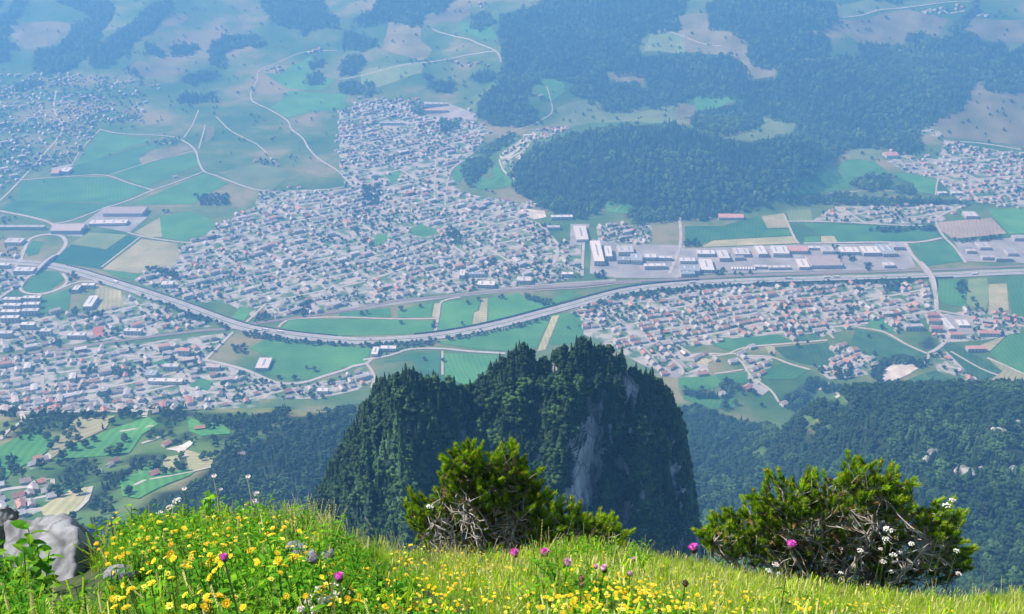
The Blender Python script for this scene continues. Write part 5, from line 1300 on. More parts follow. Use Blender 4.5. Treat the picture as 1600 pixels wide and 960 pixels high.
# ---------------------------------------------------------------- trees become objects (largest in view) and woods
def place_trees():
    T = np.concatenate(TREES)
    for cx, cy, r in HALL_FOOT: T = T[np.hypot(T[:, 0] - cx, T[:, 1] - cy) > r - 3]
    for p in FARM_OBJ: T = T[np.hypot(T[:, 0] - p[0], T[:, 1] - p[1]) > 9]
    P = T[:, :3].copy(); P[:, 2] += T[:, 3] * .5
    place = T[:, 6].astype(int); con = T[:, 5] > .5
    u, v, d = project(P)
    vis = in_view(P, hidden_by_knoll=True)
    sz = T[:, 3] / d * vis
    single = np.zeros(len(T), bool)
    lone = (place == 3) & vis
    single |= lone
    nb = 290 - int((lone & ~con).sum()); ns = 290 - int((lone & con).sum())
    sb = np.where(~con & ~lone, sz, 0); ss = np.where(con & ~lone, sz, 0)
    single[np.argsort(-sb)[:nb]] = True; single[np.argsort(-ss)[:ns]] = True
    where = {0: 'in the far woods', 1: 'in the slope wood', 2: 'in the tree belt', 3: 'alone in the fields', 4: 'on the far hill meadows', 5: 'on the knoll', 6: 'in a town garden'}
    def spot(pl, u, v):
        if pl == 5:
            for (x0, x1, y0, y1, t) in [(0, 560, 0, 2000, 'on the lower left flank of the knoll'), (560, 690, 0, 620, 'on the left summit of the knoll'), (690, 770, 0, 640, 'in the saddle between the knoll summits'), (770, 850, 0, 600, 'on the pointed top of the knoll'), (850, 980, 0, 590, 'on the flat top of the knoll'), (980, 1100, 0, 640, 'on the right shoulder of the knoll'),
                                         (560, 690, 620, 720, 'under the left summit of the knoll'), (690, 840, 600, 700, 'on the middle face of the knoll'), (840, 930, 590, 720, 'left of the bare cliff'), (930, 1020, 590, 720, 'right of the bare cliff'), (1020, 1110, 640, 2000, 'along the steep right edge of the knoll'), (930, 1020, 720, 2000, 'on the rib right of the bare cliff'), (560, 700, 720, 2000, 'on the lower left face of the knoll')]:
                if x0 <= u < x1 and y0 <= v < y1: return t
            return 'deep on the middle face of the knoll'
        if pl == 1:
            if u < 330: return 'in a hedge of the left meadows' if v < 740 else 'at the lowest edge of the left meadows'
            if u < 620: return 'in the wood left of the knoll' if v > 690 else 'at the upper edge of the left wood'
            if u < 1180: return 'beside the right foot of the knoll' if v > 720 else 'in the wood just right of the knoll'
            if u < 1330: return 'around the small clearing at right'
            return 'under the gravel pit' if v < 640 else 'among the crags of the right wood' if v < 780 else 'low in the right wood'
        if pl in (2, 3, 6): return ('alone ' if pl == 3 else '') + (landmark(u, v) if v > 420 or u > 900 and v > 330 else 'on the far left valley floor' if u < 500 else 'on the far middle slope' if u < 1000 else 'on the far right slope')
        return where[pl]
    for i in np.nonzero(single)[0]:
        x, y, z, h, wf, k, pl = T[i]; pl = int(pl)
        tall = 'tall' if h > 14 else 'low' if h < 9 else 'middling'
        at_ = spot(pl, u[i], v[i])
        if k > .5:
            c = int(RNG.integers(4)); sh = ['dark', 'slim dark', 'broad lighter', 'very narrow dark'][c]
            o = thing('spruce_tree', (x, y, z), '%s %s spruce %s' % (tall, sh, at_), 'tree', 'spruces ' + at_, RNG.uniform(0, 6.28), (h * wf, h * wf, h))
            link('trunk', TRUNK_S[0], o); link('crown', CROWNS_S[c], o)
        else:
            c = int(RNG.integers(4)); sh = ['fresh green round', 'dark green round', 'dark green spreading', 'fresh green narrow'][c]
            o = thing('broadleaf_tree', (x, y, z), '%s %s broadleaf tree %s' % (tall, sh, at_), 'tree', 'broadleaf trees ' + at_, RNG.uniform(0, 6.28), (h * wf, h * wf, h))
            link('trunk', TRUNK_B[c % 2], o); link('crown', CROWNS_B[c], o)
    names = {0: ('far_woods', 'hazy woods covering the far hills'), 1: ('slope_wood', 'dense mixed wood on the slopes below the meadow'), 2: ('roadside_tree_belt', 'belts of small trees along the motorway and between houses'), 3: ('field_trees', 'trees standing among the fields'), 4: ('hill_meadow_trees', 'small trees dotted over the far hill meadows'),
             5: ('knoll_wood', 'dark spruces and broadleaf trees covering the knoll'), 6: ('garden_trees', 'garden trees between the town houses')}
    for pl, (nm, lab) in names.items():
        m = (place == pl) & ~single
        if not m.any(): continue
        q = T[m]; n = len(q)
        tone = fbm(q[:, 0] / 70 + 5, q[:, 1] / 70, 3) + RNG.normal(0, .18, n)
        base_ = np.where(tone > .12, np.where(RNG.random(n) < .5, 0, 3), np.where(RNG.random(n) < .5, 1, 2)); pick = np.where(q[:, 5] > .5, np.where(tone > .3, 6, 4 + RNG.choice([0, 1, 3], n)), base_)
        turn = np.c_[RNG.normal(0, .03, n), RNG.normal(0, .03, n), RNG.uniform(0, 6.28, n)]
        s = q[:, 3]
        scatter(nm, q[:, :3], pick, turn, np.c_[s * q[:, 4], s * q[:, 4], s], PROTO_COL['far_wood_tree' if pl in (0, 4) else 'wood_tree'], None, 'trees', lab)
    print('trees', len(T), 'houses', len(HOUSES))
place_trees()

# ---------------------------------------------------------------- rocks showing through the right-hand wood
def boulder_mesh(name, seed, mat, sub=3, flat=0.75):
    r = random.Random(seed); bm = bmesh.new(); bmesh.ops.create_icosphere(bm, subdivisions=sub, radius=1.0)
    planes = [(Vector((r.gauss(0, 1), r.gauss(0, 1), r.gauss(0, .7))).normalized(), r.uniform(.55, .85)) for _ in range(9)]
    for v in bm.verts:
        for n, dd in planes:
            k = v.co.dot(n) - dd
            if k > 0: v.co -= n * k
        v.co += v.co.normalized() * 0.1 * float(fbm(v.co.x * 2 + seed, v.co.y * 2 + v.co.z * 1.7, 3))
        v.co.z *= flat
    me = bpy.data.meshes.new(name); bm.to_mesh(me); bm.free(); me.materials.append(mat)
    return me
M['pale_rock'] = mat_rock('pale_limestone', (0.45, 0.45, 0.43), (0.2, 0.2, 0.19), (0.10, 0.12, 0.06), 0.35, 0.9, 0.5)
RB = [boulder_mesh('crag', s, M['pale_rock'], 2) for s in (1, 2, 3)]
for k, (x, y, s) in enumerate([(1452, 716, 9), (1446, 726, 7), (1462, 710, 6), (1500, 742, 8), (1512, 746, 9), (1528, 744, 8), (1540, 750, 6), (1552, 682, 8), (1564, 680, 7), (1580, 740, 7), (1478, 702, 5), (1530, 690, 5), (1590, 668, 6)]):
    p = ground_at([x], [y])[0]
    o = link('crag', RB[k % 3], None, (p[0], p[1], p[2] + 3), RNG.uniform(0, 6), (s * 1.1, s * .7, s * .7 + 4))
    tag(o, 'pale limestone crag breaking through the right hand wood', 'rock', 'crags in the right hand wood')

# ---------------------------------------------------------------- bridges over the motorway
def bridge(text, width, label, i0=None):
    C = path_world(text, 8.0); n = len(C)
    s = np.linspace(0, 1, n); z = height(C[:, 0], C[:, 1]) + 1.2 + 7.0 * np.sin(np.clip((s - .0) / 1.0, 0, 1) * math.pi) ** 0.8
    o = thing('flyover', (0, 0, 0), label, 'bridge')
    link('deck', ribbon_mesh('deck', C, width / 2, -width / 2, 0, M['road'], 1.2, z), o)
    for sd in (1, -1): link('parapet', ribbon_mesh('parapet', C, sd * width / 2 + .2, sd * width / 2 - .2, 0, M['concrete'], 1.6, z + 1.0), o)
    for k in range(2, n - 2, 3):
        mb = MB(); zz = float(height(C[k, 0], C[k, 1])); hh = z[k] - 1.3 - zz
        if hh < 2: continue
        mb.box((C[k, 0], C[k, 1], zz + hh / 2), (1.2, 1.2, hh)); link('pier', mb.mesh('pier', M['concrete']), o)
bridge('F 1112,265 1130,290 1152,322 1172,355 1185,400', 11, 'flyover carrying the country road across motorway and railway at right')
bridge('D 260,235 232,258 205,283 180,305 150,330', 11, 'flyover across the motorway at the left junction')

# ---------------------------------------------------------------- vehicles on the motorway and in the truck park
M['tyre'] = mat_noise('tyre', (0.02, 0.02, 0.02), (0.04, 0.04, 0.04), scale=3, rough=0.9)
M['car_white'] = mat_noise('paint_white', (0.75, 0.75, 0.75), (0.82, 0.82, 0.82), scale=1, rough=0.3, spec=.5); M['car_dark'] = mat_noise('paint_dark', (0.03, 0.035, 0.05), (0.05, 0.055, 0.07), scale=1, rough=0.3, spec=.5)
M['car_red'] = mat_noise('paint_red', (0.4, 0.05, 0.04), (0.45, 0.07, 0.05), scale=1, rough=0.3, spec=.5); M['car_silver'] = mat_noise('paint_silver', (0.45, 0.46, 0.48), (0.5, 0.51, 0.53), scale=1, rough=0.3, spec=.5)
def wheel_mesh(r, w):
    mb = MB(); mb.tube([(0, -w / 2, 0), (0, w / 2, 0)], [r, r], 10); return mb.mesh('wheel', M['tyre'])
WH_C, WH_T = wheel_mesh(.34, .24), wheel_mesh(.5, .35)
def car_body(mat):
    mb = MB()
    prof = [(-2.2, .35), (-2.2, .85), (-1.9, .95), (-1.3, 1.0), (-.75, 1.45), (.75, 1.48), (1.55, 1.0), (2.1, .95), (2.2, .6), (2.2, .35)]
    for s in (-.88, .88): pass
    n = len(prof)
    vs = [(x, -.88 if z < 1.1 else -.68, z) for x, z in prof] + [(x, .88 if z < 1.1 else .68, z) for x, z in prof]
    mb.add(vs, [(i, (i + 1) % n, n + (i + 1) % n, n + i) for i in range(n)] + [tuple(range(n))[::-1], tuple(range(n, 2 * n))], 0)
    return mb.mesh('body', mat)
def car_glass():
    mb = MB(); mb.box((0, 0, 1.25), (1.5, 1.53, .3)); mb.add([(-1.28, -.66, 1.03), (-1.28, .66, 1.03), (-.8, .6, 1.43), (-.8, -.6, 1.43)], [(0, 1, 2, 3)]); mb.add([(1.5, -.66, 1.05), (1.5, .66, 1.05), (.82, .6, 1.46), (.82, -.6, 1.46)], [(3, 2, 1, 0)])
    return mb.mesh('window_band', M['window'])
CARB = {c: car_body(M['car_' + c]) for c in ('white', 'dark', 'red', 'silver')}; CARG = car_glass()
def truck_meshes(mat):
    a = MB(); a.box((5.6, 0, 2.0), (2.2, 2.4, 2.6)); a.box((6.1, 0, 3.45), (1.2, 2.3, .4)); a.box((5.9, 0, .75), (1.9, 2.2, .5))
    b = MB(); b.box((-1.3, 0, 2.45), (11.2, 2.5, 2.8)); b.box((-1.3, 0, .95), (10.8, 1.0, .35))
    w = MB(); w.box((6.71, 0, 2.6), (.06, 2.0, .9)); w.box((6.0, 0, 2.6), (.8, 2.46, .8))
    return a.mesh('cab', mat), b.mesh('trailer', M['car_white']), w.mesh('windscreen', M['window'])
TRUCK = {c: truck_meshes(M['car_' + c]) for c in ('white', 'red', 'silver')}
def nearest_on(C, p):
    k = int(np.argmin(np.hypot(C[:, 0] - p[0], C[:, 1] - p[1]))); k = min(max(k, 1), len(C) - 2)
    t = C[k + 1] - C[k - 1]; return C[k], math.atan2(t[1], t[0])
def vehicle(spec, kind, colour, label, lane=5.0):
    p = ground_at(*[[c] for c in pxs(spec)[0]])[0]; c, a = nearest_on(MW, p)
    side = lane if (p[0] - c[0]) * -math.sin(a) + (p[1] - c[1]) * math.cos(a) > 0 else -lane
    q = (c[0] - math.sin(a) * side, c[1] + math.cos(a) * side); z = float(height(*q)) + 1.34
    if side > 0: a += math.pi
    o = thing(kind, (q[0], q[1], z), label, kind, None, a)
    if kind == 'car':
        link('body', CARB[colour], o); link('window_band', CARG, o)
        for x in (-1.35, 1.35):
            for y in (-.78, .78): link('wheel', WH_C, o, (x, y, .34))
    else:
        for nm, me in zip(('cab', 'trailer', 'windscreen'), TRUCK[colour]): link(nm, me, o)
        for x in (5.6, 2.9, -3.6, -4.9, -6.0):
            for y in (-1.05, 1.05): link('wheel', WH_T, o, (x, y, .5))
for s, k, c, l in [('F 505,346', 'truck', 'red', 'red cabbed truck on the motorway left of the white lorry'), ('F 680,336', 'truck', 'white', 'white lorry in the far lane above the red roofed village'), ('F 735,339', 'truck', 'silver', 'silver cabbed lorry behind the white one'), ('D 553,350', 'truck', 'white', 'white lorry on the long left descent of the motorway'),
                   ('D 1240,576', 'truck', 'silver', 'lorry at the start of the motorway bend'), ('D 1300,590', 'truck', 'white', 'white lorry just behind the one at the bend'), ('F 70,362', 'truck', 'white', 'lorry passing the works quarter near the railway'), ('F 1380,326', 'truck', 'white', 'lorry right of the flyover'),
                   ('D 880,478', 'car', 'white', 'white car below the town wall on the left descent'), ('D 985,528', 'car', 'dark', 'dark car on the left descent of the motorway'), ('D 700,414', 'car', 'silver', 'silver car above the belt of trees'), ('D 400,318', 'car', 'white', 'white car near the left flyover'), ('E 150,630', 'car', 'red', 'red car in the bend of the motorway'), ('E 420,614', 'car', 'white', 'white car at the lowest point of the bend'),
                   ('E 640,580', 'car', 'dark', 'dark car leaving the bend'), ('E 860,524', 'car', 'silver', 'silver car beside the noise barrier'), ('E 1150,446', 'car', 'white', 'white car rising past the station'), ('F 270,357', 'car', 'dark', 'dark car behind the red cabbed truck'), ('F 850,338', 'car', 'white', 'white car left of the flyover'), ('F 960,337', 'car', 'red', 'red car near the flyover')]:
    vehicle(s, k, c, l)
# parked trailers in a row beside the railway
tm = TRUCK['white'][1]
for k in range(9):
    p = ground_at(*[[c] for c in pxs('F %d,300' % (248 + 13 * k))[0]])[0]
    o = thing('truck_trailer', (p[0], p[1], p[2] + .45), 'white trailer parked in the row beside the railway', 'trailer', 'trailers parked in a row by the railway', R(80))
    link('box_body', tm, o)
    for x in (-3.6, -4.9):
        for y in (-1.05, 1.05): link('wheel', WH_T, o, (x, y, .5))

# ---------------------------------------------------------------- the meadow at the viewpoint
LIP = [(-700, 900, 4.2), (-200, 935, 4.4), (0, 925, 4.6), (120, 902, 4.9), (200, 856, 5.1), (320, 836, 5.2), (440, 838, 5.4), (500, 848, 5.6), (560, 866, 5.9), (680, 884, 6.6), (800, 884, 7.2), (850, 872, 7.4), (900, 862, 7.6), (960, 872, 7.6),
       (1000, 880, 7.6), (1100, 898, 7.4), (1200, 922, 7.2), (1350, 940, 7.0), (1500, 950, 6.8), (1700, 955, 6.5), (2300, 960, 6.2)]
_d = rays([l[0] for l in LIP], [l[1] for l in LIP]); _ly = np.array([l[2] for l in LIP]); _t = _ly / _d[:, 1]
LIP_A = _d[:, 0] * _t / _ly; LIP_Z = _d[:, 2] * _t
def meadow_z(x, y):
    x = np.asarray(x, float); y = np.asarray(y, float)
    a = x / np.maximum(y, 0.9)
    yl = np.interp(a, LIP_A, _ly); zl = np.interp(a, LIP_A, LIP_Z)
    s = (y - 1.0) / (yl - 1.0)
    z = -1.3 + (zl + 1.3) * s
    e = np.maximum(y - yl, 0)
    z = np.where(s > 1, zl - 0.62 * e - 0.22 * e * e, z)
    z = np.where(y < 1, -1.3 - 0.1 * (y - 1), z)
    w = np.clip((y - 1.2) / 1.5, 0, 1)
    return z + w * (0.07 * fbm(x / 0.9, y / 0.9, 3) + 0.02 * fbm(x / .2, y / .2, 2))

M['soil'] = mat_noise('meadow_soil', (0.02, 0.03, 0.01), (0.06, 0.08, 0.02), scale=6, rough=0.98, detail=8, bump=0.5)
def build_meadow():
    xs = np.arange(-9, 9.01, .11); ys = np.arange(-3, 13.01, .11)
    X, Y = np.meshgrid(xs, ys); Z = meadow_z(X, Y)
    ny, nx = X.shape; idx = np.arange(nx * ny).reshape(ny, nx)
    F = np.stack([idx[:-1, :-1], idx[:-1, 1:], idx[1:, 1:], idx[1:, :-1]], -1).reshape(-1, 4)
    o = link('meadow_ground', mesh_from('meadow_ground', np.stack([X, Y, Z], -1).reshape(-1, 3), F, M['soil'], None, True)); tag(o, kind='structure')
build_meadow()

def plant_at(u, v, H, y_at=None):
    """ground point whose plant of height H shows its top at the pixel; returns point and the height actually needed"""
    d = rays(u, v); d = d / d[1]
    ys = np.arange(1.6, 8.6, .02) if y_at is None else np.array([y_at])
    g = d[2] * ys - meadow_z(d[0] * ys, ys)
    k = np.nonzero(g <= H)[0]
    if len(k): i = k[0]
    else: i = int(np.argmin(g))
    return Vector((d[0] * ys[i], ys[i], float(meadow_z(d[0] * ys[i], ys[i])))), float(g[i])

# ---- colours of the meadow plants
def leafmat(n, a, b, t=.35, rnd=.3, scale=8): return mat_noise(n, a, b, scale=scale, rough=.75, rnd=rnd, trans=t, detail=3, spec=.12)
M['blade_green'] = leafmat('blade_green', (0.07, 0.25, 0.008), (0.20, 0.44, 0.015)); M['blade_yellow'] = leafmat('blade_yellow', (0.28, 0.45, 0.012), (0.47, 0.57, 0.025)); M['blade_straw'] = leafmat('blade_straw', (0.44, 0.42, 0.12), (0.62, 0.57, 0.24), .25)
M['leaf_forb'] = leafmat('leaf_forb', (0.035, 0.16, 0.006), (0.13, 0.33, 0.012)); M['leaf_forb_light'] = leafmat('leaf_forb_light', (0.13, 0.30, 0.010), (0.24, 0.40, 0.02))
M['petal_yellow'] = mat_noise('petal_yellow', (0.78, 0.62, 0.02), (0.88, 0.74, 0.05), scale=30, rough=.6, rnd=.12, trans=.25); M['disc_gold'] = mat_noise('disc_gold', (0.70, 0.42, 0.01), (0.80, 0.52, 0.02), scale=60, rough=.8)
M['thistle'] = mat_noise('thistle_pink', (0.62, 0.08, 0.50), (0.78, 0.20, 0.66), scale=40, rough=.7, trans=.2); M['thistle_pale'] = mat_noise('thistle_pale_pink', (0.62, 0.36, 0.52), (0.75, 0.5, 0.65), scale=40, rough=.7, trans=.2)
M['bract'] = mat_noise('bract_dark', (0.06, 0.05, 0.04), (0.14, 0.10, 0.07), scale=60, rough=.8); M['stem'] = mat_noise('stem_green', (0.08, 0.16, 0.03), (0.14, 0.22, 0.05), scale=10, rough=.7); M['stem_dry'] = mat_noise('stem_dry', (0.42, 0.38, 0.28), (0.58, 0.53, 0.40), scale=10, rough=.8)
M['flower_white'] = mat_noise('petal_white', (0.70, 0.66, 0.62), (0.82, 0.80, 0.76), scale=30, rough=.7, trans=.2); M['flower_pinkwhite'] = mat_noise('petal_pinkwhite', (0.66, 0.52, 0.52), (0.78, 0.68, 0.66), scale=30, rough=.7, trans=.2)
M['seed_brown'] = mat_noise('seed_brown', (0.24, 0.14, 0.08), (0.38, 0.24, 0.14), scale=30, rough=.8)

def blade(mb, r, p, h, w, lean, m, seg=3):
    a = r.uniform(0, 6.283); dx, dy = math.cos(a), math.sin(a)
    b = a + r.uniform(-1, 1) + 1.57; sx, sy = math.cos(b) * w, math.sin(b) * w
    vs = []; 
    for i in range(seg + 1):
        t = i / seg; k = lean * t * t; ww = 1 - t ** 1.6
        x = p[0] + dx * h * k; y = p[1] + dy * h * k; z = p[2] + h * (t - .35 * lean * t * t)
        if i < seg: vs += [(x - sx * ww, y - sy * ww, z), (x + sx * ww, y + sy * ww, z)]
        else: vs.append((x, y, z))
    fs = [(2 * i, 2 * i + 1, 2 * i + 3, 2 * i + 2) for i in range(seg - 1)] + [(2 * seg - 2, 2 * seg - 1, 2 * seg)]
    mb.add(vs, fs, m)

def tuft_mesh(seed, n, h, w, mats, seeds=0, spread=.05):
    r = random.Random(seed); mb = MB()
    for i in range(n):
        a = r.uniform(0, 6.283); q = spread * math.sqrt(r.random())
        blade(mb, r, (math.cos(a) * q, math.sin(a) * q, -.02), h * r.uniform(.5, 1.15), w * r.uniform(.7, 1.3), r.uniform(.1, .9), 0 if r.random() < .8 else 1)
    for i in range(seeds):
        a = r.uniform(0, 6.283); L = h * r.uniform(1.2, 1.7); dx, dy = math.cos(a) * .25 * L, math.sin(a) * .25 * L
        mb.tube([(0, 0, 0), (dx * .3, dy * .3, L * .55), (dx, dy, L)], [.0016, .0013, .0009], 3, 1, False)
        for k in range(7):
            t = .72 + .28 * k / 6; p = Vector((dx * t ** 1.6, dy * t ** 1.6, L * t)); s = .008
            mb.add([p + Vector((-s, 0, -s)), p + Vector((0, -s * .5, 0)), p + Vector((s * .4, s * .4, s * 1.4)), p + Vector((0, s, 0))], [(0, 1, 2), (0, 2, 3)], 1)
    return mb.mesh('grass_tuft', mats)

def leaf_geo(mb, base, direction, up, L, W, m, droop=.35):
    d = Vector(direction).normalized(); s = d.cross(Vector(up)).normalized(); n = s.cross(d).normalized()
    base = Vector(base); pts = []
    prof = [(0, .06), (.25, .75), (.5, 1.0), (.78, .62), (1, 0)]
    vs = []
    for t, w in prof:
        c = base + d * (L * t) - Vector((0, 0, 1)) * (droop * L * t * t)
        if t < 1: vs += [c - s * (W * w / 2) + n * (W * .16 * w), c, c + s * (W * w / 2) + n * (W * .16 * w)]
        else: vs.append(c)
    fs = []
    for i in range(3):
        a = i * 3; b = a + 3
        fs += [(a, a + 1, b + 1, b), (a + 1, a + 2, b + 2, b + 1)]
    fs += [(9, 10, 12), (10, 11, 12)]
    mb.add(vs, fs, m)

def forb_mesh(seed, h, n, L, W, mats):
    r = random.Random(seed); mb = MB()
    for s in range(3):
        a0 = r.uniform(0, 6.28); lean = r.uniform(0, .35); tx, ty = math.cos(a0) * lean * h, math.sin(a0) * lean * h; hh = h * r.uniform(.7, 1.1)
        mb.tube([(0, 0, -.02), (tx * .4, ty * .4, hh * .5), (tx, ty, hh)], [.003, .0025, .0015], 4, 0, False)
        for k in range(n):
            t = .15 + .85 * k / (n - 1); a = a0 + 2.4 * k + r.uniform(-.3, .3)
            p = (tx * t * t, ty * t * t, hh * t)
            leaf_geo(mb, p, (math.cos(a), math.sin(a), r.uniform(.1, .7)), (0, 0, 1), L * r.uniform(.6, 1.1) * (1.1 - .4 * t), W * r.uniform(.7, 1.1) * (1.1 - .4 * t), 0 if r.random() < .7 else 1, r.uniform(.1, .6))
    return mb.mesh('forb', mats)

gp = [tuft_mesh(1, 16, .17, .0032, [M['blade_green'], M['blade_yellow']]), tuft_mesh(2, 15, .20, .0030, [M['blade_yellow'], M['blade_straw']], 1), tuft_mesh(3, 14, .15, .003, [M['blade_green'], M['blade_green']]),
      tuft_mesh(4, 12, .22, .0026, [M['blade_straw'], M['blade_yellow']], 2), tuft_mesh(5, 16, .30, .0028, [M['blade_green'], M['blade_straw']], 2, .07), tuft_mesh(6, 16, .34, .0026, [M['blade_straw'], M['blade_straw']], 4, .06)]
proto_collection('grass_tuft', gp)
fp = [forb_mesh(1, .22, 9, .06, .026, [M['leaf_forb'], M['leaf_forb_light']]), forb_mesh(2, .28, 10, .055, .022, [M['leaf_forb'], M['leaf_forb']]), forb_mesh(3, .18, 8, .075, .03, [M['leaf_forb_light'], M['leaf_forb']]), forb_mesh(4, .14, 7, .05, .03, [M['leaf_forb'], M['leaf_forb_light']]), forb_mesh(5, .3, 13, .07, .016, [M['leaf_forb_light'], M['leaf_forb']])]
proto_collection('leafy_forb', fp)

LEAFY = pxs('P 130,960 120,880 150,800 300,760 480,800 560,850 600,880 560,900 660,960')
LEAFY2 = pxs('P 850,960 830,900 900,850 1000,870 1010,900 960,930')
ROCK_HOLE = pxs('P 30,800 150,800 190,850 215,890 190,940 110,945 60,930 10,870')
def grow_meadow():
    sp = .047
    X, Y = jitter_grid(-6.2, 6.2, 1.5, 9.6, sp)
    Z = meadow_z(X, Y); P = np.c_[X, Y, Z]
    u, v, d = project(P)
    yl = np.interp(X / Y, LIP_A, _ly)
    k = (u > -260) & (u < 1860) & (v < 1240) & (Y < yl + .7)
    X, Y, Z, u, v, d, yl = [q[k] for q in (X, Y, Z, u, v, d, yl)]
    n = len(X)
    leafy = inside(LEAFY, u, v - 25) | (inside(LEAFY2, u, v - 8) & (fbm(X / .35, Y / .35, 2) > .12)) | (u < 140)
    dens = fbm(X / .5 + 4, Y / .5, 3)
    # grass
    g = RNG.random(n) < np.where(leafy, .5, .95)
    gap = fbm(X / .22 + 40, Y / .22, 2)
    m = g & ~((gap < -.12) & ((u < 760) | (v > 925)) & (v > 830)) & ~(inside(ROCK_HOLE, u, v - 15) & (Y < 4.75) & (u < 150))
    q = RNG.random(n); tone = fbm(X / .7 + 20, Y / .7 + 3, 3)
    pick = np.where(q < .36 + .9 * tone, 0, np.where(q < .60 + .5 * tone, 2, np.where(q < .86, 1, 3)))
    right = u > 600
    pick = np.where(right & (RNG.random(n) < .5 - tone), np.where(RNG.random(n) < .7, 1, 3), pick)
    lipz = (Y > yl - .35) & (u > 380) & (u < 760) & (RNG.random(n) < .35)
    pick = np.where(lipz, np.where(RNG.random(n) < .55, 4, 5), pick)
    tall = ((u > 430) & (u < 520) & (v < 880)) & (RNG.random(n) < .5); pick = np.where(tall, 5, pick)
    pick = np.where((RNG.random(n) < .012), 5, pick)
    s = RNG.uniform(.75, 1.25, n) * (1 + .5 * dens)
    s = s * np.where(pick >= 4, .78, 1) * np.where(leafy, .62, np.where(u < 620, .55, .5)) * np.where(Y > yl - .3, .85, 1)
    turn = np.c_[RNG.normal(-.12, .12, n), RNG.normal(.05, .12, n), RNG.uniform(0, 6.28, n)]
    scatter('meadow_grass', np.c_[X, Y, Z][m], pick[m], turn[m], np.c_[s, s, s][m], PROTO_COL['grass_tuft'], None, 'grass', 'sunlit green and straw coloured grass of the steep meadow')
    f = (leafy & (RNG.random(n) < .30)) | (~leafy & (RNG.random(n) < .02 + .10 * np.clip(dens, 0, 1)))
    f &= ~(inside(ROCK_HOLE, u, v - 30) | inside(ROCK_HOLE, u, v))
    nf = int(f.sum())
    s = RNG.uniform(.7, 1.3, nf) * np.where(leafy[f], .72, .45)
    scatter('meadow_leaves', np.c_[X, Y, Z][f], RNG.integers(0, 5, nf), np.c_[RNG.normal(0, .2, nf), RNG.normal(0, .2, nf), RNG.uniform(0, 6.28, nf)], np.c_[s, s, s], PROTO_COL['leafy_forb'], None, 'leafy plants', 'fresh green leafy plants among the meadow flowers')
    print('grass', n, 'forbs', nf)
grow_meadow()

# ---- flowers
M['petal_lemon'] = mat_noise('petal_lemon', (0.80, 0.72, 0.06), (0.88, 0.82, 0.16), scale=30, rough=.6, rnd=.12, trans=.25); M['petal_gold'] = mat_noise('petal_gold', (0.74, 0.48, 0.015), (0.84, 0.60, 0.03), scale=30, rough=.6, rnd=.15, trans=.25)
def petals_mesh(seed, n=13, rad=.0145, double=True, mat='petal_yellow'):
    r = random.Random(seed); mb = MB()
    for ring, (k, R0, up) in enumerate(((n, rad, .15), (n - 3, rad * .72, .45)) if double else ((n, rad, .15),)):
        for i in range(k):
            a = 6.283 * i / k + r.uniform(-.12, .12) + ring * .2; L = R0 * r.uniform(.85, 1.12); w = R0 * .30
            d = Vector((math.cos(a), math.sin(a), 0)); s = Vector((-d.y, d.x, 0))
            z = up * R0
            mb.add([d * L * .15 - s * w * .4, d * L * .15 + s * w * .4, d * L * .75 + s * w * .75 + Vector((0, 0, z)), d * L + Vector((0, 0, z * .8)), d * L * .75 - s * w * .75 + Vector((0, 0, z))], [(0, 1, 2, 3, 4)])
    return mb.mesh('petals', M[mat])
def disc_mesh():
    mb = MB(); v, f = ICO1; mb.add([(p.x * .0055, p.y * .0055, .002 + p.z * .0032) for p in v], f); return mb.mesh('disc', M['disc_gold'])
def stem_mesh(h, seed, mat, r0=.0016, leaves=0, lm=None):
    r = random.Random(seed); mb = MB(); a = r.uniform(-.06, .06); b = r.uniform(-.06, .06)
    mb.tube([(a * h, b * h, -h - .03), (a * h * .6, b * h * .6, -h * .5), (0, 0, 0)], [r0 * 1.3, r0, r0 * .8], 4, 0, False)
    for k in range(leaves):
        t = r.uniform(.25, .85); an = r.uniform(0, 6.28)
        leaf_geo(mb, (a * h * t, b * h * t, -h * t), (math.cos(an), math.sin(an), .4), (0, 0, 1), .05, .016, 1)
    return mb.mesh('stem', [mat, lm or M['leaf_forb']])
PETALS = [petals_mesh(s, n, r_, db, m_) for s, n, r_, db, m_ in ((1, 13, .0145, True, 'petal_yellow'), (2, 15, .0165, True, 'petal_gold'), (3, 9, .0125, False, 'petal_lemon'))]
DISC = disc_mesh(); STEMS = [stem_mesh(.24, s, M['stem'], leaves=3) for s in (1, 2, 3)]

proto_collection('small_yellow_flower', [join_meshes('small_flower', [PETALS[k], DISC, STEMS[k]]) for k in range(3)])

FLOWER_ZONES = [(150, 'P 145,830 180,800 260,800 330,785 420,790 470,805 470,840 400,850 350,890 330,910 250,920 180,900 150,860', 'in the flowering mound at left'), (60, 'P 380,800 470,810 540,870 640,900 640,955 520,955 430,930 390,870', 'on the slope below the pale stones'),
    (110, 'P 600,860 650,850 800,868 860,860 860,885 760,900 620,900', 'in the yellow band before the middle pine'), (90, 'P 600,900 860,890 860,958 600,958', 'at the lower edge left of centre'), (110, 'P 860,925 1000,920 1120,935 1150,958 860,958', 'at the lower edge below the pink thistles'), (50, 'P 870,850 1000,868 1080,890 1050,920 900,920', 'on the hummock between the two pines'),
    (45, 'P 1100,905 1200,930 1400,945 1500,955 1150,957', 'in the straw coloured grass before the right pine'), (22, 'P 170,905 330,920 420,950 160,955', 'among the leaves in the lower left corner'), (120, 'P 860,880 1080,895 1250,930 1500,950 1500,958 860,958', 'in the grass between the pines'), (60, 'P 440,850 600,870 640,950 500,950', 'on the slope below the pale stones'), (12, 'P 200,815 300,790 440,800 420,830 220,850', 'in the flowering mound at left')]
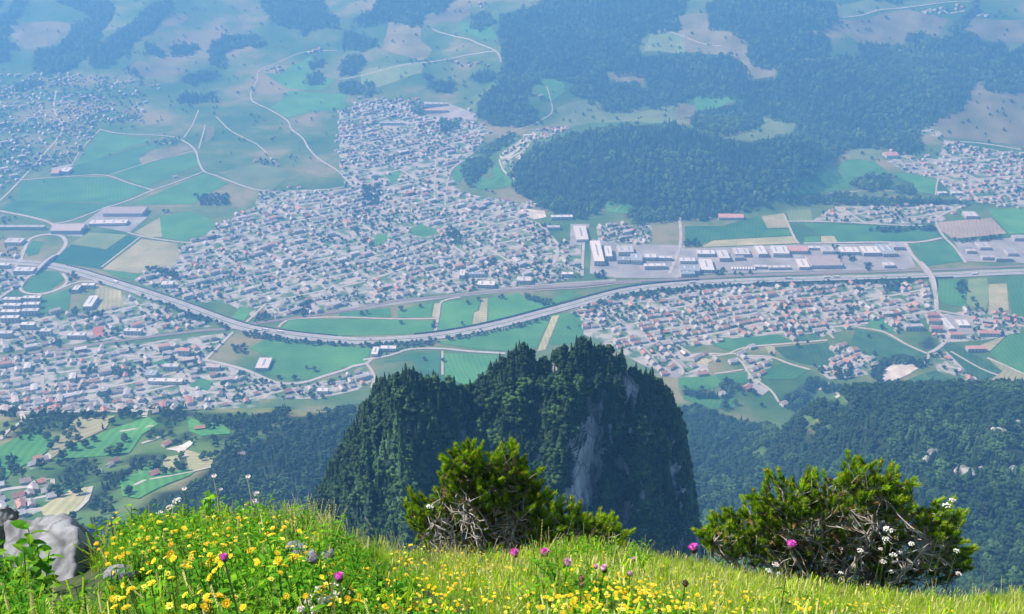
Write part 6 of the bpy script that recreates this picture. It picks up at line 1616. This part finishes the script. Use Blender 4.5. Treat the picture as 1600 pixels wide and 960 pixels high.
def flowers():
    allf = []
    for cnt, t, where in FLOWER_ZONES:
        poly = np.array(pxs(t)); x0, y0 = poly.min(0); x1, y1 = poly.max(0); got = 0
        cl = []
        while got < cnt * 1.25:
            if cl and RNG.random() < .34:
                c = cl[int(RNG.integers(len(cl)))]; u, v = c[0] + RNG.normal(0, 16), c[1] + RNG.normal(0, 8)
            else: u, v = RNG.uniform(x0, x1), RNG.uniform(y0, y1)
            if inside(poly, np.array([u]), np.array([v]))[0]: allf.append((u, v, where)); cl.append((u, v)); got += 1
    rows = []
    for u, v, where in allf:
        H = .19 if u < 480 else .12
        H *= RNG.uniform(.85, 1.2)
        p, h = plant_at(u, v, H)
        rows.append((p, h, where))
    rows.sort(key=lambda q: q[0].length)
    rest = []
    for i, (p, h, where) in enumerate(rows):
        k = int(RNG.integers(3)); s = float(RNG.uniform(.75, 1.2)) * (.76 if p.x < -.6 else .62); top = (p.x, p.y, p.z + h)
        tilt = (RNG.normal(.25, .3), RNG.normal(-.2, .3), RNG.uniform(0, 6.28))
        if i < 290:
            o = thing('yellow_flower', top, '%s flower %s' % (['small bright yellow', 'large golden yellow', 'tiny single lemon yellow'][k] + (' facing up' if abs(tilt[0]) < .2 else ' nodding' if tilt[0] > .45 else ' half turned'), where), 'flower', 'yellow flowers ' + where)
            link('stem', STEMS[k], o, None, None, (1, 1, h / .24))
            a = link('petals', PETALS[k], o, None, None, (s, s, s)); a.rotation_euler = tilt
            b = link('disc', DISC, a)
        else: rest.append((top, k, tilt, s))
    if rest:
        scatter('distant_yellow_flowers', [r[0] for r in rest], [r[1] for r in rest], [(r[2][0] * .3, r[2][1] * .3, r[2][2]) for r in rest], [(r[3],) * 3 for r in rest], PROTO_COL['small_yellow_flower'], None, 'flowers', 'small yellow flowers strewn thickly through the farther grass')
flowers()

def thistle_head(seed, mat, rad=.021):
    r = random.Random(seed); mb = MB()
    for i in range(90):
        t = math.sqrt(r.random()); a = r.uniform(0, 6.283); tip = Vector((math.cos(a) * rad * t, math.sin(a) * rad * t, rad * (1.1 - .55 * t * t) * r.uniform(.85, 1.1)))
        b = Vector((math.cos(a) * rad * .5 * t, math.sin(a) * rad * .5 * t, 0)); s = Vector((-math.sin(a), math.cos(a), 0)) * .0017
        mb.add([b - s, b + s, tip + s * 1.2, tip - s * 1.2], [(0, 1, 2, 3)])
    mb.add([(p.x * rad * .8, p.y * rad * .8, rad * .35 + p.z * rad * .55) for p in ICO1[0]], ICO1[1])
    return mb.mesh('florets', mat)
def bract_mesh(rad=.017):
    mb = MB(); mb.add([(p.x * rad * .75, p.y * rad * .75, -rad * .45 + p.z * rad * .8) for p in ICO1[0]], ICO1[1])
    for k in range(14):
        a = 6.283 * k / 14; d = Vector((math.cos(a), math.sin(a), 0)); s = Vector((-d.y, d.x, 0)) * .003
        mb.add([d * rad * .7 - s + Vector((0, 0, -.012)), d * rad * .7 + s + Vector((0, 0, -.012)), d * rad * 1.1 + Vector((0, 0, .004))], [(0, 1, 2)])
    return mb.mesh('bracts', M['bract'])
BR = bract_mesh()
for u, v, size, mat, H, label in [(350, 873, 1.0, 'thistle', .4, 'pink thistle among yellow flowers of the left mound'), (530, 903, 1.15, 'thistle', .38, 'deep magenta thistle above the white clover heads'), (803, 866, 1.15, 'thistle', .32, 'left of two magenta thistles at the foot of the middle pine'), (851, 865, 1.15, 'thistle', .32, 'right of two magenta thistles at the foot of the middle pine'),
          (886, 880, 1.1, 'thistle_pale', .36, 'pale pink thistle below the pair by the middle pine'), (944, 890, 1.0, 'thistle_pale', .4, 'pale pink thistle on a branching stem'), (1084, 858, 1.2, 'thistle', .42, 'magenta thistle on a tall stem between both pines'), (1236, 853, 1.15, 'thistle', .5, 'pink thistle leaning before the right pine'),
          (931, 886, .6, 'thistle_pale', .36, 'small fading thistle beside the branching one'), (984, 897, .7, 'thistle_pale', .3, 'tiny pink thistle low in the green grass'), (990, 875, .6, 'thistle_pale', .3, 'faint small pink thistle on the hummock'), (1071, 913, .8, 'bract', .35, 'dark closed thistle bud on a thin stem'), (908, 905, .8, 'seed_brown', .3, 'brown withered thistle bud in the meadow'), (909, 914, .7, 'seed_brown', .3, 'lower brown withered thistle bud in the meadow')]:
    p, h = plant_at(u, v, H * .6 if u > 600 else H * .75); o = thing('thistle', (p.x, p.y, p.z + h), label, 'thistle')
    link('stem', stem_mesh(h, int(u), M['stem'], .0028, 3, M['leaf_forb']), o); size = size * 6.8 * p.length / FPX / .021
    f = link('florets', thistle_head(int(u), M[mat]), o, None, None, (size,) * 3); b = link('bracts', BR, o, None, None, (size,) * 3)
    for q in (f, b): q.rotation_euler = (random.uniform(-.3, .3), random.uniform(-.4, .2), 0)

def umbel_mesh(seed, mat, rad=.045):
    r = random.Random(seed); mb = MB()
    for i in range(26):
        t = math.sqrt(r.random()); a = r.uniform(0, 6.283); c = Vector((math.cos(a) * rad * t, math.sin(a) * rad * t, rad * .35 * (1 - t * t) + r.uniform(-.006, .006))); s = r.uniform(.006, .011)
        mb.add([c + Vector((p.x * s, p.y * s, p.z * s * .8)) for p in ICO1[0]], ICO1[1], 0)
        mb.tube([(0, 0, -.05), c], [.001, .0008], 3, 1, False)
    return mb.mesh('umbel', [mat, M['stem']])
UMB = [umbel_mesh(s, M[m]) for s, m in ((1, 'flower_white'), (2, 'flower_pinkwhite'), (3, 'flower_white'))]
for k, (u, v, s, H, label) in enumerate([(1479, 790, 1.2, .75, 'tall pale umbel flower rising above the right pine branch'), (1488, 782, .8, .75, 'smaller pale umbel beside the tallest one'), (1388, 828, 1.25, .62, 'uppermost of the white umbels before the right pine'), (1385, 843, 1.0, .58, 'white umbel just under the uppermost one'), (1344, 861, .9, .55, 'white umbel on a bowed stem left of the cluster'),
        (1396, 868, 1.0, .5, 'white umbel in the middle of the cluster'), (1406, 864, .7, .5, 'small white umbel right of the cluster middle'), (1380, 878, .9, .42, 'low white umbel of the cluster'), (1424, 850, .9, .5, 'pinkish umbel by the slanting bare branch'), (1495, 861, .9, .5, 'white umbel at the right edge of the pine'), (1498, 897, .8, .3, 'low white umbel at the right pine edge'),
        (1393, 894, .7, .3, 'small low white umbel under the cluster'), (1314, 896, .7, .3, 'small white umbel in the pine shade'), (1212, 883, .9, .35, 'pale umbel at the left foot of the right pine'), (1200, 892, .9, .28, 'low pale umbel at the left foot of the right pine'), (1216, 896, .6, .25, 'tiny pale umbel at the left foot of the right pine'), (1376, 858, .6, .5, 'tiny umbel left of the cluster middle'),
        (672, 792, .9, .8, 'pale umbel among the brown twigs of the middle pine'), (278, 783, .9, .3, 'white flower head on top of the left mound'), (266, 794, .8, .28, 'pinkish flower head just under the white one'), (250, 802, .6, .25, 'small white flower head at the back of the mound'), (215, 872, .7, .2, 'small white flower head inside the left mound')]):
    p, h = plant_at(u, v, H, 7.0 if u > 1150 else 6.7 if u > 600 else 4.9); o = thing('umbel_flower', (p.x, p.y, p.z + h), label, 'flower')
    link('stem', stem_mesh(h - .045, k + 40, M['stem'], .0022), o, (0, 0, -.045)); q = link('umbel', UMB[k % 3], o, None, k * 1.3, (s * .68,) * 3)
def clover_mesh(seed, mat):
    r = random.Random(seed); mb = MB()
    for i in range(44):
        d = Vector((r.gauss(0, 1), r.gauss(0, 1), r.gauss(.2, 1))).normalized(); a = d.cross(Vector((0.3, .2, 1))).normalized() * .0026
        mb.add([d * .004 - a, d * .004 + a, d * .0135 + a * .7, d * .0135 - a * .7], [(0, 1, 2, 3)])
    mb.add([p * .0105 for p in ICO1[0]], ICO1[1])
    return mb.mesh('clover_head', mat)
CLV = [clover_mesh(s, M[m]) for s, m in ((1, 'flower_white'), (2, 'flower_pinkwhite'), (3, 'flower_white'))]
for k, (u, v) in enumerate([(509, 911), (496, 919), (519, 917), (529, 917), (490, 928), (522, 930), (548, 924), (482, 940), (502, 938), (512, 936), (490, 953), (535, 926), (478, 947), (470, 952)]):
    p, h = plant_at(u, v, .12); o = thing('clover_flower', (p.x, p.y, p.z + h), 'pinkish white clover head in the patch under the magenta thistle', 'flower', 'white clover heads under the magenta thistle')
    link('stem', stem_mesh(h, k + 70, M['stem'], .0015, 2), o); link('clover_head', CLV[k % 3], o, None, k * .9, (6.0 * p.length / FPX / .0135 * (.85 + .3 * (k % 3) / 2),) * 3)

# ---- dry stalks above the left mound
def stalk(u, v, vb, label, heads, mat='stem_dry'):
    y = 5.15; d = rays(u, vb); d /= d[1]; b = Vector(d * y); t = rays(u, v); t /= t[1]; top = Vector(t * y)
    o = thing('dry_stalk', b, label, 'plant')
    mb = MB(); h = top.z - b.z; g = float(meadow_z(b.x, b.y)) - b.z
    mb.tube([(0, 0, min(g, 0) - .02), (.006, 0, h * .5), (0, 0, h)], [.0042, .0034, .0022], 5)
    for hx, hz, s in heads: mb.tube([(0.003, 0, hz * .6), (hx * .7, 0, hz * .85), (hx, 0, hz)], [.0022, .002, .0015], 4)
    link('stem', mb.mesh('stem', M[mat]), o)
    for hx, hz, s in heads + [(0, h, .011)]:
        q = MB(); q.add([(hx + p.x * s, p.y * s, hz + p.z * s) for p in ICO1[0]], ICO1[1])
        for k in range(8): a = k * .785; q.add([(hx, 0, hz), (hx + math.cos(a) * s * 1.9, math.sin(a) * s * 1.9, hz + s * .4), (hx + math.cos(a + .4) * s * 1.8, math.sin(a + .4) * s * 1.8, hz + s * .9)], [(0, 1, 2)])
        link('seed_head', q.mesh('seed_head', M['flower_pinkwhite']), o)
stalk(342, 745, 800, 'tallest dry stalk with a forked seed head on the left mound', [(.03, .165, .008)])
stalk(395, 746, 808, 'dry stalk with several pale seed heads right of the tallest', [(.035, .17, .012), (.02, .12, .011), (.045, .18, .008)])
stalk(402, 788, 812, 'short dry stalk in front of the wood', [(.012, .06, .007)])
stalk(293, 765, 800, 'tall single stalk with a yellow flower on the left mound', [], 'stem')

# ---- grey limestone boulder at left
def left_rock(px_pts, y0, label, name='boulder'):
    bm = bmesh.new()
    for u, v, dy in px_pts:
        d = rays(u, v); d /= d[1]; p = d * (y0 + dy); bm.verts.new(p)
    r = bmesh.ops.convex_hull(bm, input=bm.verts[:])
    bmesh.ops.delete(bm, geom=[g for g in r['geom_interior'] if isinstance(g, bmesh.types.BMVert)], context='VERTS')
    bmesh.ops.triangulate(bm, faces=bm.faces[:])
    bmesh.ops.subdivide_edges(bm, edges=bm.edges[:], cuts=13, use_grid_fill=True)
    bmesh.ops.triangulate(bm, faces=bm.faces[:])
    bm.normal_update()
    for v_ in bm.verts:
        c = v_.co
        v_.co = c + v_.normal * (0.045 * float(fbm(c.x * 9, c.y * 9 + c.z * 7, 4)) + .02 * float(fbm(c.x * 30 + c.z * 12, c.z * 16 + c.y * 30, 3)))
    c = sum((v_.co for v_ in bm.verts), Vector()) / len(bm.verts)
    for v_ in bm.verts: v_.co -= c
    for f in bm.faces: f.smooth = True
    me = bpy.data.meshes.new(name); bm.to_mesh(me); bm.free(); me.materials.append(M['boulder'])
    o = link(name, me, None, c); tag(o, label, 'rock')
M['boulder'] = mat_rock('boulder_limestone', (0.27, 0.27, 0.28), (0.12, 0.12, 0.125), (0.2, 0.2, 0.17), 5.0, 1.3, .7, .7, .6)
left_rock([(12, 822, .42), (62, 806, .5), (100, 803, .46), (122, 829, .18), (114, 925, -.12), (60, 935, -.05), (0, 905, .12), (172, 888, .5), (158, 930, .3), (150, 850, .8), (100, 940, .4), (60, 840, .8)], 4.6, 'grey limestone boulder with bright face and dark right side at left')
left_rock([(-30, 800, .1), (10, 792, .1), (32, 800, .1), (30, 850, .1), (-30, 860, 0), (0, 800, .6), (20, 860, .5)], 5.6, 'smaller pale rock at the far left edge behind the leafy bush')
for u, v, s, label in [(470, 858, .045, 'flat pale stone among yellow flowers'), (486, 866, .04, 'lower pale stone beside the flat one'), (511, 862, .04, 'round white stone right of the flat one'), (456, 849, .035, 'small pale stone at the upper end of the row'), (188, 893, .05, 'pale stone at the foot of the left boulder')]:
    p, h = plant_at(u, v, .17); o = link('stone', boulder_mesh('stone', int(u), M['boulder'], 2, .7), None, (p.x, p.y, p.z + h - .02), u, (s * 1.3, s, s)); tag(o, label, 'stone')

# ---- leafy bush at the left edge
LEAF_BIG = []
for s in range(4):
    r = random.Random(s); mb = MB(); leaf_geo(mb, (0, 0, 0), (1, 0, .15), (0, 0, 1), .085, .046, 0, .3); LEAF_BIG.append(mb.mesh('leaf', M['leaf_forb'] if s % 2 else M['leaf_forb_light']))
def leafy_bush(outline, y0, label, nst, nl, seed, lsize=1.0, dark=False):
    r = random.Random(seed); poly = np.array(outline); us = []
    x0, y0p = poly.min(0); x1, y1p = poly.max(0)
    bx = poly[:, 0].mean(); d = rays(bx, y1p); d /= d[1]; base = Vector(d * y0)
    base.z = min(base.z, float(meadow_z(base.x, base.y)))
    o = thing('leafy_bush', base, label, 'bush')
    tips = []
    while len(tips) < nst:
        u, v = r.uniform(x0, x1), r.uniform(y0p, y1p)
        if inside(poly, np.array([u]), np.array([v]))[0]:
            q = rays(u, v); q /= q[1]; tips.append(Vector(q * (y0 + r.uniform(-.22, .22))) - base)
    n = 0
    for i, t in enumerate(tips):
        mb = MB(); b = Vector((t.x * .45 + r.uniform(-.05, .05), t.y * .6, -.05)); mid = b * .5 + t * .5 + Vector((r.uniform(-.03, .03), r.uniform(-.03, .03), .02))
        mb.tube([b, mid, t], [.005, .004, .002], 5); link('stem', mb.mesh('stem', M['stem']), o)
        k = max(4, nl // nst)
        for j in range(k):
            f = .35 + .65 * j / (k - 1); p = b * (1 - f) ** 2 + mid * 2 * f * (1 - f) + t * f * f
            if n >= 298: break
            l = link('leaf', r.choice(LEAF_BIG), o, p, None, (lsize * r.uniform(.6, 1.15),) * 3); l.rotation_euler = (r.uniform(-.5, .5), r.uniform(-.6, .35), 2.4 * j + r.uniform(-.4, .4)); n += 1
leafy_bush(pxs('P -40,850 0,815 50,812 85,835 92,850 60,870 80,900 95,960 -40,960'), 3.9, 'leafy bush with broad bright leaves at the left edge before the boulder', 26, 290, 3)
leafy_bush(pxs('P 130,835 150,815 180,790 205,785 215,810 210,850 170,860'), 5.0, 'leafy sprig rising behind the boulder at the left end of the mound', 9, 90, 4, .75)
leafy_bush(pxs('P 285,800 305,775 325,768 345,790 355,815 300,820'), 5.1, 'dark leafy sprig topping the left mound under the dry stalks', 8, 90, 5, .7)

# ---------------------------------------------------------------- mountain pines
M['twig_grey'] = mat_noise('twig_grey', (0.24, 0.21, 0.19), (0.46, 0.42, 0.38), scale=14, rough=.9); M['limb_bark'] = mat_noise('limb_bark', (0.16, 0.13, 0.11), (0.36, 0.32, 0.28), scale=10, rough=.95, bump=.4)
M['pine_needle'] = leafmat('pine_needle', (0.12, 0.24, 0.006), (0.32, 0.45, 0.012), .28, .35, 5); M['pine_needle_old'] = leafmat('pine_needle_old', (0.03, 0.085, 0.005), (0.08, 0.15, 0.008), .15, .3, 5); M['pine_bud'] = mat_noise('pine_bud', (0.42, 0.22, 0.05), (0.55, 0.33, 0.10), scale=20, rough=.8); M['needle_brown'] = mat_noise('needle_brown', (0.26, 0.15, 0.05), (0.42, 0.25, 0.09), scale=9, rough=.8, rnd=.2)
def shoot_mesh(seed, L=.15, nl=.055, n=120, mats=None, bud=True):
    r = random.Random(seed); mb = MB()
    mb.tube([(0, 0, 0), (r.uniform(-.01, .01), 0, L * .5), (0, 0, L)], [.0045, .004, .003], 5, 1)
    for i in range(n):
        t = .12 + .9 * (i / n) ** .8; a = 2.399 * i + r.uniform(-.3, .3); el = .55 + .65 * t + r.uniform(-.25, .2)
        d = Vector((math.cos(a) * math.cos(el), math.sin(a) * math.cos(el), math.sin(el))); p = Vector((0, 0, L * min(t, 1)))
        ln = nl * r.uniform(.75, 1.2); s = d.cross(Vector((r.gauss(0, 1), r.gauss(0, 1), r.gauss(0, 1)))).normalized() * .0026
        mid = p + d * ln * .6 + Vector((0, 0, ln * .03))
        mb.add([p - s, p + s, mid + s, mid - s, p + d * ln + Vector((0, 0, ln * .1))], [(0, 1, 2, 3), (3, 2, 4)], 0 if t > .45 else 2)
    if bud:
        for k in range(3):
            o = Vector((r.uniform(-.008, .008), r.uniform(-.008, .008), L + .01)); mb.add([o + Vector((p.x * .007, p.y * .007, p.z * .016)) for p in ICO1[0]], ICO1[1], 3)
    return mb.mesh('shoot', mats or [M['pine_needle'], M['twig_grey'], M['pine_needle_old'], M['pine_bud']])
SHOOTS = [shoot_mesh(1), shoot_mesh(2, .13, .05, 110), shoot_mesh(3, .17, .055, 130), shoot_mesh(4, .12, .05, 100, None, False), shoot_mesh(5, .12, .045, 60, [M['needle_brown'], M['twig_grey'], M['pine_needle_old'], M['pine_bud']], False)]
proto_collection('pine_shoot', SHOOTS)

def mountain_pine(outline, bare, base_px, y0, label, nshoot, nlimb, seed, ndead, thick=.55):
    r = random.Random(seed); poly = np.array(outline); bp = np.array(bare)
    d = rays(*base_px); d /= d[1]; base = Vector(d * y0); base.z = min(base.z, float(meadow_z(base.x, base.y)) + .02)
    o = thing('mountain_pine', base, label, 'pine')
    x0, v0 = poly.min(0); x1, v1 = poly.max(0)
    def at(u, v, dy): q = rays(u, v); q /= q[1]; return Vector(q * (y0 + dy)) - base
    tips = []; guard = 0
    while len(tips) < nshoot and guard < 60000:
        guard += 1
        u, v = r.uniform(x0, x1), r.uniform(v0, v1)
        U = np.array([u]); V = np.array([v])
        if not inside(poly, U, V)[0]: continue
        isb = inside(bp, U, V)[0]
        if isb and r.random() > .9: continue
        # closeness to the upper outline pushes shoots out; thickness smaller at the top
        tv = (v - v0) / (v1 - v0); dy = r.uniform(-1, 1) * thick * (.35 + .65 * tv)
        if isb: dy = abs(dy) * .9 + .12
        tips.append((at(u, v + 9, dy), isb, u, v))
    # limbs: a few long crooked stems reaching into the crown
    pts = [t[0] for t in tips]; targets = [r.choice(pts)]
    while len(targets) < nlimb:
        best = max(r.sample(pts, min(60, len(pts))), key=lambda p: min((p - q).length for q in targets)); targets.append(best)
    limb_pts = []
    for t in targets:
        root = Vector((t.x * .22 + r.uniform(-.1, .1), t.y * .3, -.06)); n = 9; line = []
        for i in range(n + 1):
            f = i / n; p = root * (1 - f) + t * f * .93; sag = math.sin(f * math.pi)
            p = p + Vector((r.uniform(-.03, .03), r.uniform(-.03, .03), -.16 * sag * (abs(t.x) + .1) + r.uniform(-.02, .02))); line.append(p)
        mb = MB(); mb.tube(line, [.020 * (1 - .75 * i / n) + .003 for i in range(n + 1)], 7); link('limb', mb.mesh('limb', M['limb_bark'] if r.random() < .45 else M['twig_grey'], True), o)
        limb_pts += line[2:]
    tw = MB(); dead = MB()
    parts = 0; rest = []
    order = sorted(range(len(tips)), key=lambda i: tips[i][0].y + (5 if tips[i][1] else 0))
    for i in order:
        t, isb, u, v = tips[i]
        q = min(limb_pts, key=lambda p: (p - t).length + (.25 if p.z > t.z else 0))
        up = Vector((t.x * .35, (t.y) * .3 - .08, .75)).normalized()
        up = (up + Vector((r.gauss(0, .42), r.gauss(0, .42), r.gauss(-.05, .2)))).normalized()
        L = (t - q).length
        m = q * .45 + t * .55 - up * min(.12, L * .3) + Vector((r.uniform(-.02, .02), r.uniform(-.02, .02), 0))
        m2 = t - up * .05
        tw.tube([q, m, m2, t], [.0065, .0055, .0048, .004], 5, 0, False)
        rot = up.to_track_quat('Z', 'Y').to_euler(); k = r.randrange(4) if not (isb and r.random() < .6) else 4
        s = r.uniform(.75, 1.15)
        if parts < 296: 
            l = link('shoot', SHOOTS[k], o, t, None, (s, s, s)); l.rotation_euler = rot; parts += 1
        else: rest.append((t, k, rot, s))
        # side shoots on the same twig
        if isb:
            for c in range(2):
                up2 = (up + Vector((r.gauss(0, .8), r.gauss(0, .8), 0))).normalized(); rest.append((t + Vector((r.gauss(0, .08), r.uniform(.05, .3), r.gauss(-.02, .07))), r.choice((3, 1, 4)), up2.to_track_quat('Z', 'Y').to_euler(), r.uniform(.7, 1.0)))
        else:
            for c in range(2):
                f = r.uniform(.2, .9); p = m2 * (1 - f) + m * f; up2 = (up + Vector((r.gauss(0, .6), r.gauss(0, .6), .1))).normalized()
                rest.append((p, r.choice((0, 1, 3, 3, 4)), up2.to_track_quat('Z', 'Y').to_euler(), r.uniform(.55, .85)))
    x0b, v0b = bp.min(0); x1b, v1b = bp.max(0); n = 0
    while n < ndead:
        u, v = r.uniform(x0b, x1b), r.uniform(v0b, v1b)
        if not inside(bp, np.array([u]), np.array([v]))[0]: continue
        n += 1; p = at(u, v, r.uniform(-.75, .1) * thick)
        q = min(limb_pts, key=lambda c: (c - p).length)
        e = p + Vector((r.gauss(0, .05), r.gauss(0, .05), r.uniform(-.03, .10)))
        w = r.uniform(.0035, .0075)
        mid = q * .5 + p * .5 + Vector((r.gauss(0, .03), r.gauss(0, .03), r.gauss(0, .03)))
        dead.tube([q, mid, p, e], [w, w * .9, w * .75, w * .35], 5, 0, False)
        e2 = p + Vector((r.gauss(0, .06), r.gauss(0, .05), r.uniform(-.06, .08))); dead.tube([p, (p + e2) / 2 + Vector((0, 0, r.gauss(0, .015))), e2], [w * .7, w * .5, w * .25], 4, 0, False)
    a = link('twig', tw.mesh('twig', M['limb_bark']), o); a['kind'] = 'stuff'
    a = link('bare_twig', dead.mesh('bare_twig', M['twig_grey']), o); a['kind'] = 'stuff'
    sc = scatter('inner_shoots', [q[0][:] for q in rest], [q[1] for q in rest], [q[2][:] for q in rest], [(q[3],) * 3 for q in rest], PROTO_COL['pine_shoot'], o)
    print(label[:20], parts, len(rest))
mountain_pine(pxs('P 636,805 650,785 682,775 690,750 686,735 700,712 715,700 742,698 758,716 778,708 790,700 806,703 813,720 832,735 836,748 845,760 860,770 864,790 880,798 900,797 912,810 930,806 953,815 970,828 962,846 930,842 890,828 870,832 850,860 760,862 690,855 655,840'),
              pxs('P 682,775 720,772 760,785 800,795 830,830 850,862 690,862 660,835 690,800'), (775, 872), 8.3, 'low mountain pine with bare grey twigs below its crown at centre', 520, 15, 5, 110)
mountain_pine(pxs('P 1095,845 1104,820 1122,808 1145,798 1162,790 1172,770 1195,763 1202,745 1215,740 1235,752 1260,745 1290,748 1312,735 1325,712 1340,722 1365,716 1375,738 1400,735 1425,750 1432,760 1420,785 1440,800 1456,780 1466,778 1478,795 1496,808 1500,835 1508,880 1490,902 1400,910 1330,912 1250,900 1200,878 1135,860'),
              pxs('P 1245,815 1300,800 1380,790 1420,800 1480,850 1490,900 1400,912 1330,914 1230,895 1190,870'), (1310, 918), 8.2, 'broad mountain pine with grey lower branches at right', 760, 19, 8, 130, .7)
mountain_pine(pxs('P 878,805 900,797 915,808 945,812 972,828 966,848 930,842 890,828'), pxs('P 890,826 930,838 950,846 900,842'), (915, 862), 8.9, 'small pine shrub on the hummock right of the middle pine', 80, 6, 12, 20, .3)

# ---------------------------------------------------------------- the summer haze between viewpoint and valley
def haze():
    m = bpy.data.materials.new('haze'); m.use_nodes = True; nt = m.node_tree
    nt.nodes.remove(nt.nodes['Principled BSDF'])
    pv = nt.nodes.new('ShaderNodeVolumePrincipled'); pv.inputs['Density'].default_value = HAZE_DENSITY; pv.inputs['Color'].default_value = (*HAZE_COLOR, 1); pv.inputs['Anisotropy'].default_value = HAZE_ANISO
    pv.inputs['Absorption Color'].default_value = (*HAZE_ABSORB, 1)
    nt.links.new(pv.outputs['Volume'], nt.nodes['Material Output'].inputs['Volume'])
    mb = MB(); mb.box((0, 3300, (3.0 + FLOOR - 1.5) / 2), (7600, 7800, 3.0 - FLOOR + 1.5)); o = link('haze', mb.mesh('haze', m)); tag(o, 'pale blue summer haze lying over the whole valley', 'haze', None, 'stuff')
haze()
